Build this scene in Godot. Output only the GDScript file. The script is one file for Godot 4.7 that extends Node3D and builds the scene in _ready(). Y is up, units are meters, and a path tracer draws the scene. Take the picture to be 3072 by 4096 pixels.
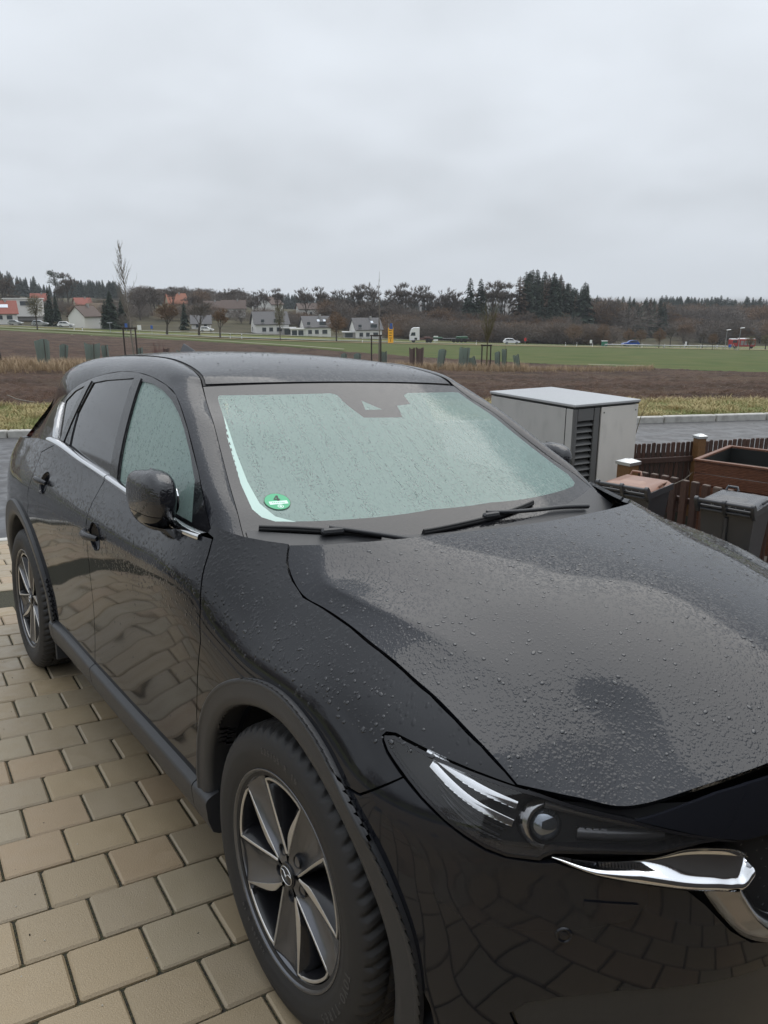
extends Node3D
# An overcast winter day on a sloping driveway: a dark wet SUV in front, bins, fences and a heat pump
# on the right, a road, a ploughed field, a village and wooded hills beyond.

const FWD := Vector3(0.59374, 0.05892, 0.8025)
var rng := RandomNumberGenerator.new()
var mats := {}
var used := {}
var car_at := Transform3D(Basis(Vector3(0.59374, 0.05892, 0.8025), Vector3(0.01392, 0.99641, -0.08346), Vector3(-0.80454, 0.06072, 0.59079)), Vector3(0.4554, -0.1894, -2.0071))
var pave_at := Transform3D(Basis(Vector3(0.59374, 0.05892, 0.8025), Vector3(0.03778, 0.99417, -0.10095), Vector3(-0.80377, 0.09026, 0.58806)), Vector3(0.4548, -0.213, -2.0049))


# ---------------------------------------------------------------- mesh helpers
class MB:
	var v := PackedVector3Array()
	var n := PackedVector3Array()
	var t := PackedVector2Array()
	var c := PackedColorArray()
	var ix := PackedInt32Array()
	var tint := Color(1, 1, 1)
	var tinted := false

	func vert(p: Vector3, nn: Vector3, uv := Vector2.ZERO) -> int:
		v.append(p)
		n.append(nn)
		t.append(uv)
		c.append(tint)
		return v.size() - 1

	# three indices, wound so that the face looks along the normals
	func face(a: int, b: int, d: int) -> void:
		var g := (v[b] - v[a]).cross(v[d] - v[a])
		if g.dot(n[a] + n[b] + n[d]) > 0.0:
			ix.append_array(PackedInt32Array([a, d, b]))
		else:
			ix.append_array(PackedInt32Array([a, b, d]))

	func quad(a: Vector3, b: Vector3, d: Vector3, e: Vector3, out := Vector3.ZERO) -> void:
		var g := (b - a).cross(d - a)
		if g.length_squared() < 1e-16:
			g = (d - a).cross(e - a)
		g = g.normalized()
		if out != Vector3.ZERO and g.dot(out) < 0.0:
			g = -g
		var l1 := (b - a).length()
		var l2 := (e - a).length()
		var k := vert(a, g, Vector2(0, 0))
		vert(b, g, Vector2(l1, 0))
		vert(d, g, Vector2(l1, l2))
		vert(e, g, Vector2(0, l2))
		face(k, k + 1, k + 2)
		face(k, k + 2, k + 3)

	func tri(a: Vector3, b: Vector3, d: Vector3, out := Vector3.ZERO) -> void:
		var g := (b - a).cross(d - a).normalized()
		if out != Vector3.ZERO and g.dot(out) < 0.0:
			g = -g
		var k := vert(a, g)
		vert(b, g, Vector2(1, 0))
		vert(d, g, Vector2(0, 1))
		face(k, k + 1, k + 2)

	# box with chamfered edges, in the frame x
	func box(x: Transform3D, size: Vector3, ch := 0.0) -> void:
		var h := size * 0.5
		ch = minf(ch, minf(h.x, minf(h.y, h.z)) * 0.9)
		var ax := [Vector3.RIGHT, Vector3.UP, Vector3.BACK]
		for k in 3:
			var u: Vector3 = ax[(k + 1) % 3]
			var w: Vector3 = ax[(k + 2) % 3]
			var nn: Vector3 = ax[k]
			var hu := h[(k + 1) % 3] - ch
			var hw := h[(k + 2) % 3] - ch
			for s: float in [-1.0, 1.0]:
				var o: Vector3 = nn * (h[k] * s)
				quad(x * (o - u * hu - w * hw), x * (o + u * hu - w * hw), x * (o + u * hu + w * hw), x * (o - u * hu + w * hw), x.basis * nn * s)
		if ch <= 0.0:
			return
		for k in 3:
			var a: Vector3 = ax[k]
			var u: Vector3 = ax[(k + 1) % 3]
			var w: Vector3 = ax[(k + 2) % 3]
			var ha := h[k] - ch
			var hu := h[(k + 1) % 3]
			var hw := h[(k + 2) % 3]
			for s: float in [-1.0, 1.0]:
				for r: float in [-1.0, 1.0]:
					var p1: Vector3 = u * (hu * s) + w * ((hw - ch) * r)
					var p2: Vector3 = u * ((hu - ch) * s) + w * (hw * r)
					quad(x * (p1 - a * ha), x * (p1 + a * ha), x * (p2 + a * ha), x * (p2 - a * ha), x.basis * (u * s + w * r))
		for sx: float in [-1.0, 1.0]:
			for sy: float in [-1.0, 1.0]:
				for sz: float in [-1.0, 1.0]:
					var s := Vector3(sx, sy, sz)
					var i := h - Vector3(ch, ch, ch)
					tri(x * (Vector3(h.x, i.y, i.z) * s), x * (Vector3(i.x, h.y, i.z) * s), x * (Vector3(i.x, i.y, h.z) * s), x.basis * s)

	# tube along points with radii (one or many)
	func tube(pts: Array, rad, sides := 8, caps := true) -> void:
		var m := pts.size()
		var up := Vector3.UP
		var base := -1
		for i in m:
			var p: Vector3 = pts[i]
			var d: Vector3 = (pts[mini(i + 1, m - 1)] - pts[maxi(i - 1, 0)]).normalized()
			if i == 0 and absf(d.dot(up)) > 0.9:
				up = Vector3.RIGHT
			var s := d.cross(up).normalized()
			var q := s.cross(d).normalized()
			up = q
			var r: float = rad[i] if rad is Array or rad is PackedFloat32Array else rad
			var first := v.size()
			for k in sides + 1:
				var an := TAU * k / sides
				var o := s * cos(an) + q * sin(an)
				vert(p + o * r, o, Vector2(float(k) / sides, i))
			if base >= 0:
				for k in sides:
					face(base + k, base + k + 1, first + k + 1)
					face(base + k, first + k + 1, first + k)
			base = first
			if caps and (i == 0 or i == m - 1):
				var cn := -d if i == 0 else d
				var mid := vert(p, cn)
				var ring := v.size()
				for k in sides + 1:
					var an := TAU * k / sides
					vert(p + (s * cos(an) + q * sin(an)) * r, cn)
				for k in sides:
					face(mid, ring + k, ring + k + 1)

	# surface of revolution: profile of (radius, along) pairs about an axis
	func lathe(x: Transform3D, prof: PackedVector2Array, sides: int, closed := false, from := 0.0, to := TAU) -> void:
		var m := prof.size()
		var first := v.size()
		var rows := sides + 1
		for k in rows:
			var an := lerpf(from, to, float(k) / sides)
			var cs := cos(an)
			var sn := sin(an)
			for i in m:
				var p := prof[i]
				var a := prof[i - 1] if i > 0 else (prof[m - 2] if closed else p)
				var b := prof[i + 1] if i < m - 1 else (prof[1] if closed else p)
				var d := b - a
				var nn := Vector2(d.y, -d.x).normalized()
				vert(x * Vector3(p.x * cs, p.x * sn, p.y), (x.basis * Vector3(nn.x * cs, nn.x * sn, nn.y)).normalized(), Vector2(an * p.x, p.y))
		for k in sides:
			for i in m - 1:
				var a := first + k * m + i
				if prof[i].x > 1e-6 or prof[i + 1].x > 1e-6:
					_f(a, a + m, a + m + 1)
					_f(a, a + m + 1, a + 1)

	func _f(a: int, b: int, d: int) -> void:
		if (v[b] - v[a]).cross(v[d] - v[a]).length_squared() > 1e-18:
			face(a, b, d)

	# grid of points rows x cols with smooth normals turned towards «out»
	func grid(p: Array, out: Vector3, uvs := 1.0) -> void:
		var m := p.size()
		var w: int = p[0].size()
		var first := v.size()
		for i in m:
			for j in w:
				var du: Vector3 = p[mini(i + 1, m - 1)][j] - p[maxi(i - 1, 0)][j]
				var dv: Vector3 = p[i][mini(j + 1, w - 1)] - p[i][maxi(j - 1, 0)]
				var nn := du.cross(dv).normalized()
				if nn.dot(out) < 0.0:
					nn = -nn
				vert(p[i][j], nn, Vector2(i, j) * uvs)
		for i in m - 1:
			for j in w - 1:
				var a := first + i * w + j
				_f(a, a + 1, a + w + 1)
				_f(a, a + w + 1, a + w)

	# extruded polygon (counter-clockwise or not) in the plane of x, from depth 0 to -deep along its z
	func prism(x: Transform3D, poly: PackedVector2Array, deep: float, bevel := 0.0, back := true) -> void:
		var nz := x.basis.z.normalized()
		if Geometry2D.is_polygon_clockwise(poly):
			poly = poly.duplicate()
			poly.reverse()
		var top := poly
		if bevel > 0.0:
			var ins := Geometry2D.offset_polygon(poly, -bevel, Geometry2D.JOIN_MITER)
			if ins.size() == 1 and ins[0].size() == poly.size():
				# keep corners paired
				var best := 0
				for k in poly.size():
					if ins[0][k].distance_to(poly[0]) < ins[0][best].distance_to(poly[0]):
						best = k
				top = PackedVector2Array()
				for k in poly.size():
					top.append(ins[0][(best + k) % poly.size()])
			else:
				bevel = 0.0
		var tris := Geometry2D.triangulate_polygon(top)
		var base := v.size()
		for p in top:
			vert(x * Vector3(p.x, p.y, 0), nz, p)
		for k in range(0, tris.size(), 3):
			face(base + tris[k], base + tris[k + 1], base + tris[k + 2])
		var m := poly.size()
		for k in m:
			var a := poly[k]
			var b := poly[(k + 1) % m]
			var d := b - a
			var o := x.basis * Vector3(d.y, -d.x, 0)
			if bevel > 0.0:
				var ta := top[k]
				var tb := top[(k + 1) % m]
				quad(x * Vector3(ta.x, ta.y, 0), x * Vector3(tb.x, tb.y, 0), x * Vector3(b.x, b.y, -bevel), x * Vector3(a.x, a.y, -bevel), o.normalized() + nz)
			quad(x * Vector3(a.x, a.y, -bevel), x * Vector3(b.x, b.y, -bevel), x * Vector3(b.x, b.y, -deep), x * Vector3(a.x, a.y, -deep), o)
		if back:
			var bt := Geometry2D.triangulate_polygon(poly)
			base = v.size()
			for p in poly:
				vert(x * Vector3(p.x, p.y, -deep), -nz, p)
			for k in range(0, bt.size(), 3):
				face(base + bt[k], base + bt[k + 1], base + bt[k + 2])

	func ball(x: Transform3D, rings := 8, sides := 12, low := -PI / 2) -> void:
		var first := v.size()
		var ib := x.basis.inverse().transposed()
		for i in rings + 1:
			var a := lerpf(low, PI / 2, float(i) / rings)
			for k in sides + 1:
				var b := TAU * k / sides
				var p := Vector3(cos(a) * cos(b), sin(a), cos(a) * sin(b))
				vert(x * p, (ib * p).normalized(), Vector2(float(k) / sides, float(i) / rings))
		for i in rings:
			for k in sides:
				var q := first + i * (sides + 1) + k
				_f(q, q + 1, q + sides + 2)
				_f(q, q + sides + 2, q + sides + 1)

	func append_mesh(m: Mesh, x: Transform3D) -> void:
		var ar := m.surface_get_arrays(0)
		var base := v.size()
		var pv: PackedVector3Array = ar[Mesh.ARRAY_VERTEX]
		var pn: PackedVector3Array = ar[Mesh.ARRAY_NORMAL]
		for k in pv.size():
			vert(x * pv[k], (x.basis * pn[k]).normalized())
		var id: PackedInt32Array = ar[Mesh.ARRAY_INDEX]
		for k in range(0, id.size(), 3):
			face(base + id[k], base + id[k + 1], base + id[k + 2])

	func mirror_z() -> MB:
		var o := MB.new()
		o.tinted = tinted
		o.c = c.duplicate()
		o.t = t.duplicate()
		for p in v:
			o.v.append(Vector3(p.x, p.y, -p.z))
		for p in n:
			o.n.append(Vector3(p.x, p.y, -p.z))
		for k in range(0, ix.size(), 3):
			o.ix.append_array(PackedInt32Array([ix[k], ix[k + 2], ix[k + 1]]))
		return o

	func mesh() -> ArrayMesh:
		var ar := []
		ar.resize(Mesh.ARRAY_MAX)
		ar[Mesh.ARRAY_VERTEX] = v
		ar[Mesh.ARRAY_NORMAL] = n
		ar[Mesh.ARRAY_TEX_UV] = t
		if tinted:
			ar[Mesh.ARRAY_COLOR] = c
		ar[Mesh.ARRAY_INDEX] = ix
		var m := ArrayMesh.new()
		m.add_surface_from_arrays(Mesh.PRIMITIVE_TRIANGLES, ar)
		return m


# A smooth surface: a uniform cubic B-spline over a grid of points.
class Surf:
	var a0 := 0.0
	var da := 1.0
	var na := 0
	var b0 := 0.0
	var db := 1.0
	var nb := 0
	var p := PackedVector3Array()
	var pos := Vector3.ZERO
	var nrm := Vector3.ZERO
	var side := 1.0

	func fill(fa0: float, fa1: float, fna: int, fb0: float, fb1: float, fnb: int, f: Callable) -> void:
		da = (fa1 - fa0) / (fna - 1)
		db = (fb1 - fb0) / (fnb - 1)
		a0 = fa0 - da
		b0 = fb0 - db
		na = fna + 2
		nb = fnb + 2
		p.resize(na * nb)
		for i in na:
			for j in nb:
				p[i * nb + j] = (f as Callable).call(a0 + da * i, b0 + db * j)

	func at(a: float, b: float) -> Vector3:
		var x := clampf((a - a0) / da, 1.0, na - 2.0001)
		var y := clampf((b - b0) / db, 1.0, nb - 2.0001)
		var i := int(x)
		var j := int(y)
		var s := x - i
		var r := y - j
		var wa := [(1 - s) ** 3 / 6, (3 * s ** 3 - 6 * s * s + 4) / 6, (-3 * s ** 3 + 3 * s * s + 3 * s + 1) / 6, s ** 3 / 6]
		var ga := [-(1 - s) ** 2 / 2, (3 * s * s - 4 * s) / 2, (-3 * s * s + 2 * s + 1) / 2, s * s / 2]
		var wb := [(1 - r) ** 3 / 6, (3 * r ** 3 - 6 * r * r + 4) / 6, (-3 * r ** 3 + 3 * r * r + 3 * r + 1) / 6, r ** 3 / 6]
		var gb := [-(1 - r) ** 2 / 2, (3 * r * r - 4 * r) / 2, (-3 * r * r + 2 * r + 1) / 2, r * r / 2]
		pos = Vector3.ZERO
		var du := Vector3.ZERO
		var dv := Vector3.ZERO
		for k in 4:
			var o := (i - 1 + k) * nb + j - 1
			var q := Vector3.ZERO
			var h := Vector3.ZERO
			for l in 4:
				var e := p[o + l]
				q += e * float(wb[l])
				h += e * float(gb[l])
			pos += q * float(wa[k])
			du += q * float(ga[k])
			dv += h * float(wa[k])
		nrm = (du / da).cross(dv / db).normalized() * side
		return pos


func herm(xs: Array, vs: Array, x: float) -> float:
	var n := xs.size()
	x = clampf(x, xs[0], xs[n - 1])
	var i := 0
	while i < n - 2 and x > xs[i + 1]:
		i += 1
	var h: float = xs[i + 1] - xs[i]
	var t: float = (x - xs[i]) / h
	var m0 := slope(xs, vs, i) * h
	var m1 := slope(xs, vs, i + 1) * h
	var a: float = vs[i]
	var b: float = vs[i + 1]
	return a * (2 * t * t * t - 3 * t * t + 1) + m0 * (t * t * t - 2 * t * t + t) + b * (-2 * t * t * t + 3 * t * t) + m1 * (t * t * t - t * t)


func slope(xs: Array, vs: Array, k: int) -> float:
	var n := xs.size()
	if k == 0:
		return (vs[1] - vs[0]) / (xs[1] - xs[0])
	if k == n - 1:
		return (vs[n - 1] - vs[n - 2]) / (xs[n - 1] - xs[n - 2])
	var ha: float = xs[k] - xs[k - 1]
	var hb: float = xs[k + 1] - xs[k]
	return ((vs[k] - vs[k - 1]) / ha * hb + (vs[k + 1] - vs[k]) / hb * ha) / (ha + hb)


# a Vector3 spline through points at parameters xs
func herm3(xs: Array, ps: Array, x: float) -> Vector3:
	var a := []
	var b := []
	var c := []
	for q: Vector3 in ps:
		a.append(q.x)
		b.append(q.y)
		c.append(q.z)
	return Vector3(herm(xs, a, x), herm(xs, b, x), herm(xs, c, x))


func poly(a: Array) -> PackedVector2Array:
	var o := PackedVector2Array()
	for k in range(0, a.size(), 2):
		o.append(Vector2(a[k], a[k + 1]))
	return o


# a smooth closed or open line through the points, n pieces per span
func smooth(a: PackedVector2Array, per := 4, closed := false) -> PackedVector2Array:
	var o := PackedVector2Array()
	var m := a.size()
	for i in (m if closed else m - 1):
		var p0 := a[(i - 1 + m) % m] if closed or i > 0 else a[i] * 2 - a[i + 1]
		var p1 := a[i]
		var p2 := a[(i + 1) % m]
		var p3 := a[(i + 2) % m] if closed or i + 2 < m else p2 * 2 - p1
		for k in per:
			o.append(p1.cubic_interpolate(p2, p0, p3, float(k) / per))
	if not closed:
		o.append(a[m - 1])
	return o


# part of a Surf cut out by a polygon in its parameters; «flange» turns its edge inwards
func panel(mb: MB, sf: Surf, pg: PackedVector2Array, cell: float, lift := 0.0, flange := 0.014, holes: Array = [], uvmode := 0, cell2 := 0.0) -> void:
	if cell2 <= 0.0:
		cell2 = cell
	if Geometry2D.is_polygon_clockwise(pg):
		pg.reverse()
	var lo := pg[0]
	var hi := pg[0]
	for q in pg:
		lo = lo.min(q)
		hi = hi.max(q)
	var nx := int(ceil((hi.x - lo.x) / cell)) + 1
	var ny := int(ceil((hi.y - lo.y) / cell2)) + 1
	var touched := {}
	var rings := [pg]
	rings.append_array(holes)
	for ring: PackedVector2Array in rings:
		for k in ring.size():
			var a := ring[k]
			var b := ring[(k + 1) % ring.size()]
			var steps := int(ceil(maxf(absf(b.x - a.x) / cell, absf(b.y - a.y) / cell2) * 4)) + 1
			for s in steps + 1:
				var q := a.lerp(b, float(s) / steps)
				for e in [Vector2(-1e-5, -1e-5), Vector2(1e-5, -1e-5), Vector2(1e-5, 1e-5), Vector2(-1e-5, 1e-5)]:
					touched[Vector2i(int(floor((q.x + e.x - lo.x) / cell)), int(floor((q.y + e.y - lo.y) / cell2)))] = true
	var ids := {}
	for i in nx:
		for j in ny:
			var r0 := lo + Vector2(i * cell, j * cell2)
			var rect := PackedVector2Array([r0, r0 + Vector2(cell, 0), r0 + Vector2(cell, cell2), r0 + Vector2(0, cell2)])
			if touched.has(Vector2i(i, j)):
				var got: Array = Geometry2D.intersect_polygons(rect, pg)
				for h: PackedVector2Array in holes:
					var nxt := []
					for g: PackedVector2Array in got:
						nxt.append_array(Geometry2D.clip_polygons(g, h))
					got = nxt
				for g: PackedVector2Array in got:
					var tr := Geometry2D.triangulate_polygon(g)
					for k in range(0, tr.size(), 3):
						_pf(mb, sf, ids, g[tr[k]], g[tr[k + 1]], g[tr[k + 2]], lift, uvmode)
			else:
				var mid := r0 + Vector2(cell, cell2) * 0.5
				var ok := Geometry2D.is_point_in_polygon(mid, pg)
				if ok:
					for h: PackedVector2Array in holes:
						ok = ok and not Geometry2D.is_point_in_polygon(mid, h)
				if ok:
					_pf(mb, sf, ids, rect[0], rect[1], rect[2], lift, uvmode)
					_pf(mb, sf, ids, rect[0], rect[2], rect[3], lift, uvmode)
	if flange > 0.0:
		for ring: PackedVector2Array in rings:
			var m := ring.size()
			for k in m:
				var a := ring[k]
				var b := ring[(k + 1) % m]
				var steps := int(ceil(maxf(absf(b.x - a.x) / cell, absf(b.y - a.y) / cell2))) + 0
				for s in maxi(steps, 1):
					var q0 := a.lerp(b, float(s) / maxi(steps, 1))
					var q1 := a.lerp(b, float(s + 1) / maxi(steps, 1))
					var p0 := sf.at(q0.x, q0.y) + sf.nrm * lift
					var n0 := sf.nrm
					var p1 := sf.at(q1.x, q1.y) + sf.nrm * lift
					var n1 := sf.nrm
					if (p1 - p0).length() < 1e-6:
						continue
					var inner := sf.at(lerpf(q0.x, q1.x, 0.5) - (b - a).normalized().y * 0.01, lerpf(q0.y, q1.y, 0.5) + (b - a).normalized().x * 0.01)
					var o := ((p0 + p1) * 0.5 - inner)
					if ring != pg:
						o = -o
					mb.quad(p0, p1, p1 - n1 * flange, p0 - n0 * flange, o)


func _pf(mb: MB, sf: Surf, ids: Dictionary, a: Vector2, b: Vector2, c: Vector2, lift: float, uvmode: int) -> void:
	if absf((b - a).cross(c - a)) < 1e-10:
		return
	var k := [0, 0, 0]
	var l := [a, b, c]
	for i in 3:
		var q: Vector2 = l[i]
		var key := Vector2i(roundi(q.x * 20000), roundi(q.y * 20000))
		if not ids.has(key):
			var p := sf.at(q.x, q.y) + sf.nrm * lift
			ids[key] = mb.vert(p, sf.nrm, q if uvmode == 0 else Vector2(p.x, p.z))
		k[i] = ids[key]
	if k[0] != k[1] and k[1] != k[2] and k[0] != k[2]:
		mb.face(k[0], k[1], k[2])


# ---------------------------------------------------------------- nodes
func numbered(called: String, parent: Node) -> String:
	var key := str(parent.get_instance_id()) + called
	used[key] = used.get(key, 0) + 1
	var k: int = used[key]
	return called if k == 1 else "%s_%03d" % [called, k - 1]


func put(called: String, mesh: Mesh, m: Material, parent: Node = null, x := Transform3D()) -> MeshInstance3D:
	var o := MeshInstance3D.new()
	var p: Node = parent if parent else self
	o.name = numbered(called, p)
	o.mesh = mesh
	o.material_override = m
	o.transform = x
	p.add_child(o, true)
	return o


func part(called: String, b: MB, m: Material, parent: Node = null, x := Transform3D()) -> MeshInstance3D:
	return put(called, b.mesh(), m, parent, x)


func tag(o: Node, label: String, category := "", group := "", kind := "") -> void:
	o.set_meta("label", label)
	if category:
		o.set_meta("category", category)
	if group:
		o.set_meta("group", group)
	if kind:
		o.set_meta("kind", kind)


func thing(called: String, label: String, category: String, x := Transform3D(), group := "") -> Node3D:
	var o := Node3D.new()
	o.name = numbered(called, self)
	o.transform = x
	add_child(o, true)
	tag(o, label, category, group)
	return o


func copy(o: Node3D, x: Transform3D, label: String) -> Node3D:
	var c: Node3D = o.duplicate()
	c.name = numbered(String(o.name).rstrip("0123456789").rstrip("_"), self)
	add_child(c, true)
	c.transform = x
	c.set_meta("label", label)
	return c


func struct(called: String, b: MB, m: Material, label := "") -> MeshInstance3D:
	var o := part(called, b, m)
	o.set_meta("kind", "structure")
	if label:
		o.set_meta("label", label)
	return o


func yaw(at: Vector3, a := 0.0) -> Transform3D:
	return Transform3D(Basis(Vector3.UP, a), at)


func shift(x: float, y: float, z: float) -> Transform3D:
	return Transform3D(Basis(), Vector3(x, y, z))


func rnd(a: float, b: float) -> float:
	return rng.randf_range(a, b)


# a point seen at photograph pixel (px, py) and so many metres ahead; used as a measuring aid
func seen(px: float, py: float, deep: float) -> Vector3:
	var u := (px - 1536.0) / 3050.0
	var w := (py - 2048.0) / 3050.0
	var c := cos(0.27)
	var s := sin(0.27)
	var d := Vector3(u, -s - w * c, -c + w * s)
	return Vector3(0, 1.55, 0) + d * (deep / -d.z)


# ---------------------------------------------------------------- materials
func mat(called: String, col: Color, rough := 0.6, metal := 0.0, spec := 0.5) -> StandardMaterial3D:
	var m := StandardMaterial3D.new()
	m.resource_name = called
	m.albedo_color = col.linear_to_srgb()
	m.roughness = rough
	m.metallic = metal
	m.metallic_specular = spec
	mats[called] = m
	return m


func noise(freq: float, octaves := 4, sd := 1, type := FastNoiseLite.TYPE_SIMPLEX) -> FastNoiseLite:
	var f := FastNoiseLite.new()
	f.noise_type = type
	f.frequency = freq
	f.fractal_octaves = octaves
	f.seed = sd
	return f


# a tiling colour texture from noise, between the given linear colours
func noise_tex(freq: float, octaves: int, sd: int, cols: Array, size := 512, type := FastNoiseLite.TYPE_SIMPLEX) -> NoiseTexture2D:
	var t := NoiseTexture2D.new()
	t.width = size
	t.height = size
	t.seamless = true
	t.seamless_blend_skirt = 0.15
	t.noise = noise(freq, octaves, sd, type)
	var g := Gradient.new()
	var o := PackedFloat32Array()
	var c := PackedColorArray()
	for k in cols.size():
		o.append(float(k) / (cols.size() - 1))
		c.append((cols[k] as Color).linear_to_srgb())
	g.offsets = o
	g.colors = c
	t.color_ramp = g
	return t


func bump_tex(freq: float, octaves: int, sd: int, size := 512, type := FastNoiseLite.TYPE_SIMPLEX) -> NoiseTexture2D:
	var t := NoiseTexture2D.new()
	t.width = size
	t.height = size
	t.seamless = true
	t.seamless_blend_skirt = 0.15
	t.noise = noise(freq, octaves, sd, type)
	return t


func relief(m: StandardMaterial3D, t: Texture2D, cm: float) -> void:
	m.heightmap_enabled = true
	m.heightmap_texture = t
	m.heightmap_scale = cm


func world_uv(m: StandardMaterial3D, metres: float) -> void:
	m.uv1_triplanar = true
	m.uv1_world_triplanar = true
	m.uv1_scale = Vector3.ONE / metres


# rain drops as a height picture; «dense» says how many there are at a height v (0 bottom, 1 top)
func drops(size: int, metres: float, count: int, r_lo: float, r_hi: float, dense: Callable, sd: int) -> ImageTexture:
	var g := RandomNumberGenerator.new()
	g.seed = sd
	var h := PackedFloat32Array()
	h.resize(size * size)
	var ppm := size / metres
	for k in count:
		var cx := g.randf() * size
		var cy := g.randf() * size
		var keep := g.randf()
		var big := g.randf()
		var r := lerpf(r_lo, r_hi, pow(big, 5.0)) * ppm
		var asp := g.randf_range(0.8, 1.5)
		var an := g.randf() * PI
		if keep > float((dense as Callable).call(cy / size)):
			continue
		var ca := cos(an)
		var sa := sin(an)
		var rr := int(ceil(r * asp))
		var tall := r / ppm * 0.3
		for yy in range(-rr, rr + 1):
			for xx in range(-rr, rr + 1):
				var u := (xx * ca + yy * sa) / (r * asp)
				var w := (-xx * sa + yy * ca) / r
				var d := u * u + w * w
				if d < 1.0:
					var q := posmod(int(cy) + yy, size) * size + posmod(int(cx) + xx, size)
					h[q] = maxf(h[q], tall * sqrt(1.0 - d))
	# heights in units of 1 mm
	for k in h.size():
		h[k] *= 1000.0
	var im := Image.create_from_data(size, size, false, Image.FORMAT_RF, h.to_byte_array())
	return ImageTexture.create_from_image(im)


func make_materials() -> void:
	# wet dark paint: a dark blue-black metallic
	var wet := drops(1024, 0.5, 18000, 0.0007, 0.0034, func(_v): return 1.0, 11)
	for who in ["paint_wet", "paint_body", "paint_plain"]:
		var m := mat(who, Color(0.011, 0.012, 0.016), 0.05, 0.0, 0.45)
		if who == "paint_wet":
			relief(m, wet, 0.045)
			m.uv1_scale = Vector3(2, 2, 2)
		elif who == "paint_body":
			m.albedo_color = Color(0.010, 0.0105, 0.013).linear_to_srgb()
			var side := drops(1024, 1.0, 26000, 0.0009, 0.0045, func(v):
				var y := 0.2 + float(v) * 1.05
				return 0.012 + 0.99 * smoothstep(0.82, 1.0, y), 12)
			relief(m, side, 0.07)
			m.uv1_scale = Vector3(1, 1 / 1.05, 1)
			m.uv1_offset = Vector3(0, -0.2 / 1.05, 0)
	var mc := mat("mirror_paint", Color(0.012, 0.0125, 0.016), 0.06, 0.0, 0.6)
	relief(mc, wet, 0.08)
	mc.uv1_triplanar = true
	mc.uv1_scale = Vector3(2, 2, 2)
	mat("black_gloss", Color(0.012, 0.012, 0.014), 0.06, 0.0, 0.5)
	relief(mats.black_gloss, wet, 0.03)
	mats.black_gloss.uv1_scale = Vector3(2, 2, 2)
	mat("piano_black", Color(0.01, 0.01, 0.012), 0.05)
	var cl := mat("cladding", Color(0.03, 0.031, 0.034), 0.42)
	relief(cl, bump_tex(0.3, 2, 3, 256), 0.03)
	world_uv(cl, 0.06)
	mat("dark_inside", Color(0.006, 0.006, 0.007), 0.9)
	mat("rubber_seal", Color(0.012, 0.012, 0.013), 0.6)
	mat("chrome", Color(0.72, 0.73, 0.75), 0.1, 1.0)
	mat("chrome_dark", Color(0.3, 0.3, 0.31), 0.18, 1.0)
	var ty := mat("tyre", Color(0.017, 0.0165, 0.017), 0.62)
	relief(ty, bump_tex(0.2, 3, 5, 256), 0.05)
	world_uv(ty, 0.1)
	mat("tyre_letters", Color(0.05, 0.048, 0.047), 0.5)
	mat("rim_paint", Color(0.15, 0.153, 0.165), 0.24, 0.85)
	mat("rim_face", Color(0.62, 0.6, 0.57), 0.34, 0.85)
	mat("brake", Color(0.1, 0.09, 0.085), 0.5, 0.8)
	# glass
	var wg := mat("misted_glass", Color(0.225, 0.335, 0.305), 0.07, 0.0, 0.6)
	wg.transparency = BaseMaterial3D.TRANSPARENCY_ALPHA
	wg.albedo_texture = streaks()
	wg.uv1_scale = Vector3(1.0, 0.75, 1)
	relief(wg, wet, 0.02)
	wg.albedo_color.a = 0.66
	var fg := mat("side_glass", Color(0.33, 0.46, 0.425), 0.07, 0.0, 0.6)
	fg.transparency = BaseMaterial3D.TRANSPARENCY_ALPHA
	fg.albedo_texture = streaks(0.6)
	relief(fg, drops(512, 0.5, 2600, 0.001, 0.004, func(_v): return 1.0, 14), 0.1)
	fg.uv1_scale = Vector3(2, 2, 2)
	fg.albedo_color.a = 0.62
	var dry := mat("clear_glass_edge", Color(0.42, 0.58, 0.53), 0.1)
	dry.transparency = BaseMaterial3D.TRANSPARENCY_ALPHA
	dry.albedo_color.a = 0.92
	var pg := mat("privacy_glass", Color(0.012, 0.013, 0.015), 0.03, 0.0, 0.9)
	relief(pg, drops(512, 0.5, 900, 0.001, 0.003, func(_v): return 1.0, 15), 0.06)
	pg.uv1_scale = Vector3(2, 2, 2)
	var lens := mat("lamp_lens", Color(0.5, 0.5, 0.5, 0.02), 0.02, 0.0, 0.5)
	lens.transparency = BaseMaterial3D.TRANSPARENCY_ALPHA
	mat("lamp_dark", Color(0.012, 0.012, 0.014), 0.25)
	mat("lamp_grey", Color(0.09, 0.09, 0.095), 0.3, 0.5)
	var ball := mat("lamp_ball", Color(0.2, 0.22, 0.25), 0.02, 0.9)
	ball.rim_enabled = false
	mat("red_lens", Color(0.3, 0.01, 0.012), 0.1)
	mat("interior", Color(0.03, 0.03, 0.032), 0.7)
	mat("interior_light", Color(0.35, 0.36, 0.36), 0.8)
	mat("sticker_green", Color(0.02, 0.36, 0.16), 0.3)
	mat("sticker_rim", Color(0.01, 0.06, 0.03), 0.3)
	mat("sticker_white", Color(0.62, 0.8, 0.72), 0.4)
	mat("ink", Color(0.01, 0.012, 0.012), 0.5)
	var water := mat("water_drop", Color(0.012, 0.013, 0.016), 0.02, 0.0, 0.6)
	water.rim_enabled = false


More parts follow.
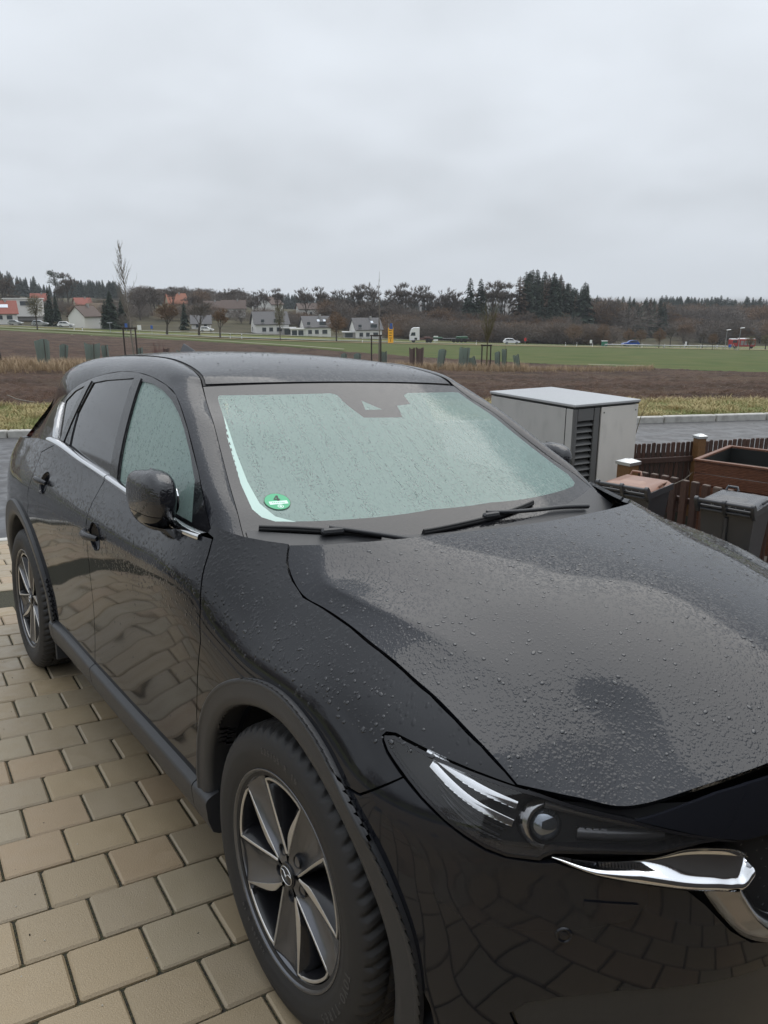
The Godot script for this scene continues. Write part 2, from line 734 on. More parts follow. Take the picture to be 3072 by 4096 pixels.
# wavering water trails in the mist on the glass; the alpha channel lets the dark inside show
func streaks(much := 1.0) -> ImageTexture:
	var n := 512
	var im := Image.create(n, n, false, Image.FORMAT_RGBA8)
	var a := noise(0.012, 3, 21)
	var b := noise(0.05, 3, 22)
	var c := noise(0.11, 2, 23)
	for y in n:
		for x in n:
			var bend := a.get_noise_2d(x * 0.7, y) * 26.0 + b.get_noise_2d(x, y) * 9.0
			var s := absf(sin((x + bend) * TAU / 21.3333))
			var lace := 1.0 - smoothstep(0.0, 0.13, absf(b.get_noise_2d(x * 1.3 + 300.0, y * 0.55)))
			var trail := 1.0 - smoothstep(0.08, 0.3, s)
			trail *= smoothstep(-0.25, 0.3, a.get_noise_2d(x * 2.0 + 90.0, y * 0.35))
			var v := clampf(maxf(trail, lace * 0.3) + c.get_noise_2d(x, y) * 0.18, 0.0, 1.0) * much
			var g := 1.0 - 0.16 * v
			im.set_pixel(x, y, Color(g, g, g, 1.0 - 0.24 * v))
	return ImageTexture.create_from_image(im)


# ---------------------------------------------------------------- the car, in its own axes: x ahead, y up, z to its right
var s_body := Surf.new()
var s_side := Surf.new()
var s_hood := Surf.new()
var s_roof := Surf.new()
var s_wind := Surf.new()
var s_rail := Surf.new()
const PX := [-3.62, -3.61, -3.5, -3.3, -3.0, -2.7, -2.0, -1.0, 0.0, 0.2, 0.35, 0.5, 0.62, 0.72, 0.81, 0.87, 0.895]
const PZ := [0.0, 0.4, 0.70, 0.815, 0.885, 0.907, 0.905, 0.905, 0.91, 0.905, 0.885, 0.815, 0.70, 0.575, 0.43, 0.25, 0.0]
var ps := []
const OY := [0.2, 0.38, 0.48, 0.62, 0.78, 0.90, 1.0, 1.06, 1.13, 1.22]


func plan(s: float) -> Vector2:
	return Vector2(herm(ps, PX, s), herm(ps, PZ, s))


func shape_surfaces() -> void:
	ps.resize(PX.size())
	ps[6] = -2.0
	for i in range(6, PX.size() - 1):
		ps[i + 1] = ps[i] + Vector2(PX[i + 1] - PX[i], PZ[i + 1] - PZ[i]).length()
	for i in range(6, 0, -1):
		ps[i - 1] = ps[i] - Vector2(PX[i - 1] - PX[i], PZ[i - 1] - PZ[i]).length()
	var send: float = ps[PX.size() - 1]
	var os := [ps[0], ps[3], -2.7, -2.2, -1.5, -0.9, -0.5, -0.15, 0.2, ps[10], ps[11], ps[12], ps[14], send]
	var off := [
		[0.03, 0.0, -0.02, -0.02, 0.0, 0.02, 0.05, 0.07, 0.10, 0.16],
		[0.06, 0.02, 0.01, 0.0, 0.0, 0.01, 0.025, 0.04, 0.075, 0.125],
		[0.05, 0.03, 0.022, 0.016, 0.016, 0.012, 0.02, 0.045, 0.08, 0.13],
		[0.06, 0.045, 0.04, 0.028, 0.014, 0.006, 0.012, 0.032, 0.068, 0.115],
		[0.06, 0.043, 0.042, 0.034, 0.016, 0.006, 0.010, 0.038, 0.09, 0.15],
		[0.06, 0.043, 0.042, 0.034, 0.016, 0.006, 0.012, 0.045, 0.10, 0.16],
		[0.06, 0.043, 0.038, 0.026, 0.013, 0.007, 0.02, 0.055, 0.105, 0.17],
		[0.05, 0.035, 0.03, 0.024, 0.02, 0.055, 0.14, 0.21, 0.29, 0.36],
		[0.05, 0.03, 0.025, 0.02, 0.018, 0.07, 0.19, 0.26, 0.33, 0.4],
		[0.04, 0.015, 0.01, 0.004, 0.014, 0.095, 0.22, 0.3, 0.36, 0.44],
		[0.03, 0.0, -0.005, -0.008, 0.015, 0.105, 0.22, 0.3, 0.37, 0.45],
		[0.03, 0.0, -0.01, -0.012, 0.008, 0.09, 0.2, 0.28, 0.36, 0.45],
		[0.03, -0.01, -0.02, -0.018, -0.002, 0.05, 0.15, 0.25, 0.35, 0.45],
		[0.03, -0.01, -0.02, -0.02, -0.005, 0.04, 0.14, 0.25, 0.35, 0.45]]
	var cols := {}
	s_body.side = 1.0
	s_body.fill(ps[0], send + 0.06, 192, 0.18, 1.24, 43, func(s, y):
		var m := 1.0
		var sv: float = s
		if sv > send:
			sv = 2.0 * send - sv
			m = -1.0
		var yk := roundi(float(y) * 10000)
		if not cols.has(yk):
			var l := []
			for r in off:
				l.append(herm(OY, r, y))
			cols[yk] = l
		var q := plan(sv)
		var t := (plan(minf(sv + 0.002, send)) - plan(sv - 0.002)).normalized()
		if sv > send - 0.003:
			t = Vector2(0, -1)
		q -= Vector2(-t.y, t.x) * herm(os, cols[yk], sv)
		return Vector3(q.x, y, q.y * m))
	# sides above the belt line
	var gy := [1.0, 1.1, 1.2, 1.3, 1.4, 1.5, 1.55, 1.6, 1.66]
	var gz := [0.835, 0.806, 0.775, 0.738, 0.694, 0.643, 0.608, 0.56, 0.48]
	var tx := [-3.6, -3.2, -2.8, -2.5, -2.2, -0.3]
	var tt := [[0.17, 0.18, 0.21, 0.25, 0.28, 0.31, 0.31, 0.31, 0.31], [0.06, 0.075, 0.115, 0.155, 0.175, 0.195, 0.2, 0.2, 0.2], [0.02, 0.025, 0.035, 0.05, 0.075, 0.09, 0.1, 0.1, 0.1],
		[0, 0, 0.01, 0.015, 0.02, 0.025, 0.03, 0.03, 0.03], [0, 0, 0, 0, 0, 0, 0, 0, 0], [0, 0, 0, 0, 0, 0, 0, 0, 0]]
	s_side.side = 1.0
	s_side.fill(-3.5, -0.35, 64, 1.04, 1.6, 24, func(x, y):
		var l := []
		for r in tt:
			l.append(herm(gy, r, y))
		return Vector3(x, y, herm(gy, gz, y) - herm(tx, l, x)))
	# bonnet: rows from the centre line (0) to the seam with the wing (5), along from the back (0) to the nose (6)
	var hr := [
		[Vector3(-0.015, 1.132, 0), Vector3(0.1, 1.117, 0), Vector3(0.23, 1.096, 0), Vector3(0.42, 1.056, 0), Vector3(0.6, 0.998, 0), Vector3(0.77, 0.927, 0), Vector3(0.872, 0.862, 0)],
		[Vector3(-0.03, 1.131, 0.18), Vector3(0.08, 1.114, 0.18), Vector3(0.21, 1.092, 0.18), Vector3(0.40, 1.052, 0.19), Vector3(0.58, 0.993, 0.2), Vector3(0.74, 0.918, 0.21), Vector3(0.84, 0.853, 0.255)],
		[Vector3(-0.06, 1.128, 0.36), Vector3(0.05, 1.106, 0.37), Vector3(0.18, 1.079, 0.37), Vector3(0.36, 1.040, 0.37), Vector3(0.53, 0.981, 0.37), Vector3(0.68, 0.902, 0.37), Vector3(0.784, 0.824, 0.425)],
		[Vector3(-0.105, 1.124, 0.52), Vector3(-0.01, 1.088, 0.55), Vector3(0.12, 1.058, 0.545), Vector3(0.30, 1.020, 0.53), Vector3(0.465, 0.966, 0.50), Vector3(0.61, 0.885, 0.475), Vector3(0.71, 0.789, 0.562)],
		[Vector3(-0.185, 1.114, 0.64), Vector3(-0.09, 1.058, 0.702), Vector3(0.046, 1.039, 0.698), Vector3(0.24, 1.012, 0.655), Vector3(0.39, 0.968, 0.615), Vector3(0.53, 0.895, 0.585), Vector3(0.64, 0.803, 0.64)],
		[Vector3(-0.262, 1.10, 0.70), Vector3(-0.165, 1.008, 0.733), Vector3(-0.01, 1.0, 0.745), Vector3(0.204, 0.969, 0.745), Vector3(0.362, 0.926, 0.735), Vector3(0.49, 0.866, 0.715), Vector3(0.568, 0.815, 0.697)]]
	var fs := smooth(poly([-0.262, 1.107, -0.229, 1.067, -0.173, 1.034, -0.102, 1.010, -0.021, 1.003, 0.1, 0.99, 0.219, 0.971, 0.32, 0.951, 0.426, 0.928, 0.505, 0.901, 0.578, 0.87, 0.626, 0.839, 0.651, 0.818]), 6)
	var along := [0.0]
	for k in range(1, fs.size()):
		along.append(along[k - 1] + fs[k].distance_to(fs[k - 1]))
	var us := [0.0, 0.14, 0.29, 0.5, 0.69, 0.87, 1.0]
	var vs := [0.0, 0.2, 0.4, 0.6, 0.765, 0.8, 0.835, 1.0]
	var hc := {}
	s_hood.side = -1.0
	s_hood.fill(0.0, 1.0, 46, -1.0, 1.0, 115, func(u, v):
		var uk := roundi(float(u) * 10000)
		if not hc.has(uk):
			var l := []
			for r in hr:
				l.append(herm3(us, r, u))
			var want: float = clampf(u, 0.0, 1.0) * along[-1]
			var k0 := 0
			while k0 < along.size() - 2 and along[k0 + 1] < want:
				k0 += 1
			var fq := fs[k0].lerp(fs[k0 + 1], (want - along[k0]) / (along[k0 + 1] - along[k0]))
			l[5] = s_body.at(fq.x, fq.y)
			# keep the fold crisp: straight flanks close to it
			l.insert(4, (l[3] as Vector3).lerp(l[4], 0.825))
			l.insert(6, (l[5] as Vector3).lerp(l[6], 0.175))
			hc[uk] = l
		var m := 1.0 if float(v) >= 0.0 else -1.0
		var full := []
		var fv := []
		for k in range(7, 0, -1):
			full.append(hc[uk][k] * Vector3(1, 1, -1))
			fv.append(-vs[k])
		full.append_array(hc[uk])
		fv.append_array(vs)
		return herm3(fv, full, v))
	# roof
	var rc := [Vector3(-1.005, 1.503, 0), Vector3(-1.1, 1.537, 0), Vector3(-1.25, 1.574, 0), Vector3(-1.45, 1.603, 0), Vector3(-1.7, 1.62, 0), Vector3(-2.05, 1.628, 0), Vector3(-2.5, 1.619, 0), Vector3(-2.9, 1.595, 0), Vector3(-3.2, 1.56, 0), Vector3(-3.4, 1.53, 0)]
	var re := [Vector3(-1.08, 1.492, 0.572), Vector3(-1.125, 1.522, 0.56), Vector3(-1.26, 1.553, 0.541), Vector3(-1.45, 1.581, 0.530), Vector3(-1.7, 1.595, 0.523), Vector3(-2.05, 1.599, 0.518), Vector3(-2.4, 1.593, 0.508), Vector3(-2.7, 1.576, 0.498), Vector3(-2.95, 1.551, 0.478), Vector3(-3.15, 1.511, 0.448)]
	var rs := [0.0, 0.05, 0.12, 0.2, 0.3, 0.44, 0.6, 0.76, 0.9, 1.0]
	s_roof.side = 1.0
	s_roof.fill(0.0, 1.0, 60, -1.0, 1.0, 40, func(t, w):
		var c := herm3(rs, rc, t)
		var e := herm3(rs, re, t)
		var k := pow(minf(absf(w), 1.2), 2.2)
		return Vector3(lerpf(c.x, e.x, k), lerpf(c.y, e.y, k), e.z * float(w)))
	# windscreen
	var we := [Vector3(-0.34, 1.05, 0.77), Vector3(-0.434, 1.107, 0.747), Vector3(-0.497, 1.15, 0.73), Vector3(-0.609, 1.211, 0.70), Vector3(-0.757, 1.303, 0.66), Vector3(-0.871, 1.378, 0.63), Vector3(-0.987, 1.435, 0.60), Vector3(-1.075, 1.489, 0.575)]
	var wt := [-0.08, 0.0, 0.10, 0.25, 0.47, 0.65, 0.82, 1.0]
	s_wind.side = -1.0
	s_wind.fill(-1.0, 1.0, 41, -0.08, 1.0, 30, func(w, t):
		var e := herm3(wt, we, t)
		var c := Vector3(-0.235 - 0.765 * float(t), 1.045 + 0.457 * float(t), 0)
		var k := float(w) * float(w)
		return Vector3(lerpf(c.x, e.x, k), lerpf(c.y, e.y, k), e.z * float(w)))
	# front pillar and roof rail: a ribbon from the window trim (0) to the glass edge and roof groove (1)
	var l1 := [Vector2(-0.44, 1.05), Vector2(-0.505, 1.095), Vector2(-0.62, 1.185), Vector2(-0.701, 1.248), Vector2(-0.82, 1.328), Vector2(-0.93, 1.392), Vector2(-1.03, 1.443), Vector2(-1.12, 1.476), Vector2(-1.25, 1.501), Vector2(-1.40, 1.521),
		Vector2(-1.54, 1.531), Vector2(-1.75, 1.532), Vector2(-2.0, 1.513), Vector2(-2.25, 1.478), Vector2(-2.502, 1.412), Vector2(-2.75, 1.39), Vector2(-3.0, 1.36), Vector2(-3.3, 1.30)]
	var l2 := [Vector3(-0.35, 1.055, 0.768), Vector3(-0.434, 1.107, 0.747), Vector3(-0.497, 1.15, 0.73), Vector3(-0.609, 1.211, 0.70), Vector3(-0.757, 1.303, 0.66), Vector3(-0.871, 1.378, 0.63), Vector3(-0.987, 1.435, 0.60), Vector3(-1.075, 1.489, 0.577), Vector3(-1.12, 1.520, 0.566), Vector3(-1.26, 1.552, 0.547),
		Vector3(-1.45, 1.58, 0.536), Vector3(-1.70, 1.594, 0.529), Vector3(-2.05, 1.598, 0.524), Vector3(-2.4, 1.592, 0.514), Vector3(-2.7, 1.575, 0.504), Vector3(-2.95, 1.55, 0.484), Vector3(-3.15, 1.51, 0.454), Vector3(-3.35, 1.46, 0.40)]
	var lt := []
	var p1 := []
	for k in l1.size():
		lt.append(float(k))
		p1.append(s_side.at(l1[k].x, l1[k].y))
	s_rail.side = -1.0
	s_rail.fill(0.0, 17.0, 69, 0.0, 1.0, 9, func(t, w):
		var a := herm3(lt, p1, t)
		var b := herm3(lt, l2, t)
		var d := b - a
		var onward := herm3(lt, l2, minf(float(t) + 0.3, 17.0)) - herm3(lt, l2, maxf(float(t) - 0.3, 0.0))
		var o := d.cross(onward).normalized()
		if o.y + o.z < 0.0:
			o = -o
		var k := float(w)
		return a + d * k + o * d.length() * 0.55 * k * (1.0 - k))


func both(called: String, pr: Array, b: MB, m: Material) -> void:
	var r := part(called, b, m, pr[0])
	var l := part(called, b.mirror_z(), m, pr[0])
	pr[1] = r
	pr[2] = l


var fender_seam := PackedVector2Array()


func arc(cx: float, cy: float, r: float, a0: float, a1: float, n: int) -> Array:
	var o := []
	for k in n + 1:
		var a := deg_to_rad(lerpf(a0, a1, float(k) / n))
		o.append(cx + r * cos(a))
		o.append(cy + r * sin(a))
	return o


func make_car() -> void:
	shape_surfaces()
	var car := thing("parked_suv", "dark blue-black SUV covered in rain drops on the paved driveway", "car", car_at)
	var pr := [car, null, null]
	var paint: Material = mats.paint_body
	var wet: Material = mats.paint_wet
	var send: float = ps[PX.size() - 1]
	# seams of the side panels in (along, height)
	var shut_f := [-0.47, 1.096, -0.453, 1.06, -0.438, 1.02, -0.422, 0.98, -0.405, 0.92, -0.392, 0.84, -0.42, 0.75, -0.47, 0.6, -0.5, 0.48, -0.515, 0.368]
	var shut_b := [-1.463, 1.137, -1.443, 1.085, -1.43, 1.02, -1.425, 0.93, -1.437, 0.83, -1.456, 0.756, -1.495, 0.62, -1.522, 0.524, -1.545, 0.43, -1.558, 0.372]
	var shut_c := [-2.20, 1.202, -2.375, 1.15, -2.35, 1.11, -2.341, 1.06, -2.358, 1.0, -2.375, 0.95, -2.37, 0.91]
	var belt := func(x): return 1.1 - 0.007 + (float(x) + 0.55) * -0.0488 + maxf(0.0, -float(x) - 1.45) * 0.0
	var rev := func(a: Array) -> Array:
		var o := []
		for k in range(a.size() - 2, -1, -2):
			o.append(a[k])
			o.append(a[k + 1])
		return o
	var cut := func(pg: PackedVector2Array, by: float) -> PackedVector2Array:
		var got := Geometry2D.offset_polygon(pg, -by, Geometry2D.JOIN_MITER)
		return got[0] if got.size() else pg
	# front door
	var pg := poly(shut_f + rev.call(shut_b))
	var hole_f := ellipse(-1.318, 0.951, 0.062, 0.05)
	var b := MB.new()
	panel(b, s_body, cut.call(smooth_poly(pg), 0.0025), 0.03, 0.0, 0.016, [hole_f])
	both("front_door", pr, b, paint)
	handle(pr, -1.345, 0.955, 0.062)
	# rear door: its lower rear edge follows the wheel arch
	pg = poly(shut_b + [-2.0, 0.378, -2.085, 0.384] + arc(-2.70, 0.36, 0.505, 12, 62, 10) + rev.call(shut_c))
	var hole_r := ellipse(-2.125, 1.041, 0.06, 0.048)
	b = MB.new()
	panel(b, s_body, cut.call(smooth_poly(pg), 0.0025), 0.03, 0.0, 0.016, [hole_r])
	both("rear_door", pr, b, paint)
	handle(pr, -2.15, 1.044, 0.06)
	# rear quarter, below the belt and up the rear pillar
	pg = poly(shut_c + arc(-2.70, 0.36, 0.505, 62, 165, 18) + [-3.24, 0.42, -3.9, 0.42, -3.9, 1.1, -3.5, 1.14, -3.0, 1.17, -2.6, 1.2, -2.35, 1.206])
	b = MB.new()
	panel(b, s_body, cut.call(pg, 0.0025), 0.03, 0.0, 0.012)
	both("rear_quarter", pr, b, paint)
	var qr: Node = pr[1]
	b = MB.new()
	panel(b, s_side, poly([-2.36, 1.196, -2.42, 1.208, -2.475, 1.26, -2.535, 1.32, -2.585, 1.375, -2.502, 1.412, -2.75, 1.39, -3.0, 1.36, -3.3, 1.30, -3.42, 1.2, -3.45, 1.1, -3.1, 1.13, -2.7, 1.16]), 0.03, 0.0, 0.01)
	both("rear_pillar", pr, b, paint)
	# front wing up to the bonnet seam
	fender_seam = poly([-0.262, 1.107, -0.246, 1.086, -0.229, 1.067, -0.201, 1.048, -0.173, 1.034, -0.102, 1.010, -0.021, 1.003, 0.1, 0.99, 0.219, 0.971, 0.32, 0.951, 0.426, 0.928, 0.505, 0.901, 0.578, 0.87, 0.626, 0.839, 0.649, 0.82])
	var top := []
	for q in fender_seam:
		top.append(q.x)
		top.append(q.y)
	var hl_up := [0.649, 0.8175, 0.591, 0.8285, 0.534, 0.838, 0.471, 0.848, 0.421, 0.856, 0.379, 0.862, 0.356, 0.860, 0.351, 0.854, 0.357, 0.846, 0.374, 0.832, 0.425, 0.802]
	pg = poly(top + hl_up + [0.335, 0.746] + arc(0.0, 0.355, 0.470, 56, 178, 24) + [-0.482, 0.33, -0.515, 0.34] + rev.call(shut_f) + [-0.50, 1.105, -0.50, 1.128, -0.424, 1.117, -0.388, 1.112, -0.32, 1.108])
	b = MB.new()
	panel(b, s_body, cut.call(pg, 0.002), 0.025, 0.0, 0.014)
	both("front_wing", pr, b, paint)
	# bumper skin
	var hl_lo := [0.425, 0.802, 0.47, 0.776, 0.52, 0.748, 0.562, 0.726, 0.596, 0.71, 0.633, 0.70, 0.692, 0.697, 0.72, 0.70]
	pg = poly([0.335, 0.744] + hl_lo + [0.80, 0.676, 0.89, 0.661, 0.955, 0.65, 0.99, 0.62, 1.045, 0.56, 1.09, 0.528, 1.17, 0.507, send, 0.5, send, 0.46, 1.14, 0.46, 0.97, 0.452, 0.84, 0.44, 0.74, 0.418, 0.68, 0.396, 0.655, 0.37, 0.665, 0.345, 0.68, 0.30, 0.51, 0.30, 0.50, 0.355] + arc(0.0, 0.355, 0.470, 8, 55, 14))
	b = MB.new()
	panel(b, s_body, cut.call(pg, 0.0015), 0.025, 0.0, 0.012)
	var bm := b.mirror_z()
	_join(b, bm)
	var bumper := part("front_bumper", b, mats.paint_plain, car)
	b = MB.new()
	panel(b, s_body, smooth_poly(poly([0.772, 0.629, 0.868, 0.625, 0.873, 0.612, 0.852, 0.592, 0.836, 0.588, 0.806, 0.589, 0.79, 0.597, 0.772, 0.618])), 0.03, 0.0035, 0.006)
	part("washer_cover", b, mats.paint_plain, bumper)
	part("washer_cover", b.mirror_z(), mats.paint_plain, bumper)
	for sz: float in [1.0, -1.0]:
		b = MB.new()
		var p := s_body.at(0.741, 0.558)
		var nn := s_body.nrm
		b.lathe(frame_on(p, nn), PackedVector2Array([Vector2(0, 0.003), Vector2(0.008, 0.003), Vector2(0.0085, 0.001), Vector2(0.0115, 0.001), Vector2(0.012, 0.0035), Vector2(0.0145, 0.0035), Vector2(0.016, 0.0)]), 20)
		part("parking_sensor", b if sz > 0 else b.mirror_z(), mats.paint_plain, bumper)
	# lower valance in rough black plastic
	b = MB.new()
	panel(b, s_body, poly([0.51, 0.297, 0.68, 0.297, 0.67, 0.345, 0.66, 0.37, 0.685, 0.393, 0.742, 0.414, 0.842, 0.436, 0.97, 0.448, 1.14, 0.456, send, 0.456, send, 0.2, 0.42, 0.2, 0.44, 0.27]), 0.03, -0.006, 0.03)
	_join(b, b.mirror_z())
	part("bumper_valance", b, mats.cladding, car)
	# bonnet
	b = MB.new()
	panel(b, s_hood, poly([0.004, -0.994, 0.004, 0.994, 0.996, 0.994, 0.996, -0.994]), 0.0225, 0.0, 0.016, [], 1, 0.025)
	var hood := part("bonnet", b, wet, car)
	# strip between bonnet and grille
	b = MB.new()
	panel(b, s_body, poly([0.86, 0.777, 0.9, 0.787, 0.954, 0.804, 1.013, 0.82, 1.08, 0.83, 1.13, 0.835, 1.25, 0.845, send, 0.848, send, 0.745, 1.13, 0.738, 1.06, 0.735, 1.0, 0.745, 0.925, 0.763]), 0.03, 0.0, 0.012)
	_join(b, b.mirror_z())
	part("nose_strip", b, mats.paint_plain, car)
	roof_parts(car, pr)
	window_parts(car, pr)
	lamp_parts(car, pr)
	grille_parts(car)
	trim_parts(car, pr)
	wheel_parts(car)
	mirror_parts(car, pr)
	cabin_parts(car)
	rear_parts(car)
	drop_parts(hood)


func _join(a: MB, b: MB) -> void:
	var base := a.v.size()
	a.v.append_array(b.v)
	a.n.append_array(b.n)
	a.t.append_array(b.t)
	a.c.append_array(b.c)
	for k in b.ix:
		a.ix.append(base + k)


func ellipse(cx: float, cy: float, rx: float, ry: float, n := 20) -> PackedVector2Array:
	var o := PackedVector2Array()
	for k in n:
		o.append(Vector2(cx + rx * cos(TAU * k / n), cy + ry * sin(TAU * k / n)))
	return o


func smooth_poly(a: PackedVector2Array) -> PackedVector2Array:
	return a


# a frame whose z looks along nn
func frame_on(p: Vector3, nn: Vector3, up := Vector3.UP) -> Transform3D:
	var z := nn.normalized()
	var x := up.cross(z).normalized()
	return Transform3D(Basis(x, z.cross(x), z), p)


# door handle over its round cup
func handle(pr: Array, x: float, y: float, r: float) -> void:
	var door_r: Node = pr[1]
	var door_l: Node = pr[2]
	var p := s_body.at(x + 0.027, y - 0.004)
	var nn := s_body.nrm
	var f := frame_on(p, nn)
	var b := MB.new()
	var prof := PackedVector2Array()
	for k in 9:
		var a := k * PI / 2 / 8
		prof.append(Vector2(r * cos(a) * 1.02, -0.034 * sin(a) + 0.0005))
	var fs := f
	fs.basis = fs.basis * Basis.from_scale(Vector3(1, 0.82, 1))
	b.lathe(fs, prof, 24)
	for k in range(b.n.size()):
		b.n[k] = -b.n[k]
	for k in range(0, b.ix.size(), 3):
		var s := b.ix[k + 1]
		b.ix[k + 1] = b.ix[k + 2]
		b.ix[k + 2] = s
	part("handle_cup", b, mats.paint_plain, door_r)
	part("handle_cup", b.mirror_z(), mats.paint_plain, door_l)
	b = MB.new()
	var pts := []
	var rad := []
	for k in 13:
		var t := k / 12.0
		var q := s_body.at(x - 0.062 + 0.15 * t, y + 0.004 - 0.004 * t)
		pts.append(q + s_body.nrm * (0.006 + 0.026 * sin(PI * clampf(t * 0.94 + 0.03, 0, 1))))
		rad.append(0.0125 * (0.45 + 0.55 * sin(PI * clampf(t * 0.9 + 0.05, 0, 1))) + 0.002)
	b.tube(pts, rad, 12)
	# flatter than round
	part("door_handle", b, mats.paint_wet, door_r)
	part("door_handle", b.mirror_z(), mats.paint_wet, door_l)


func roof_parts(car: Node, pr: Array) -> void:
	var b := MB.new()
	panel(b, s_roof, poly([0.006, -0.985, 0.006, 0.985, 0.995, 0.985, 0.995, -0.985]), 0.025, 0.0, 0.012, [], 1, 0.04)
	var roof := part("roof", b, mats.paint_wet, car)
	# black groove under the joint
	b = MB.new()
	panel(b, s_roof, poly([-0.004, -1.02, -0.004, 1.02, 0.02, 1.02, 0.02, -1.02]), 0.02, -0.006, 0.0, [], 0, 0.05)
	panel(b, s_roof, poly([0.0, 0.96, 0.0, 1.03, 1.0, 1.03, 1.0, 0.96]), 0.02, -0.005, 0.0, [], 0, 0.05)
	panel(b, s_roof, poly([0.0, -1.03, 0.0, -0.96, 1.0, -0.96, 1.0, -1.03]), 0.02, -0.005, 0.0, [], 0, 0.05)
	part("roof_seal", b, mats.rubber_seal, car)
	b = MB.new()
	panel(b, s_rail, poly([0.03, 0.03, 0.03, 0.975, 16.98, 0.975, 16.98, 0.0, 10.0, 0.0, 7.0, 0.02]), 0.25, 0.0, 0.008, [], 1, 0.15)
	both("roof_rail", pr, b, mats.paint_wet)
	# aerial fin
	b = MB.new()
	var rows := []
	for k in 9:
		var t := k / 8.0
		var row := []
		var h := 0.058 * pow(1.0 - t, 0.75) if k > 0 else 0.058
		var x := -2.47 - 0.17 * (1.0 - t)
		for j in 9:
			var a := PI * j / 8.0
			row.append(Vector3(x - h * 0.25, 1.619 + maxf(h, 0.002) * sin(a), 0.028 * (0.5 + 0.5 * (1.0 - t)) * cos(a) * (1.0 - 0.55 * sin(a))))
		rows.append(row)
	b.grid(rows, Vector3.UP)
	part("aerial_fin", b, mats.paint_plain, roof)


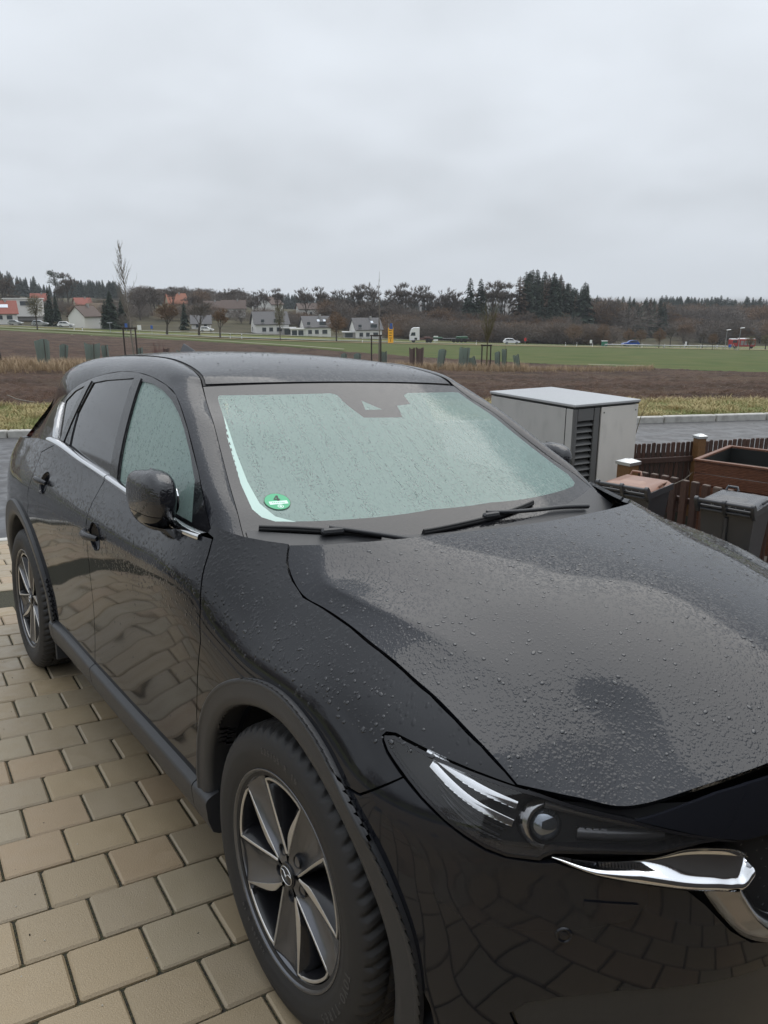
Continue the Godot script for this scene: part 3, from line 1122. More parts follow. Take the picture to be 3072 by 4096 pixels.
func window_parts(car: Node, pr: Array) -> void:
	# side glass with its black surround
	var outer := poly([-2.42, 1.208, -2.475, 1.26, -2.535, 1.32, -2.585, 1.375, -2.502, 1.408, -2.345, 1.456, -2.173, 1.493, -1.94, 1.518, -1.72, 1.532, -1.54, 1.531, -1.358, 1.516, -1.19, 1.491, -1.07, 1.461, -0.997, 1.426, -0.875, 1.36, -0.701, 1.248, -0.58, 1.15, -0.515, 1.097, -0.758, 1.10, -1.45, 1.137, -2.0, 1.175])
	var w_front := poly([-1.345, 1.138, -1.442, 1.499, -1.321, 1.493, -1.197, 1.473, -1.087, 1.444, -0.989, 1.405, -0.9, 1.359, -0.80, 1.296, -0.705, 1.22, -0.655, 1.106])
	var w_rear := poly([-2.082, 1.20, -2.128, 1.346, -2.071, 1.479, -1.89, 1.494, -1.608, 1.506, -1.538, 1.510, -1.451, 1.148])
	var w_quart := poly([-2.281, 1.21, -2.357, 1.296, -2.454, 1.384, -2.342, 1.435, -2.183, 1.466, -2.172, 1.47, -2.254, 1.21])
	var b := MB.new()
	panel(b, s_side, outer, 0.05, -0.001, 0.006, [w_front, w_rear, w_quart])
	both("window_surround", pr, b, mats.black_gloss)
	b = MB.new()
	panel(b, s_side, w_front, 0.05, -0.006, 0.0)
	both("front_side_window", pr, b, mats.side_glass)
	b = MB.new()
	panel(b, s_side, w_rear, 0.05, -0.006, 0.0)
	both("rear_side_window", pr, b, mats.privacy_glass)
	b = MB.new()
	panel(b, s_side, w_quart, 0.05, -0.005, 0.0)
	both("quarter_window", pr, b, mats.privacy_glass)
	# the divider between rear window and quarter window stands a little proud, with a dark gap
	b = MB.new()
	panel(b, s_side, poly([-2.19, 1.206, -2.262, 1.212, -2.178, 1.478, -2.10, 1.485]), 0.05, 0.003, 0.004)
	both("window_divider", pr, b, mats.black_gloss)
	b = MB.new()
	panel(b, s_side, poly([-1.36, 1.14, -1.452, 1.508, -1.53, 1.513, -1.443, 1.145]), 0.05, 0.003, 0.004)
	both("centre_pillar", pr, b, mats.black_gloss)
	# bright strip along the belt line and up the rear pillar
	for seg in [[-0.515, -1.448], [-1.456, -2.37]]:
		b = MB.new()
		var rows := []
		for k in 25:
			var x := lerpf(seg[0], seg[1], k / 24.0)
			var yb := herm([-2.42, -2.19, -1.8, -1.45, -0.758, -0.5], [1.21, 1.203, 1.167, 1.14, 1.1, 1.092], x)
			var p := s_side.at(x, yb)
			var w := s_body.at(x, yb - 0.005)
			var q := Vector3(x, yb, maxf(p.z, w.z))
			rows.append([q + Vector3(0, -0.009, 0.0), q + Vector3(0, -0.006, 0.007), q + Vector3(0, 0.006, 0.005), q + Vector3(0, 0.011, -0.004), q + Vector3(0, 0.011, -0.02)])
		b.grid(rows, Vector3(0, 0.5, 1))
		both("belt_strip", pr, b, mats.chrome)
	b = MB.new()
	panel(b, s_side, poly([-2.58, 1.375, -2.53, 1.32, -2.468, 1.26, -2.412, 1.217, -2.365, 1.214, -2.40, 1.26, -2.462, 1.32, -2.512, 1.374]), 0.05, 0.005, 0.006)
	both("belt_strip", pr, b, mats.chrome)
	# windscreen: misted glass inside a black border
	var clear := poly([0.936, 0.88, 0.925, 0.9, 0.9, 0.905, 0.236, 0.922, 0.198, 0.91, 0.185, 0.835, 0.139, 0.742, -0.139, 0.735, -0.185, 0.82, -0.31, 0.83, -0.33, 0.9, -0.39, 0.918, -0.9, 0.915, -0.95, 0.905, -0.955, 0.87, -0.95, 0.655, -0.955, 0.3, -0.945, 0.14, -0.915, 0.09, -0.87, 0.08, -0.6, 0.117, -0.178, 0.165, 0.171, 0.168, 0.596, 0.119, 0.877, 0.08, 0.92, 0.095, 0.945, 0.134, 0.957, 0.274, 0.95, 0.558])
	var whole := poly([-1.0, -0.075, 1.0, -0.075, 1.0, 1.0, -1.0, 1.0])
	var eye := poly([0.055, 0.865, -0.04, 0.797, 0.083, 0.797])
	var dry := poly([0.94, 0.72, 0.957, 0.56, 0.957, 0.274, 0.945, 0.134, 0.92, 0.095, 0.877, 0.08, 0.80, 0.088, 0.87, 0.108, 0.91, 0.17, 0.928, 0.29, 0.937, 0.46])
	b = MB.new()
	panel(b, s_wind, whole, 0.05, 0.0, 0.0, [clear, eye], 0, 0.036)
	var ws := part("windscreen", b, mats.black_gloss, car)
	b = MB.new()
	var misted := Geometry2D.clip_polygons(clear, dry)
	panel(b, s_wind, misted[0], 0.05, 0.0, 0.0, [], 0, 0.036)
	panel(b, s_wind, eye, 0.02, 0.0, 0.0, [], 0, 0.02)
	part("misted_pane", b, mats.misted_glass, ws)
	b = MB.new()
	panel(b, s_wind, dry, 0.05, 0.0, 0.0, [], 0, 0.036)
	part("clear_edge", b, mats.clear_glass_edge, ws)
	# round green emission sticker with its 4
	var p := s_wind.at(0.841, 0.188)
	var nn := s_wind.nrm
	var ux := (s_wind.at(0.78, 0.2) - s_wind.at(0.9, 0.178)).normalized()
	var f := Transform3D(Basis(ux, nn.cross(ux), nn), p + nn * 0.002)
	b = MB.new()
	b.prism(f, ellipse(0, 0, 0.0395, 0.0395, 32), 0.001)
	var st := part("green_sticker", b, mats.sticker_rim, ws)
	b = MB.new()
	b.prism(f.translated_local(Vector3(0, 0, 0.0006)), ellipse(0, 0, 0.0375, 0.0375, 32), 0.0005)
	part("disc", b, mats.sticker_green, st)
	b = MB.new()
	b.prism(f.translated_local(Vector3(0.002, -0.0065, 0.0012)) * Transform3D(Basis(Vector3.BACK, 0.06), Vector3.ZERO), poly([-0.028, -0.0075, 0.028, -0.0075, 0.028, 0.0075, -0.028, 0.0075]), 0.0005)
	b.prism(f.translated_local(Vector3(0.004, -0.024, 0.0012)), ellipse(0, 0, 0.009, 0.009, 20), 0.0005)
	part("white_field", b, mats.sticker_white, st)
	b = MB.new()
	b.lathe(f.translated_local(Vector3(0.004, -0.024, 0.0016)), PackedVector2Array([Vector2(0.0045, 0), Vector2(0.0065, 0)]), 20)
	for k in 7:
		b.prism(f.translated_local(Vector3(-0.017 + k * 0.0056, -0.0062 + 0.001 * sin(k * 2.0), 0.0017)), poly([0, -0.002, 0.003, -0.0012, 0.0026, 0.0016, 0.0004, 0.0022]), 0.0003)
	part("seal_print", b, mats.sticker_green, st)
	b = MB.new()
	var tm := text_mesh("4", 0.036)
	b.append_mesh(tm, f.translated_local(Vector3(0.0, 0.014, 0.0013)))
	part("number_four", b, mats.ink, st)


func text_mesh(s: String, tall: float) -> TextMesh:
	var t := TextMesh.new()
	var fnt := SystemFont.new()
	fnt.font_names = PackedStringArray(["Droid Sans"])
	fnt.font_weight = 700
	t.font = fnt
	t.text = s
	t.font_size = 32
	t.pixel_size = tall / 32.0
	t.depth = 0.0006
	return t


func inset(pg: PackedVector2Array, by: float) -> PackedVector2Array:
	var got := Geometry2D.offset_polygon(pg, -by, Geometry2D.JOIN_MITER)
	return got[0] if got.size() else pg


# a bar lying on a Surf along a line of parameters: cross section as pairs (across in second parameter, lift)
func surf_bar(b: MB, sf: Surf, line: Array, section: Array, per := 6, close := false) -> void:
	var sm := smooth(poly(line), per)
	var rows := []
	for k in sm.size():
		var q := sm[k]
		var d := (sm[mini(k + 1, sm.size() - 1)] - sm[maxi(k - 1, 0)]).normalized()
		var o := Vector2(-d.y, d.x)
		var row := []
		for e: Vector2 in section:
			var p := sf.at(q.x + o.x * e.x, q.y + o.y * e.x)
			row.append(p + sf.nrm * e.y)
		rows.append(row)
	sf.at(sm[0].x, sm[0].y)
	b.grid(rows, sf.nrm)


func lamp_parts(car: Node, pr: Array) -> void:
	var outline := poly([0.355, 0.855, 0.379, 0.859, 0.421, 0.853, 0.471, 0.845, 0.534, 0.836, 0.591, 0.827, 0.649, 0.817, 0.69, 0.811, 0.752, 0.797, 0.846, 0.779, 0.925, 0.761, 0.992, 0.747, 1.04, 0.736,
		1.047, 0.733, 1.006, 0.739, 0.973, 0.737, 0.938, 0.729, 0.893, 0.719, 0.794, 0.720, 0.717, 0.716, 0.699, 0.708, 0.692, 0.701, 0.633, 0.703, 0.596, 0.714, 0.562, 0.730, 0.52, 0.751, 0.47, 0.78, 0.427, 0.806, 0.376, 0.835, 0.358, 0.849])
	var b := MB.new()
	panel(b, s_body, outline, 0.03, -0.001, 0.0)
	var two := [null, null]
	for k in 2:
		var n := Node3D.new()
		n.name = numbered("headlight", car)
		car.add_child(n, true)
		two[k] = n
	var put2 := func(called: String, mb: MB, m: Material):
		part(called, mb, m, two[0])
		part(called, mb.mirror_z(), m, two[1])
	put2.call("lens", b, mats.lamp_lens)
	b = MB.new()
	panel(b, s_body, outline, 0.04, -0.075, 0.0)
	panel(b, s_body, outline, 0.04, 0.0, 0.08, [inset(outline, 0.0055)])
	put2.call("housing", b, mats.lamp_dark)
	# two bright light bars
	b = MB.new()
	var sec := [Vector2(-0.0075, -0.05), Vector2(-0.0075, -0.02), Vector2(-0.006, -0.018), Vector2(0.006, -0.018), Vector2(0.0075, -0.02), Vector2(0.0075, -0.05)]
	surf_bar(b, s_body, [0.47, 0.834, 0.52, 0.808, 0.58, 0.78, 0.643, 0.757], sec)
	surf_bar(b, s_body, [0.455, 0.855, 0.50, 0.838, 0.57, 0.813, 0.65, 0.789], sec)
	put2.call("light_bar", b, mats.chrome)
	b = MB.new()
	for q in [[0.48, 0.818, 0.53, 0.785, 0.58, 0.757, 0.628, 0.738], [0.49, 0.803, 0.53, 0.772, 0.57, 0.747, 0.62, 0.726], [0.50, 0.788, 0.54, 0.757, 0.575, 0.735, 0.625, 0.716]]:
		surf_bar(b, s_body, q, [Vector2(-0.003, -0.06), Vector2(-0.002, -0.03), Vector2(0.002, -0.03), Vector2(0.003, -0.06)])
	put2.call("reflector_fin", b, mats.lamp_grey)
	# projector
	var p := s_body.at(0.702, 0.756)
	var nn := (s_body.nrm + Vector3(0.7, 0, 0)).normalized()
	var f := frame_on(p - s_body.nrm * 0.045, nn)
	b = MB.new()
	b.ball(Transform3D(f.basis * Basis(Vector3.RIGHT, PI / 2) * Basis.from_scale(Vector3(0.031, 0.024, 0.031)), f.origin + f.basis.z * 0.006), 10, 20, -0.2)
	put2.call("projector", b, mats.lamp_ball)
	b = MB.new()
	b.lathe(f, PackedVector2Array([Vector2(0.033, -0.01), Vector2(0.034, 0.012), Vector2(0.037, 0.016), Vector2(0.044, 0.012), Vector2(0.052, -0.004), Vector2(0.054, -0.03)]), 28)
	put2.call("bezel", b, mats.chrome_dark)
	b = MB.new()
	surf_bar(b, s_body, [0.70, 0.793, 0.78, 0.779, 0.86, 0.764, 0.95, 0.749], [Vector2(-0.004, -0.05), Vector2(-0.004, -0.02), Vector2(0.010, -0.012), Vector2(0.011, -0.05)])
	surf_bar(b, s_body, [0.76, 0.742, 0.84, 0.740, 0.92, 0.742], [Vector2(-0.013, -0.05), Vector2(-0.012, -0.03), Vector2(0.012, -0.022), Vector2(0.013, -0.05)])
	put2.call("inner_shelf", b, mats.lamp_grey)


func grille_parts(car: Node) -> void:
	var send: float = ps[PX.size() - 1]
	var b := MB.new()
	var hole := poly([1.0, 0.735, 1.05, 0.728, 1.13, 0.735, send, 0.742, send, 0.5, 1.15, 0.52, 1.10, 0.56, 1.06, 0.61, 1.0, 0.66])
	panel(b, s_body, hole, 0.04, -0.07, 0.0)
	_join(b, b.mirror_z())
	var g := Node3D.new()
	g.name = "grille"
	car.add_child(g, true)
	part("backing", b, mats.dark_inside, g)
	# zigzag lattice
	b = MB.new()
	for r in 13:
		var y := 0.512 + r * 0.0195
		var pts := []
		var s := 1.03 + (0.0 if r % 2 == 0 else 0.0125)
		var k := 0
		while s < send:
			if Geometry2D.is_point_in_polygon(Vector2(s, y), hole):
				var dy: float = [0.0, 0.006, 0.0, -0.011][k % 4]
				pts.append(s_body.at(s, y + dy) - s_body.nrm * (0.032 if k % 2 == 0 else 0.038))
			s += 0.0125
			k += 1
		if pts.size() > 2:
			b.tube(pts, 0.0017, 5)
	_join(b, b.mirror_z())
	part("lattice", b, mats.piano_black, g)
	# bright wing below the lamp, sweeping round into the darker frame under the grille
	b = MB.new()
	var st := [0.712, 0.73, 0.757, 0.822, 0.888, 0.955, 1.0, 1.034, 1.058, 1.071]
	var yb := [0.7105, 0.7035, 0.695, 0.680, 0.668, 0.656, 0.651, 0.646, 0.650, 0.672]
	var yt := [0.7125, 0.711, 0.707, 0.706, 0.712, 0.728, 0.727, 0.722, 0.713, 0.70]
	var rows := []
	for k in 61:
		var s := lerpf(0.712, 1.071, k / 60.0)
		var lo := herm(st, yb, s)
		var hi := herm(st, yt, s)
		var grow := smoothstep(0.71, 0.80, s)
		var lip := minf(0.020, (hi - lo) * 0.55)
		var row := []
		for e in [[0.0, -0.012], [0.0, 0.010], [0.12, 0.0165], [lip * 0.62 / maxf(hi - lo, 0.001), 0.0175], [lip / maxf(hi - lo, 0.001), 0.012], [lip / maxf(hi - lo, 0.001) + 0.06, 0.0], [0.72, -0.012], [0.9, -0.010], [1.0, 0.0], [1.0, -0.03]]:
			var p := s_body.at(s, lerpf(lo, hi, minf(e[0], 1.0)))
			row.append(p + s_body.nrm * e[1] * lerpf(0.25, 1.0, grow))
		rows.append(row)
	s_body.at(0.9, 0.68)
	b.grid(rows, s_body.nrm + Vector3.UP * 0.5)
	part("bright_wing", b, mats.chrome, g)
	part("bright_wing", b.mirror_z(), mats.chrome, g)
	b = MB.new()
	rows = []
	var ol := smooth(poly([0.985, 0.648, 1.0, 0.625, 1.045, 0.568, 1.09, 0.535, 1.16, 0.514, 1.28, 0.508, send, 0.506]), 8)
	var il := smooth(poly([1.06, 0.655, 1.072, 0.632, 1.10, 0.592, 1.14, 0.562, 1.20, 0.545, 1.30, 0.54, send, 0.538]), 8)
	for k in ol.size():
		var row := []
		for e in [[0.0, -0.02], [0.0, 0.004], [0.3, 0.008], [0.62, 0.020], [0.72, 0.021], [1.0, 0.0], [1.0, -0.05]]:
			var q := ol[k].lerp(il[k], e[0])
			var p := s_body.at(q.x, q.y)
			row.append(p + s_body.nrm * e[1])
		rows.append(row)
	s_body.at(1.1, 0.6)
	b.grid(rows, s_body.nrm)
	_join(b, b.mirror_z())
	part("grille_frame", b, mats.chrome_dark, g)


func trim_parts(car: Node, pr: Array) -> void:
	# wheel arch cladding
	for q in [[0.0, 0.355, 0.487, 0.420, -13.0, 183.0], [-2.70, 0.36, 0.523, 0.437, -4.0, 176.0]]:
		var b := MB.new()
		var rows := []
		var w: float = q[2] - q[3]
		for k in 73:
			var a := deg_to_rad(lerpf(q[4], q[5], k / 72.0))
			var row := []
			for e in [[0.0, -0.004], [0.0, 0.012], [0.05, 0.0165], [0.16, 0.0155], [0.22, 0.012], [0.6, 0.012], [0.86, 0.006], [0.97, -0.002], [1.0, -0.012], [1.0, -0.07]]:
				var r: float = q[2] - w * e[0]
				var p := s_body.at(q[0] + r * cos(a), q[1] + r * sin(a))
				row.append(p + s_body.nrm * e[1])
			rows.append(row)
		b.grid(rows, Vector3(0, 0, 1))
		both("arch_cladding", pr, b, mats.cladding)
		# dark liner behind
		b = MB.new()
		b.lathe(Transform3D(Basis(), Vector3(q[0], q[1], 0)), PackedVector2Array([Vector2(q[3] + 0.012, 0.79), Vector2(q[3] + 0.015, 0.5), Vector2(0.1, 0.48)]), 40, false, deg_to_rad(-30.0), deg_to_rad(210.0))
		both("arch_liner", pr, b, mats.dark_inside)
	# sill cladding in three lengths
	for q in [[-0.405, -0.512], [-0.517, -1.558], [-1.563, -2.165], [-2.169, -2.215]]:
		var b := MB.new()
		var rows := []
		for k in 13:
			var x := lerpf(q[0], q[1], k / 12.0)
			var z := s_body.at(x, 0.38).z
			var up := 0.010 * smoothstep(-1.0, -2.2, x)
			rows.append([Vector3(x, 0.380 + up, z - 0.02), Vector3(x, 0.374 + up, z + 0.002), Vector3(x, 0.366 + up, z + 0.016), Vector3(x, 0.358 + up, z + 0.021), Vector3(x, 0.348 + up, z + 0.022), Vector3(x, 0.30 + up, z + 0.016), Vector3(x, 0.262 + up, z + 0.002), Vector3(x, 0.252 + up, z - 0.015), Vector3(x, 0.245 + up, z - 0.1)])
		b.grid(rows, Vector3(0, 0.1, 1))
		for e in [0, 12]:
			var r: Array = rows[e]
			for j in r.size() - 1:
				b.tri(Vector3(q[0] if e == 0 else q[1], 0.31, r[0].z - 0.09), r[j], r[j + 1], Vector3(1 if e == 0 else -1, 0, 0))
		both("sill_cladding", pr, b, mats.cladding)
	# dark shell inside and floor
	var b := MB.new()
	var send: float = ps[PX.size() - 1]
	panel(b, s_body, poly([-3.9, 0.42, send, 0.42, send, 0.8, 0.7, 0.8, 0.3, 0.92, -0.3, 1.02, -0.5, 1.06, -2.2, 1.16, -3.9, 1.05]), 0.1, -0.03, 0.0, [ellipse(0, 0.355, 0.44, 0.44, 24), ellipse(-2.7, 0.36, 0.46, 0.46, 24), ellipse(-1.318, 0.951, 0.07, 0.06), ellipse(-2.125, 1.041, 0.07, 0.06)])
	_join(b, b.mirror_z())
	panel(b, s_hood, poly([0.02, -0.97, 0.02, 0.97, 0.985, 0.97, 0.985, -0.97]), 0.1, -0.025, 0.0)
	b.box(Transform3D(Basis(), Vector3(-1.35, 0.33, 0)), Vector3(1.75, 0.2, 1.6))
	b.box(Transform3D(Basis(), Vector3(-1.35, 0.36, 0)), Vector3(4.1, 0.2, 0.9))
	b.box(Transform3D(Basis(), Vector3(0.45, 0.5, 0)), Vector3(0.25, 0.5, 1.1))
	part("underbody", b, mats.dark_inside, car)
	# mud flap ahead of the rear wheel
	b = MB.new()
	b.box(Transform3D(Basis(Vector3.BACK, 0.12), Vector3(-2.20, 0.25, 0.79)), Vector3(0.012, 0.12, 0.15), 0.004)
	both("mud_flap", pr, b, mats.cladding)


func tyre_mesh() -> ArrayMesh:
	var b := MB.new()
	# half profile from the bead to the middle of the tread: radius, out from the middle
	var prof := [Vector2(0.240, 0.098), Vector2(0.2585, 0.104), Vector2(0.264, 0.1075), Vector2(0.2665, 0.1068), Vector2(0.269, 0.109), Vector2(0.281, 0.1125), Vector2(0.2835, 0.1118), Vector2(0.286, 0.1132), Vector2(0.303, 0.1152), Vector2(0.3055, 0.1142), Vector2(0.308, 0.1150), Vector2(0.322, 0.1125), Vector2(0.3245, 0.1108), Vector2(0.327, 0.1114), Vector2(0.340, 0.1065), Vector2(0.350, 0.100), Vector2(0.357, 0.092), Vector2(0.3615, 0.081), Vector2(0.363, 0.066), Vector2(0.3635, 0.054), Vector2(0.356, 0.053), Vector2(0.356, 0.045), Vector2(0.3645, 0.044), Vector2(0.365, 0.02), Vector2(0.357, 0.019), Vector2(0.357, 0.0)]
	var full := prof.duplicate()
	for k in range(prof.size() - 1, -1, -1):
		full.append(Vector2(prof[k].x, -prof[k].y))
	var lugs := 62
	var rows := []
	for k in lugs * 6 + 1:
		var an := TAU * k / (lugs * 6)
		var row := []
		for q: Vector2 in full:
			var r := q.x
			var skew := q.y * 0.35 * (1.0 if q.y > 0 else -1.0) / 0.365
			var ph := fposmod(an + skew, TAU) / TAU * lugs
			var f := absf(fposmod(ph, 1.0) - 0.5)
			if r > 0.346 and absf(q.y) > 0.012 and f > 0.36:
				r -= 0.0075 * smoothstep(0.344, 0.355, r)
			row.append(Vector3(r * cos(an), r * sin(an), q.y))
		rows.append(row)
	var m := rows.size()
	var w := full.size()
	for i in m:
		for j in w:
			var du: Vector3 = rows[mini(i + 1, m - 1)][j] - rows[maxi(i - 1, 0)][j]
			var dv: Vector3 = rows[i][mini(j + 1, w - 1)] - rows[i][maxi(j - 1, 0)]
			var nn := du.cross(dv).normalized()
			var p: Vector3 = rows[i][j]
			var mid := Vector3(p.x, p.y, 0).normalized() * 0.3
			if nn.dot(p - mid) < 0:
				nn = -nn
			b.vert(p, nn)
	for i in m - 1:
		for j in w - 1:
			var a := i * w + j
			b._f(a, a + 1, a + w + 1)
			b._f(a, a + w + 1, a + w)
	return b.mesh()


func curved_text(b: MB, s: String, tall: float, r: float, mid: float, z: float, spread := 1.0) -> void:
	var wide := tall * 0.78 * spread
	for k in s.length():
		if s[k] == " ":
			continue
		var a := mid - (k - (s.length() - 1) * 0.5) * wide / r
		var o := Vector3(cos(a), sin(a), 0)
		var out := Vector3(0, 0, 1)
		var right := -Vector3(-sin(a), cos(a), 0)
		var f := Transform3D(Basis(right, o, out), o * (r - tall * 0.36) + out * z)
		b.append_mesh(text_mesh(s[k], tall), f)


func wheel_parts(car: Node) -> void:
	var w := Node3D.new()
	w.name = "wheel"
	car.add_child(w, true)
	put("tyre", tyre_mesh(), mats.tyre, w)
	var b := MB.new()
	curved_text(b, "225/55 R 19", 0.021, 0.3155, deg_to_rad(88), 0.1150)
	curved_text(b, "TOYO-TIRES", 0.029, 0.3135, deg_to_rad(-28), 0.1152, 1.05)
	curved_text(b, "225/55 R 19", 0.017, 0.276, deg_to_rad(-122), 0.1122)
	part("tyre_lettering", b, mats.tyre_letters, w)
	# rim barrel and lip
	b = MB.new()
	b.lathe(Transform3D(), PackedVector2Array([Vector2(0.2585, 0.09), Vector2(0.2588, 0.1045), Vector2(0.2565, 0.1065), Vector2(0.2515, 0.105), Vector2(0.2475, 0.0985), Vector2(0.2445, 0.096), Vector2(0.2405, 0.095), Vector2(0.236, 0.086), Vector2(0.229, 0.05), Vector2(0.222, -0.1)]), 96)
	part("rim", b, mats.rim_paint, w)
	b = MB.new()
	b.lathe(Transform3D(Basis(), Vector3(0, 0, -0.03)), PackedVector2Array([Vector2(0.165, 0.0), Vector2(0.165, 0.012), Vector2(0.09, 0.014), Vector2(0.088, 0.05), Vector2(0.0, 0.05)]), 48)
	part("brake_disc", b, mats.brake, w)
	b = MB.new()
	b.lathe(Transform3D(Basis(), Vector3(0, 0, -0.06)), PackedVector2Array([Vector2(0.24, 0.0), Vector2(0.0, 0.0)]), 40)
	part("wheel_well_back", b, mats.dark_inside, w)
	# five sectors: an open petal edged with a bright machined line, and a hollow painted spoke on either side
	var face := MB.new()
	var spoke := MB.new()
	var inner := MB.new()
	var zf := func(r): return lerpf(0.086, 0.0985, clampf((float(r) - 0.05) / 0.19, 0, 1))
	for k in 5:
		var mid := deg_to_rad(91.0 + 72.0 * k)
		var dirv := func(r: float, a: float, z: float) -> Vector3:
			return Vector3(r * cos(mid + a), r * sin(mid + a), z)
		# outline of the petal, from the foot up one leg, round the rim and back
		var path := []
		var hw := deg_to_rad(21.5)
		for j in 13:
			var t := j / 12.0
			var r := lerpf(0.052, 0.232, t)
			path.append([r, asin(clampf((0.006 + (0.232 * sin(hw) - 0.006) * pow(t, 1.05)) / r, -1, 1)) + deg_to_rad(3.0) * (1.0 - t), lerpf(0.004, 0.0062, t)])
		for j in range(1, 9):
			path.append([0.2355, hw * (1.0 - 2.0 * j / 9.0) * 0.985, 0.0055])
		for j in 13:
			var t := 1.0 - j / 12.0
			var r := lerpf(0.052, 0.232, t)
			var wide := 0.0125 * smoothstep(0.02, 0.3, t) * (1.0 - smoothstep(0.3, 1.0, t)) + 0.0045
			path.append([r, -asin(clampf((0.006 + (0.232 * sin(hw) - 0.006) * pow(t, 1.05)) / r, -1, 1)) + deg_to_rad(3.0) * (1.0 - t), wide])
		var pts := []
		for q in path:
			pts.append(dirv.call(q[0], q[1], 0.0))
		var rows := []
		var rin := []
		for j in pts.size():
			var d: Vector3 = (pts[mini(j + 1, pts.size() - 1)] - pts[maxi(j - 1, 0)]).normalized()
			var o := Vector3(-d.y, d.x, 0)
			var cen := Vector3(cos(mid), sin(mid), 0) * 0.16
			if o.dot(cen - pts[j]) < 0:
				o = -o
			var z: float = zf.call(path[j][0])
			var wd: float = path[j][2]
			var p0: Vector3 = pts[j] + Vector3(0, 0, z)
			rows.append([p0 - Vector3(0, 0, 0.004) - o * 0.0012, p0 - o * 0.0004, p0, p0 + o * wd, p0 + o * (wd + 0.0008) - Vector3(0, 0, 0.003)])
			# the wall that falls from the line into the opening
			var leg := 1.0 if j < 13 else (0.25 if j < 21 else 1.6)
			var t2: float = clampf((path[j][0] - 0.06) / 0.17, 0, 1)
			rin.append([p0 + o * wd - Vector3(0, 0, 0.001), p0 + o * (wd + 0.012 * leg * t2 + 0.001) - Vector3(0, 0, 0.012), p0 + o * (wd + 0.019 * leg * t2 + 0.002) - Vector3(0, 0, 0.035), p0 + o * (wd + 0.020 * leg * t2 + 0.002) - Vector3(0, 0, 0.075)])
		face.grid(rows, Vector3(0, 0, 1))
		inner.grid(rin, Vector3(0, 0, 1))
		# the painted hollow between this petal and the next
		var m2 := mid + deg_to_rad(36.0)
		rows = []
		for j in 15:
			var t := j / 14.0
			var r := lerpf(0.030, 0.2405, t)
			var row := []
			var rp := clampf(r, 0.052, 0.232)
			var tp := (rp - 0.052) / 0.18
			var ang := asin(clampf((0.006 + (0.232 * sin(hw) - 0.006) * pow(tp, 1.05)) / rp, -1, 1))
			var a1 := mid + ang + deg_to_rad(3.0) * (1.0 - tp)
			var a2 := mid + deg_to_rad(72.0) - ang + deg_to_rad(3.0) * (1.0 - tp)
			for e in 11:
				var u := e / 10.0
				var a := lerpf(a1, a2, u)
				var dip := sin(PI * u)
				var z: float = zf.call(r) - 0.001 - (0.019 * pow(dip, 0.8) * smoothstep(0.02, 0.09, r) * (1.0 - 0.55 * smoothstep(0.19, 0.24, r)))
				row.append(Vector3(r * cos(a), r * sin(a), z))
			rows.append(row)
		spoke.grid(rows, Vector3(0, 0, 1))
		# bolt hole
		var h := MB.new()
		var hp := Vector3(cos(m2 + 0.05) * 0.058, sin(m2 + 0.05) * 0.058, 0.0)
		inner.lathe(Transform3D(Basis(), hp + Vector3(0, 0, 0.0815)), PackedVector2Array([Vector2(0.0155, -0.002), Vector2(0.015, 0.0), Vector2(0.0125, -0.002), Vector2(0.0125, -0.03), Vector2(0.0, -0.03)]), 18)
	part("spokes", spoke, mats.rim_paint, w)
	part("spoke_walls", inner, mats.lamp_dark, w)
	part("machined_edges", face, mats.rim_face, w)
	# hub cap with its winged oval
	b = MB.new()
	b.lathe(Transform3D(Basis(), Vector3(0, 0, 0.083)), PackedVector2Array([Vector2(0.031, -0.01), Vector2(0.031, 0.004), Vector2(0.0285, 0.0065), Vector2(0.0, 0.0075)]), 32)
	var cap := part("hub_cap", b, mats.lamp_dark, w)
	b = MB.new()
	var ring := []
	for k in 33:
		var a := TAU * k / 32
		ring.append(Vector3(0.0255 * cos(a), 0.0215 * sin(a), 0.0915))
	b.tube(ring, 0.0014, 6, false)
	b.tube([Vector3(-0.024, 0.006, 0.0915), Vector3(-0.012, 0.009, 0.092), Vector3(-0.004, 0.003, 0.0925), Vector3(0, -0.003, 0.0925), Vector3(0.004, 0.003, 0.0925), Vector3(0.012, 0.009, 0.092), Vector3(0.024, 0.006, 0.0915)], 0.0015, 6)
	part("badge", b, mats.chrome, cap)
	b = MB.new()
	b.tube([Vector3(0.19, -0.118, 0.06), Vector3(0.172, -0.106, 0.075)], [0.0045, 0.0035], 8)
	part("valve", b, mats.rubber_seal, w)
	for t in [[0.0, 1.0], [0.0, -1.0], [-2.698, 1.0], [-2.698, -1.0]]:
		var o: Node3D = w if t[0] == 0.0 and t[1] > 0 else w.duplicate()
		if o != w:
			o.name = numbered("wheel_copy", car).replace("wheel_copy", "wheel") if false else "wheel_%03d" % [1 if t[0] == 0.0 else (2 if t[1] > 0 else 3)]
			car.add_child(o, true)
		var y := 0.362 if t[1] > 0 else 0.362 - 0.0475
		o.transform = Transform3D(Basis(Vector3.BACK, 0.0 if t[0] == 0.0 else 0.09) if t[1] > 0 else Basis(Vector3.UP, PI), Vector3(t[0], y, 0.772 * t[1]))


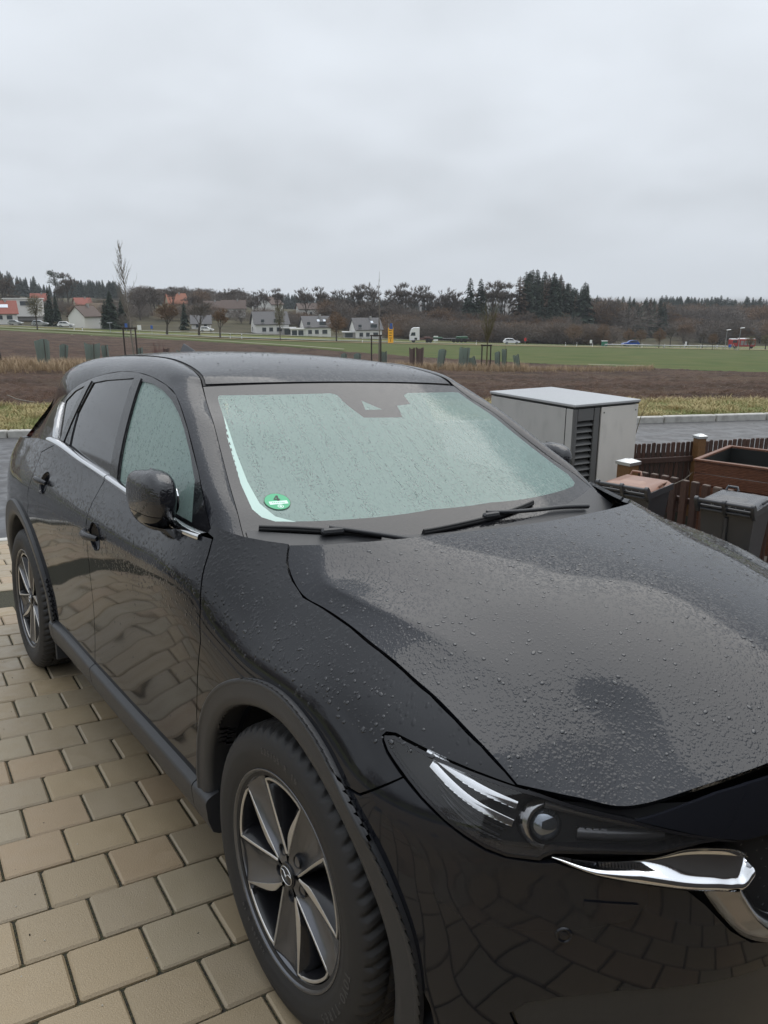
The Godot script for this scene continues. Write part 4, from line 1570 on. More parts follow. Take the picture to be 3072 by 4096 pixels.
func mirror_parts(car: Node, pr: Array) -> void:
	# door mirror: shell lofted from outlines across the car, cap above, dark bowl below
	var b := MB.new()
	var low := MB.new()
	var two := [null, null]
	for k in 2:
		var n := Node3D.new()
		n.name = numbered("door_mirror", car)
		car.add_child(n, true)
		two[k] = n
	var c := Vector3(-0.796, 1.165, 0.872)
	var h := Vector3(0.137, 0.087, 0.052)
	var sp := func(t: float, e: float) -> float:
		return signf(t) * pow(absf(t), e)
	var at := func(a: float, bb: float) -> Vector3:
		var tall: float = sp.call(sin(a), 0.62)
		var w: float = sp.call(cos(a), 0.62)
		# fuller towards the outer front, hollowed below
		var low_in := 1.0 - 0.16 * maxf(0.0, -tall)
		return c + Vector3(h.x * w * sp.call(cos(bb), 0.72) * low_in, h.y * tall * (1.0 + 0.06 * cos(bb)), h.z * w * sp.call(sin(bb), 0.72) * low_in)
	var a_split := -0.26
	for g in [[b, a_split + 0.012, PI / 2], [low, -PI / 2, a_split - 0.012]]:
		var mb: MB = g[0]
		var first := mb.v.size()
		for i in 15:
			var a := lerpf(g[1], g[2], i / 14.0)
			for j in 37:
				var bb := TAU * j / 36
				var p: Vector3 = at.call(a, bb)
				var da: Vector3 = at.call(a + 0.01, bb) - at.call(a - 0.01, bb)
				var dbb: Vector3 = at.call(a, bb + 0.01) - at.call(a, bb - 0.01)
				var nn := da.cross(dbb).normalized()
				if nn.dot(p - c) < 0:
					nn = -nn
				if nn == Vector3.ZERO:
					nn = Vector3.UP * signf(a)
				mb.vert(p, nn, Vector2(p.x, p.y))
		for i in 14:
			for j in 36:
				var q := first + i * 37 + j
				mb._f(q, q + 1, q + 38)
				mb._f(q, q + 38, q + 37)
	var back := MB.new()
	back.prism(Transform3D(Basis(Vector3.UP, PI), c + Vector3(0, 0, -0.0495)), ellipse(0, 0, 0.1, 0.06, 24), 0.004)
	var stem := MB.new()
	var rows := []
	for k in 9:
		var t := k / 8.0
		var e := 1.0 - (1.0 - t) * (1.0 - t)
		var cc := Vector3(-0.745, 1.094, 0.87).lerp(Vector3(-0.70, 1.052, 0.845), e)
		var rx := lerpf(0.098, 0.075, e)
		var ry := lerpf(0.004, 0.036, t)
		var row := []
		for j in 17:
			var a := TAU * j / 16
			row.append(cc + Vector3(rx * cos(a), ry * sin(a) - 0.012 * cos(a) * t, 0.03 * sin(a) * (1.0 - t) + 0.012 * sin(a)))
		rows.append(row)
	for k in 8:
		for j in 16:
			var o: Vector3 = rows[k][j] - (rows[k][0] + rows[k][8]) * 0.5
			stem.quad(rows[k][j], rows[k][j + 1], rows[k + 1][j + 1], rows[k + 1][j], o)
	for e in [[b, "cap", mats.mirror_paint], [low, "bowl", mats.piano_black], [back, "mirror_glass", mats.chrome], [stem, "stem", mats.cladding]]:
		part(e[1], e[0], e[2], two[0])
		part(e[1], (e[0] as MB).mirror_z(), e[2], two[1])


func cabin_parts(car: Node) -> void:
	# scuttle, wipers
	var b := MB.new()
	panel(b, s_wind, poly([-0.99, -0.079, 0.99, -0.079, 0.99, 0.012, 0.6, 0.03, 0.0, 0.045, -0.6, 0.03, -0.99, 0.012]), 0.06, 0.004, 0.0, [], 0, 0.03)
	part("scuttle", b, mats.cladding, car)
	for wv in [[[0.945, 0.022, 0.80, 0.036, 0.62, 0.036, 0.5, 0.026], [0.70, 0.040, 0.60, 0.030, 0.45, 0.006, 0.30, -0.03], 0.69], [[0.31, 0.042, 0.10, 0.066, -0.13, 0.083, -0.42, 0.10], [-0.06, 0.095, -0.2, 0.076, -0.5, 0.03, -0.74, -0.03], -0.08]]:
		var w := Node3D.new()
		w.name = numbered("wiper", car)
		car.add_child(w, true)
		b = MB.new()
		var ln := smooth(poly(wv[0]), 6)
		for e in [[0.006, 0.0, 0.009], [0.013, 0.006, 0.006]]:
			var pts := []
			for q in ln:
				pts.append(s_wind.at(q.x, q.y + e[1] * 0.4) + s_wind.nrm * e[0])
			b.tube(pts, e[2] * 0.8, 8)
		part("blade", b, mats.rubber_seal, w)
		b = MB.new()
		ln = smooth(poly(wv[1]), 6)
		var pts := []
		var rad := []
		for k in ln.size():
			pts.append(s_wind.at(ln[k].x, ln[k].y) + s_wind.nrm * (0.024 - 0.006 * k / ln.size()))
			rad.append(0.0055 + 0.004 * k / ln.size())
		b.tube(pts, rad, 8)
		var hp := s_wind.at(wv[2], wv[1][1] - 0.012) + s_wind.nrm * 0.018
		b.box(frame_on(hp, s_wind.nrm), Vector3(0.07, 0.02, 0.02), 0.006)
		part("arm", b, mats.cladding, w)
	# inside: dashboard, wheel, seats, mirror block
	b = MB.new()
	var rows := []
	for k in 9:
		var z := lerpf(-0.7, 0.7, k / 8.0)
		rows.append([Vector3(-0.30 - 0.12 * absf(z), 1.0, z), Vector3(-0.50 - 0.10 * absf(z), 1.045, z), Vector3(-0.72, 1.055, z), Vector3(-0.83, 1.03, z), Vector3(-0.87, 0.95, z), Vector3(-0.82, 0.7, z)])
	b.grid(rows, Vector3(-0.3, 1, 0))
	part("dashboard", b, mats.interior, car)
	b = MB.new()
	var ring := []
	for k in 29:
		var a := TAU * k / 28
		ring.append(Vector3(-0.93, 1.0, -0.37) + Vector3(0.42 * sin(a) * 0.185, 0.9 * sin(a) * 0.185, cos(a) * 0.185))
	b.tube(ring, 0.016, 8, false)
	b.box(Transform3D(Basis(Vector3.BACK, -0.43), Vector3(-0.92, 0.99, -0.37)), Vector3(0.05, 0.1, 0.3), 0.02)
	part("steering_wheel", b, mats.interior, car)
	for zz: float in [-0.37, 0.37]:
		b = MB.new()
		b.box(Transform3D(Basis(Vector3.BACK, 0.28), Vector3(-1.56, 0.98, zz)), Vector3(0.14, 0.66, 0.50), 0.05)
		b.box(Transform3D(Basis(), Vector3(-1.28, 0.62, zz)), Vector3(0.52, 0.16, 0.52), 0.05)
		var s := part("seat", b, mats.interior, car)
		b = MB.new()
		b.box(Transform3D(Basis(Vector3.BACK, 0.2), Vector3(-1.665, 1.385, zz)), Vector3(0.1, 0.19, 0.27), 0.04)
		part("headrest", b, mats.interior, s)
	b = MB.new()
	b.box(Transform3D(Basis(Vector3.BACK, 0.28), Vector3(-2.45, 0.95, 0)), Vector3(0.16, 0.66, 1.3), 0.05)
	part("rear_bench", b, mats.interior, car)
	b = MB.new()
	b.box(Transform3D(Basis(Vector3.BACK, -0.5), Vector3(-0.97, 1.40, -0.02)), Vector3(0.03, 0.07, 0.24), 0.015)
	part("inner_mirror", b, mats.interior, car)
	b = MB.new()
	panel(b, s_roof, poly([0.0, -0.95, 0.0, 0.95, 0.9, 0.95, 0.9, -0.95]), 0.1, -0.04, 0.0, [], 0, 0.2)
	part("headliner", b, mats.interior_light, car)


func rear_parts(car: Node) -> void:
	# tailgate between the two rear pillars, with its window and lamps
	var b := MB.new()
	var rows := []
	for k in 15:
		var t := k / 14.0
		var y := lerpf(1.51, 1.12, t)
		var x := lerpf(-3.18, -3.52, t)
		var z := s_side.at(clampf(x, -3.48, -0.4), y).z + 0.02
		var row := []
		for j in 13:
			var u := lerpf(-1, 1, j / 12.0)
			row.append(Vector3(x - 0.10 * (1.0 - u * u), y + 0.02 * (1.0 - u * u) * (1.0 - t), z * u))
		rows.append(row)
	b.grid(rows, Vector3(-1, 0.4, 0))
	part("tailgate_window", b, mats.privacy_glass, car)
	b = MB.new()
	panel(b, s_body, poly([ps[0], 0.55, -3.92, 0.55, -3.92, 1.12, ps[0], 1.12]), 0.05, 0.0, 0.01)
	_join(b, b.mirror_z())
	part("tailgate", b, mats.paint_plain, car)
	b = MB.new()
	panel(b, s_body, poly([ps[0], 0.25, -3.2, 0.25, -3.22, 0.41, -3.91, 0.42, -3.91, 0.54, ps[0], 0.54]), 0.05, 0.004, 0.02)
	_join(b, b.mirror_z())
	part("rear_bumper", b, mats.cladding, car)
	b = MB.new()
	panel(b, s_body, poly([-3.33, 1.035, -3.40, 0.985, -3.55, 0.965, -3.85, 0.975, -3.85, 1.06, -3.5, 1.075]), 0.03, 0.012, 0.02)
	var tl := part("tail_lamp", b, mats.red_lens, car)
	part("tail_lamp", b.mirror_z(), mats.red_lens, car)
	b = MB.new()
	panel(b, s_roof, poly([0.97, -0.9, 0.97, 0.9, 1.0, 0.9, 1.0, -0.9]), 0.02, 0.0, 0.03, [], 0, 0.1)
	part("roof_spoiler", b, mats.paint_plain, car)


# the larger drops that stand on the bonnet, wings and roof
func drop_parts(hood: Node) -> void:
	rng.seed = 77
	var b := MB.new()
	b.ball(Transform3D(Basis.from_scale(Vector3(1, 0.42, 1))), 5, 10, 0.0)
	var mesh := b.mesh()
	var xs := []
	for k in 4200:
		var sf := s_hood
		var q := Vector2(rnd(0.02, 0.98), rnd(-0.95, 0.97))
		if k % 4 == 0:
			sf = s_body
			q = Vector2(rnd(-0.3, 0.72), rnd(0.84, 1.0))
			if q.y > herm([-0.3, -0.09, 0.2, 0.45, 0.72], [1.06, 0.99, 0.955, 0.88, 0.79], q.x) or q.y > 0.86 + 0.0 and q.x > 0.36 and q.x < 0.7 and q.y < herm([0.36, 0.45, 0.7], [0.89, 0.875, 0.83], q.x):
				continue
		elif k % 9 == 0:
			sf = s_roof
			q = Vector2(rnd(0.05, 0.7), rnd(-0.9, 0.9))
		var p := sf.at(q.x, q.y)
		var nn := sf.nrm
		if sf == s_body and nn.y < 0.45:
			continue
		var r := lerpf(0.0011, 0.0046, pow(rng.randf(), 4.0))
		var f := frame_on(p, nn, Vector3(1, 0.05, 0))
		var a := rng.randf() * PI
		var st := rnd(0.8, 1.6)
		# ball axis y along the surface normal
		var bas := Basis(f.basis.x, nn, f.basis.x.cross(nn)) * Basis(Vector3.UP, a)
		xs.append(Transform3D(bas * Basis.from_scale(Vector3(r * st, r, r)), p - nn * 0.0001))
	var mm := MultiMesh.new()
	mm.transform_format = MultiMesh.TRANSFORM_3D
	mm.mesh = mesh
	mm.instance_count = xs.size()
	for k in xs.size():
		mm.set_instance_transform(k, xs[k])
	var o := MultiMeshInstance3D.new()
	o.name = "rain_drops"
	o.multimesh = mm
	o.material_override = mats.water_drop
	o.set_meta("kind", "stuff")
	hood.add_child(o, true)


func world_light() -> void:
	var cam := Camera3D.new()
	cam.name = "camera"
	cam.position = Vector3(0, 1.55, 0)
	cam.rotation.x = -0.27
	cam.fov = 67.761
	cam.near = 0.05
	cam.far = 6000.0
	add_child(cam)
	cam.current = true
	var e := Environment.new()
	e.background_mode = Environment.BG_SKY
	e.sky = Sky.new()
	e.sky.sky_material = overcast()
	e.tonemap_mode = Environment.TONE_MAPPER_LINEAR
	e.tonemap_exposure = 1.0
	e.sdfgi_enabled = true
	e.ssao_enabled = true
	e.ssil_enabled = true
	e.fog_enabled = true
	e.fog_light_color = Color(0.9, 0.92, 0.94)
	e.fog_density = 0.00016
	var w := WorldEnvironment.new()
	w.environment = e
	add_child(w)
	var sun := DirectionalLight3D.new()
	sun.name = "sun"
	sun.light_energy = 0.45
	sun.light_color = Color(1.0, 0.98, 0.95)
	sun.light_angular_distance = 60.0
	sun.shadow_enabled = true
	sun.rotation = Vector3(deg_to_rad(-60), deg_to_rad(150), 0)
	add_child(sun)


# an even overcast sky with soft darker folds, brighter overhead
func overcast() -> PanoramaSkyMaterial:
	var w := 1024
	var h := 512
	var f1 := noise(0.9, 5, 31)
	var f2 := noise(2.6, 4, 32)
	var buf := PackedFloat32Array()
	buf.resize(w * h * 3)
	for j in h:
		var el := PI / 2 - PI * (j + 0.5) / h
		for i in w:
			var az := TAU * (i + 0.5) / w
			var d := Vector3(sin(az) * cos(el), sin(el), cos(az) * cos(el))
			var c := Vector3(0.675, 0.72, 0.775)
			if el > 0.0:
				var lo := 0.98 + 0.16 * smoothstep(0.0, 0.36, el) + 1.6 * smoothstep(0.42, 1.56, el)
				var p := Vector3(d.x, 0, d.z) / (d.y + 0.22) * 0.75
				var n := f1.get_noise_3d(p.x, p.z, 0.0) * 0.16 + f2.get_noise_3d(p.x, p.z, 3.0) * 0.06
				n *= smoothstep(0.0, 0.12, el)
				c *= lo * (1.0 + n)
				c.z *= 1.0 + 0.02 * n
			else:
				c = c.lerp(Vector3(0.2, 0.19, 0.18), smoothstep(0.0, 0.1, -el)) * 0.86
			var o := (j * w + i) * 3
			buf[o] = c.x
			buf[o + 1] = c.y
			buf[o + 2] = c.z
	var im := Image.create_from_data(w, h, false, Image.FORMAT_RGBF, buf.to_byte_array())
	var m := PanoramaSkyMaterial.new()
	m.panorama = ImageTexture.create_from_image(im)
	return m


# ---------------------------------------------------------------- the ground
# Profiles of the land away from the house, at five bearings: distance and height of each edge
# (verge, field edge, row of young trees, edge of the crop, road, foot of the hills, slope, ridge).
const BEAR := [-0.95, -0.504, -0.44, -0.37, -0.30, -0.176, 0.021, 0.283, 0.504, 0.95]
const DIST := [
	[11.0, 15.5, 30.0, 120.0, 180.0, 235.0, 420.0, 760.0],
	[12.0, 17.0, 35.0, 150.0, 190.0, 240.0, 420.0, 760.0],
	[12.1, 17.1, 36.8, 139.0, 190.0, 240.0, 416.0, 780.0],
	[12.25, 17.2, 38.7, 127.5, 190.0, 240.0, 412.0, 790.0],
	[12.4, 17.3, 40.6, 116.0, 190.0, 240.0, 408.0, 820.0],
	[12.6, 17.5, 44.0, 95.0, 190.0, 240.0, 400.0, 860.0],
	[12.9, 18.0, 48.0, 75.0, 200.0, 260.0, 430.0, 900.0],
	[13.5, 18.6, 52.0, 58.0, 210.0, 300.0, 520.0, 950.0],
	[14.1, 19.2, 46.0, 50.0, 205.0, 320.0, 520.0, 800.0],
	[15.6, 20.5, 44.0, 52.0, 200.0, 320.0, 500.0, 800.0]]
# how far below the level of the eye, as a slope
const DOWN := [
	[0.178, 0.139, 0.083, 0.040, 0.033, 0.027, -0.012, -0.020],
	[0.1767, 0.1384, 0.083, 0.0355, 0.0325, 0.029, -0.004, -0.016],
	[0.1742, 0.138, 0.083, 0.039, 0.0353, 0.031, 0.0, -0.002],
	[0.1715, 0.1378, 0.083, 0.0428, 0.0384, 0.0335, 0.002, -0.004],
	[0.169, 0.1375, 0.083, 0.0466, 0.0415, 0.036, 0.006, 0.008],
	[0.164, 0.137, 0.083, 0.0535, 0.0470, 0.040, 0.012, 0.0105],
	[0.161, 0.135, 0.085, 0.068, 0.0525, 0.047, 0.022, 0.0145],
	[0.157, 0.131, 0.0865, 0.0815, 0.0575, 0.053, 0.034, 0.0245],
	[0.150, 0.130, 0.0915, 0.0895, 0.0610, 0.056, 0.038, 0.030],
	[0.140, 0.125, 0.096, 0.090, 0.0610, 0.056, 0.038, 0.030]]
const EYE := 1.55


func profile(bear: float) -> Array:
	var d := []
	var h := []
	for k in 8:
		var a := []
		var b := []
		for i in BEAR.size():
			a.append(DIST[i][k])
			b.append(DOWN[i][k])
		d.append(herm(BEAR, a, bear))
		h.append(EYE - herm(BEAR, b, bear) * d[k])
	return [d, h]


# height of the land at a bearing (x over distance ahead) and distance ahead
func land(bear: float, dist: float) -> float:
	var p := profile(bear)
	return herm(p[0], p[1], dist)


# the point on the land seen at pixel column px, so many metres ahead
func on_land(px: float, dist: float) -> Vector3:
	var b := (px - 1536.0) / 3050.0
	return Vector3(b * dist, land(b, dist), -dist)


func slope_y(x: float, z: float) -> float:
	return -0.213 - 0.038 * (x - 0.4548) + 0.1015 * (z + 2.0049)


func make_terrain() -> void:
	var clod := noise(0.9, 4, 41)
	var big := noise(0.12, 3, 42)
	var tone := noise(0.35, 3, 43)
	# from zone to zone: name, first edge, last edge, rows, material
	var zones := [["verge", 0, 1, 10, "verge"], ["ploughed_field", 1, 3, 240, "soil"], ["crop_field", 3, 4, 60, "crop"], ["meadow", 4, 5, 20, "meadow"], ["hillside", 5, 7, 40, "hill"]]
	for z in zones:
		var b := MB.new()
		b.tinted = true
		var cols := 300 if z[0] == "ploughed_field" else 90
		var first := true
		var pr := []
		for c in cols + 1:
			pr.append(profile(lerpf(-0.92, 0.92, float(c) / cols)))
		var pts := []
		for r in z[3] + 1:
			var t: float = float(r) / z[3]
			if z[0] == "ploughed_field":
				t = pow(t, 1.6)
			var row := []
			for c in cols + 1:
				var bear := lerpf(-0.92, 0.92, float(c) / cols)
				var p: Array = pr[c]
				var k: float = lerpf(z[1], z[2], t)
				var d: float
				if z[0] == "ploughed_field":
					d = p[0][1] * pow(p[0][3] / p[0][1], t)
				else:
					d = herm([0, 1, 2, 3, 4, 5, 6, 7], p[0], k)
				var h := herm(p[0], p[1], d)
				var q := Vector3(bear * d, h, -d)
				if z[0] == "ploughed_field":
					var e := minf(smoothstep(0.0, 0.02, t), 1.0)
					q.y += (absf(clod.get_noise_2d(q.x * 2.2, q.z * 2.2)) * 0.17 + absf(clod.get_noise_2d(q.x * 5.0 + 90.0, q.z * 5.0)) * 0.10 - 0.06 + big.get_noise_2d(q.x, q.z) * 0.06) * e - 0.01
				elif z[0] == "crop_field":
					q.y += big.get_noise_2d(q.x * 0.5, q.z * 0.5) * 0.12 * smoothstep(0.0, 0.2, t) * smoothstep(1.0, 0.8, t)
				row.append(q)
			pts.append(row)
		b.grid(pts, Vector3.UP)
		for k in b.v.size():
			var q := b.v[k]
			var n := tone.get_noise_2d(q.x * 0.6, q.z * 0.6)
			var g := Color(1, 1, 1)
			if z[0] == "ploughed_field":
				n += clod.get_noise_2d(q.x * 3.0 + 50.0, q.z * 3.0) * 0.8
				g = Color(0.062, 0.032, 0.019).lerp(Color(0.112, 0.063, 0.04), clampf(0.5 + n, 0, 1))
				if absf(q.x) < 200.0 and big.get_noise_2d(q.x * 0.7 + 500.0, q.z * 0.7) > 0.33:
					g = g.lerp(Color(0.13, 0.085, 0.05), 0.4)
			elif z[0] == "crop_field":
				g = Color(0.058, 0.080, 0.024).lerp(Color(0.088, 0.098, 0.036), clampf(0.5 + n * 1.2, 0, 1))
			elif z[0] == "verge":
				g = Color(0.13, 0.13, 0.045).lerp(Color(0.25, 0.2, 0.1), clampf(0.5 + n * 1.3, 0, 1))
			elif z[0] == "meadow":
				g = Color(0.10, 0.13, 0.045).lerp(Color(0.2, 0.17, 0.08), clampf(0.4 + n * 1.3, 0, 1))
			else:
				g = Color(0.05, 0.045, 0.03).lerp(Color(0.085, 0.075, 0.045), clampf(0.5 + n, 0, 1))
			b.c[k] = g
		var m := mat(z[4], Color(1, 1, 1), 0.95, 0.0, 0.25)
		m.vertex_color_use_as_albedo = true
		if z[0] == "ploughed_field":
			relief(m, bump_tex(0.05, 4, 44, 512), 10.0)
			world_uv(m, 1.3)
			m.roughness = 0.8
			m.metallic_specular = 0.4
		struct(z[0], b, m)
	# the plain the land stands on, out to the horizon
	var b := MB.new()
	b.quad(Vector3(-1500, -62, -1500), Vector3(1500, -62, -1500), Vector3(1500, -62, 900), Vector3(-1500, -62, 900), Vector3.UP)
	struct("ground", b, mat("far_ground", Color(0.07, 0.075, 0.045), 0.95))


func kerb_z(x: float) -> float:
	return -11.9 - 0.1346 * (x + 6.0) - 0.0035 * maxf(0.0, x) * x


func make_road() -> void:
	# the lane past the house: wet asphalt
	var m := mat("asphalt", Color(1, 1, 1), 0.3, 0.0, 0.5)
	m.albedo_texture = noise_tex(0.03, 5, 51, [Color(0.035, 0.036, 0.04), Color(0.06, 0.06, 0.063), Color(0.085, 0.083, 0.083)], 512)
	var rt := noise_tex(0.012, 4, 52, [Color(0.05, 0.05, 0.05), Color(0.12, 0.12, 0.12), Color(0.3, 0.3, 0.3), Color(0.36, 0.36, 0.36)], 512)
	m.roughness = 1.0
	m.roughness_texture = rt
	m.roughness_texture_channel = BaseMaterial3D.TEXTURE_CHANNEL_RED
	relief(m, bump_tex(0.25, 3, 53, 512), 0.25)
	world_uv(m, 2.6)
	var b := MB.new()
	var near := [Vector3(-46, 0, 24.4), Vector3(-3.55, 0, -6.6), Vector3(-1.5, 0, -7.9), Vector3(0.4, 0, -9.4), Vector3(1.6, 0, -10.4), Vector3(3.2, 0, -10.7), Vector3(10, 0, -11.6), Vector3(40, 0, -17)]
	for k in near.size() - 1:
		for j in 6:
			var p: Vector3 = near[k].lerp(near[k + 1], j / 6.0)
			var q: Vector3 = near[k].lerp(near[k + 1], (j + 1) / 6.0)
			b.quad(Vector3(p.x, -0.55, p.z), Vector3(q.x, -0.55, q.z), Vector3(q.x, -0.55, kerb_z(q.x) - 0.1), Vector3(p.x, -0.55, kerb_z(p.x) - 0.1), Vector3.UP)
	struct("road", b, m)
	# kerb stones on the far side
	var kerb := Node3D.new()
	kerb.name = "kerb"
	add_child(kerb)
	tag(kerb, "pale concrete kerb along the far edge of the wet lane", "", "", "structure")
	rng.seed = 5
	var km := mat("concrete_kerb", Color(0.36, 0.35, 0.33), 0.6)
	km.albedo_texture = noise_tex(0.02, 4, 54, [Color(0.25, 0.24, 0.22), Color(0.4, 0.39, 0.36), Color(0.46, 0.45, 0.42)], 256)
	km.albedo_color = Color.WHITE
	world_uv(km, 0.9)
	b = MB.new()
	b.box(Transform3D(), Vector3(0.992, 0.22, 0.13), 0.015)
	var km_mesh := b.mesh()
	for k in 44:
		var x := -12.0 + k * 1.0
		var z := kerb_z(x + 0.5)
		var a := atan2(kerb_z(x + 1.0) - kerb_z(x), 1.0)
		put("kerb_stone", km_mesh, km, kerb, Transform3D(Basis(Vector3.UP, -a), Vector3(x + 0.5, -0.545 + rnd(-0.004, 0.004), z - 0.16)))


func make_paving() -> void:
	var root := Node3D.new()
	root.name = "pavement"
	add_child(root)
	root.transform = pave_at
	tag(root, "wet grey-brown square concrete pavers of the driveway", "", "", "structure")
	# bedding and moss in the joints
	var bed := mat("joint_bed", Color(1, 1, 1), 0.9)
	bed.albedo_texture = noise_tex(0.06, 4, 61, [Color(0.012, 0.011, 0.01), Color(0.03, 0.027, 0.02), Color(0.05, 0.05, 0.02), Color(0.09, 0.08, 0.06)], 512)
	relief(bed, bump_tex(0.2, 3, 62, 256), 1.0)
	world_uv(bed, 0.5)
	var b := MB.new()
	b.quad(Vector3(-6.1, -0.011, -4.2), Vector3(4.4, -0.011, -4.2), Vector3(4.4, -0.011, 6.2), Vector3(-6.1, -0.011, 6.2), Vector3.UP)
	part("joint_bed", b, bed, root)
	var tones := []
	var k0 := 0
	for c in [Color(0.29, 0.228, 0.146), Color(0.31, 0.24, 0.15), Color(0.275, 0.222, 0.15), Color(0.305, 0.228, 0.145), Color(0.285, 0.235, 0.16), Color(0.07, 0.075, 0.085)]:
		var m := mat("paver_%d" % k0, Color(1, 1, 1), 1.0, 0.0, 0.5)
		var d: Color = c
		m.albedo_texture = noise_tex(0.22, 4, 63 + k0, [d * 0.45, d * 0.85, d * 1.1, d * 1.55], 512)
		m.roughness_texture = noise_tex(0.012, 3, 70 + k0, [Color(0.06, 0.06, 0.06), Color(0.16, 0.16, 0.16), Color(0.36, 0.36, 0.36)], 256)
		m.roughness_texture_channel = BaseMaterial3D.TEXTURE_CHANNEL_RED
		relief(m, bump_tex(0.35, 3, 77, 256), 0.12)
		world_uv(m, 0.42)
		tones.append(m)
		k0 += 1
	var meshes := []
	for k in 3:
		b = MB.new()
		b.box(Transform3D(), Vector3(0.1925, 0.08, 0.1905), 0.005 + 0.0015 * k)
		meshes.append(b.mesh())
	rng.seed = 8
	var turn := 1.50474
	var uu := Vector3(cos(turn), 0, -sin(turn))
	var vv := Vector3(sin(turn), 0, cos(turn))
	var all := []
	for v in range(-27, 26):
		for u in range(-26, 30):
			var c := Vector3(-0.697, 0, 1.3543) + uu * ((u + (0.0 if posmod(v, 2) == 0 else 0.5) + 0.5) * 0.1999) + vv * ((v + 0.5) * 0.1985)
			if c.x < -5.93 or c.x > 4.2 or c.z < -4.0 or c.z > 6.0:
				continue
			var channel := v == -17 or v == -18
			var y := -0.04 + rnd(-0.0015, 0.0015) - (0.014 if channel else 0.0)
			var ti := rng.randi() % 5
			if absf(c.z - 2.9) < 0.12 and posmod(v, 3) == 0 and c.x < 1.5:
				ti = 5
			var shade := meshes[rng.randi() % 3] as ArrayMesh
			var x := Transform3D(Basis(Vector3.UP, turn + rnd(-0.008, 0.008)) * Basis(Vector3.RIGHT, rnd(-0.006, 0.006)), c + Vector3(0, y, 0))
			if v == -19:
				x.origin.x -= 0.018
			if v == -16:
				x.origin.x += 0.018
			var w := pave_at * c
			var front := w.z < -0.3
			var px := 1536.0 + 3050.0 * w.x / maxf(-w.z, 0.1)
			var seen_it := false
			if front:
				var r := w - Vector3(0, 1.55, 0)
				var dd := r.dot(Vector3(0, -sin(0.27), -cos(0.27)))
				var ky := 2048.0 - 3050.0 * r.dot(Vector3(0, cos(0.27), -sin(0.27))) / dd
				var kx := 1536.0 + 3050.0 * r.x / dd
				seen_it = kx > -150 and kx < 3200 and ky < 4250 and c.z > 0.55 and (kx < 1500)
			all.append([0.0 if seen_it else 1000.0, w.distance_to(Vector3(0, 1.55, 0)), shade, tones[ti], x])
	all.sort_custom(func(p, q): return p[0] + p[1] < q[0] + q[1])
	var rest := {}
	for k in all.size():
		var q: Array = all[k]
		if k < 298 and q[0] == 0.0:
			put("paver", q[2], q[3], root, q[4])
		else:
			if not rest.has(q[3]):
				rest[q[3]] = MB.new()
			(rest[q[3]] as MB).append_mesh(q[2], q[4])
	for m: Material in rest:
		var o := part("pavers", rest[m], m, root)
		o.set_meta("kind", "stuff")
	# water lying in the channel row
	b = MB.new()
	var wm := mat("puddle", Color(0.05, 0.047, 0.04), 0.03, 0.0, 0.5)
	rng.seed = 3
	for k in 9:
		var z := -0.6 + k * 0.42
		var o := []
		for j in 16:
			var a := TAU * j / 16
			o.append(-3.87 + cos(a) * rnd(0.03, 0.14))
			o.append(z + sin(a) * rnd(0.12, 0.26))
		var f := Transform3D(Basis(Vector3(1, 0, 0), Vector3(0, 0, 1), Vector3(0, 1, 0)), Vector3(0, -0.0125, 0))
		b.prism(f, poly(o), 0.001, 0.0, false)
	var pd := part("puddle", b, wm, root)
	pd.set_meta("kind", "stuff")
	# edging kerb at the end of the drive and along its side
	b = MB.new()
	b.box(Transform3D(), Vector3(0.995, 0.2, 0.1), 0.008)
	var em := b.mesh()
	for k in 11:
		put("edging_stone", em, mats.concrete_kerb, root, Transform3D(Basis(Vector3.UP, PI / 2 + 0.066), Vector3(-6.04 - 0.066 * (-4.0 + k) * 1.0 + 0.03, -0.088, -4.0 + k)))
	for k in 11:
		put("edging_stone", em, mats.concrete_kerb, root, Transform3D(Basis(), Vector3(-5.5 + k, -0.088, 6.12)))
	# small grit and stones on the slabs
	b = MB.new()
	b.tinted = true
	rng.seed = 21
	for k in 420:
		var p := Vector3(rnd(-3.5, 1.4), 0.001, rnd(0.9, 3.2))
		var r := rnd(0.0012, 0.0035)
		b.tint = [Color(0.03, 0.025, 0.02), Color(0.3, 0.27, 0.22), Color(0.02, 0.02, 0.02), Color(0.45, 0.42, 0.36)][rng.randi() % 4]
		b.box(Transform3D(Basis(Vector3(rnd(-1, 1), 1, rnd(-1, 1)).normalized(), rnd(0, 6)), p), Vector3(r * rnd(1, 2.4), r, r), r * 0.3)
	var gm := mat("grit", Color.WHITE, 0.8)
	gm.vertex_color_use_as_albedo = true
	var gr := part("grit", b, gm, root)
	gr.set_meta("kind", "stuff")
	# garden soil and gravel left of the car, under bins and fences
	b = MB.new()
	var soil := mat("garden_soil", Color(0.06, 0.05, 0.04), 0.9)
	for q in [[-2.0, 14.0, -11.0, -1.5]]:
		for i in 8:
			for j in 6:
				var x0 := lerpf(q[0], q[1], i / 8.0)
				var x1 := lerpf(q[0], q[1], (i + 1) / 8.0)
				var z0 := lerpf(q[2], q[3], j / 6.0)
				var z1 := lerpf(q[2], q[3], (j + 1) / 6.0)
				b.quad(Vector3(x0, slope_y(x0, z0) - 0.42, z0), Vector3(x1, slope_y(x1, z0) - 0.42, z0), Vector3(x1, slope_y(x1, z1) - 0.42, z1), Vector3(x0, slope_y(x0, z1) - 0.42, z1), Vector3.UP)
	struct("garden_ground", b, soil)


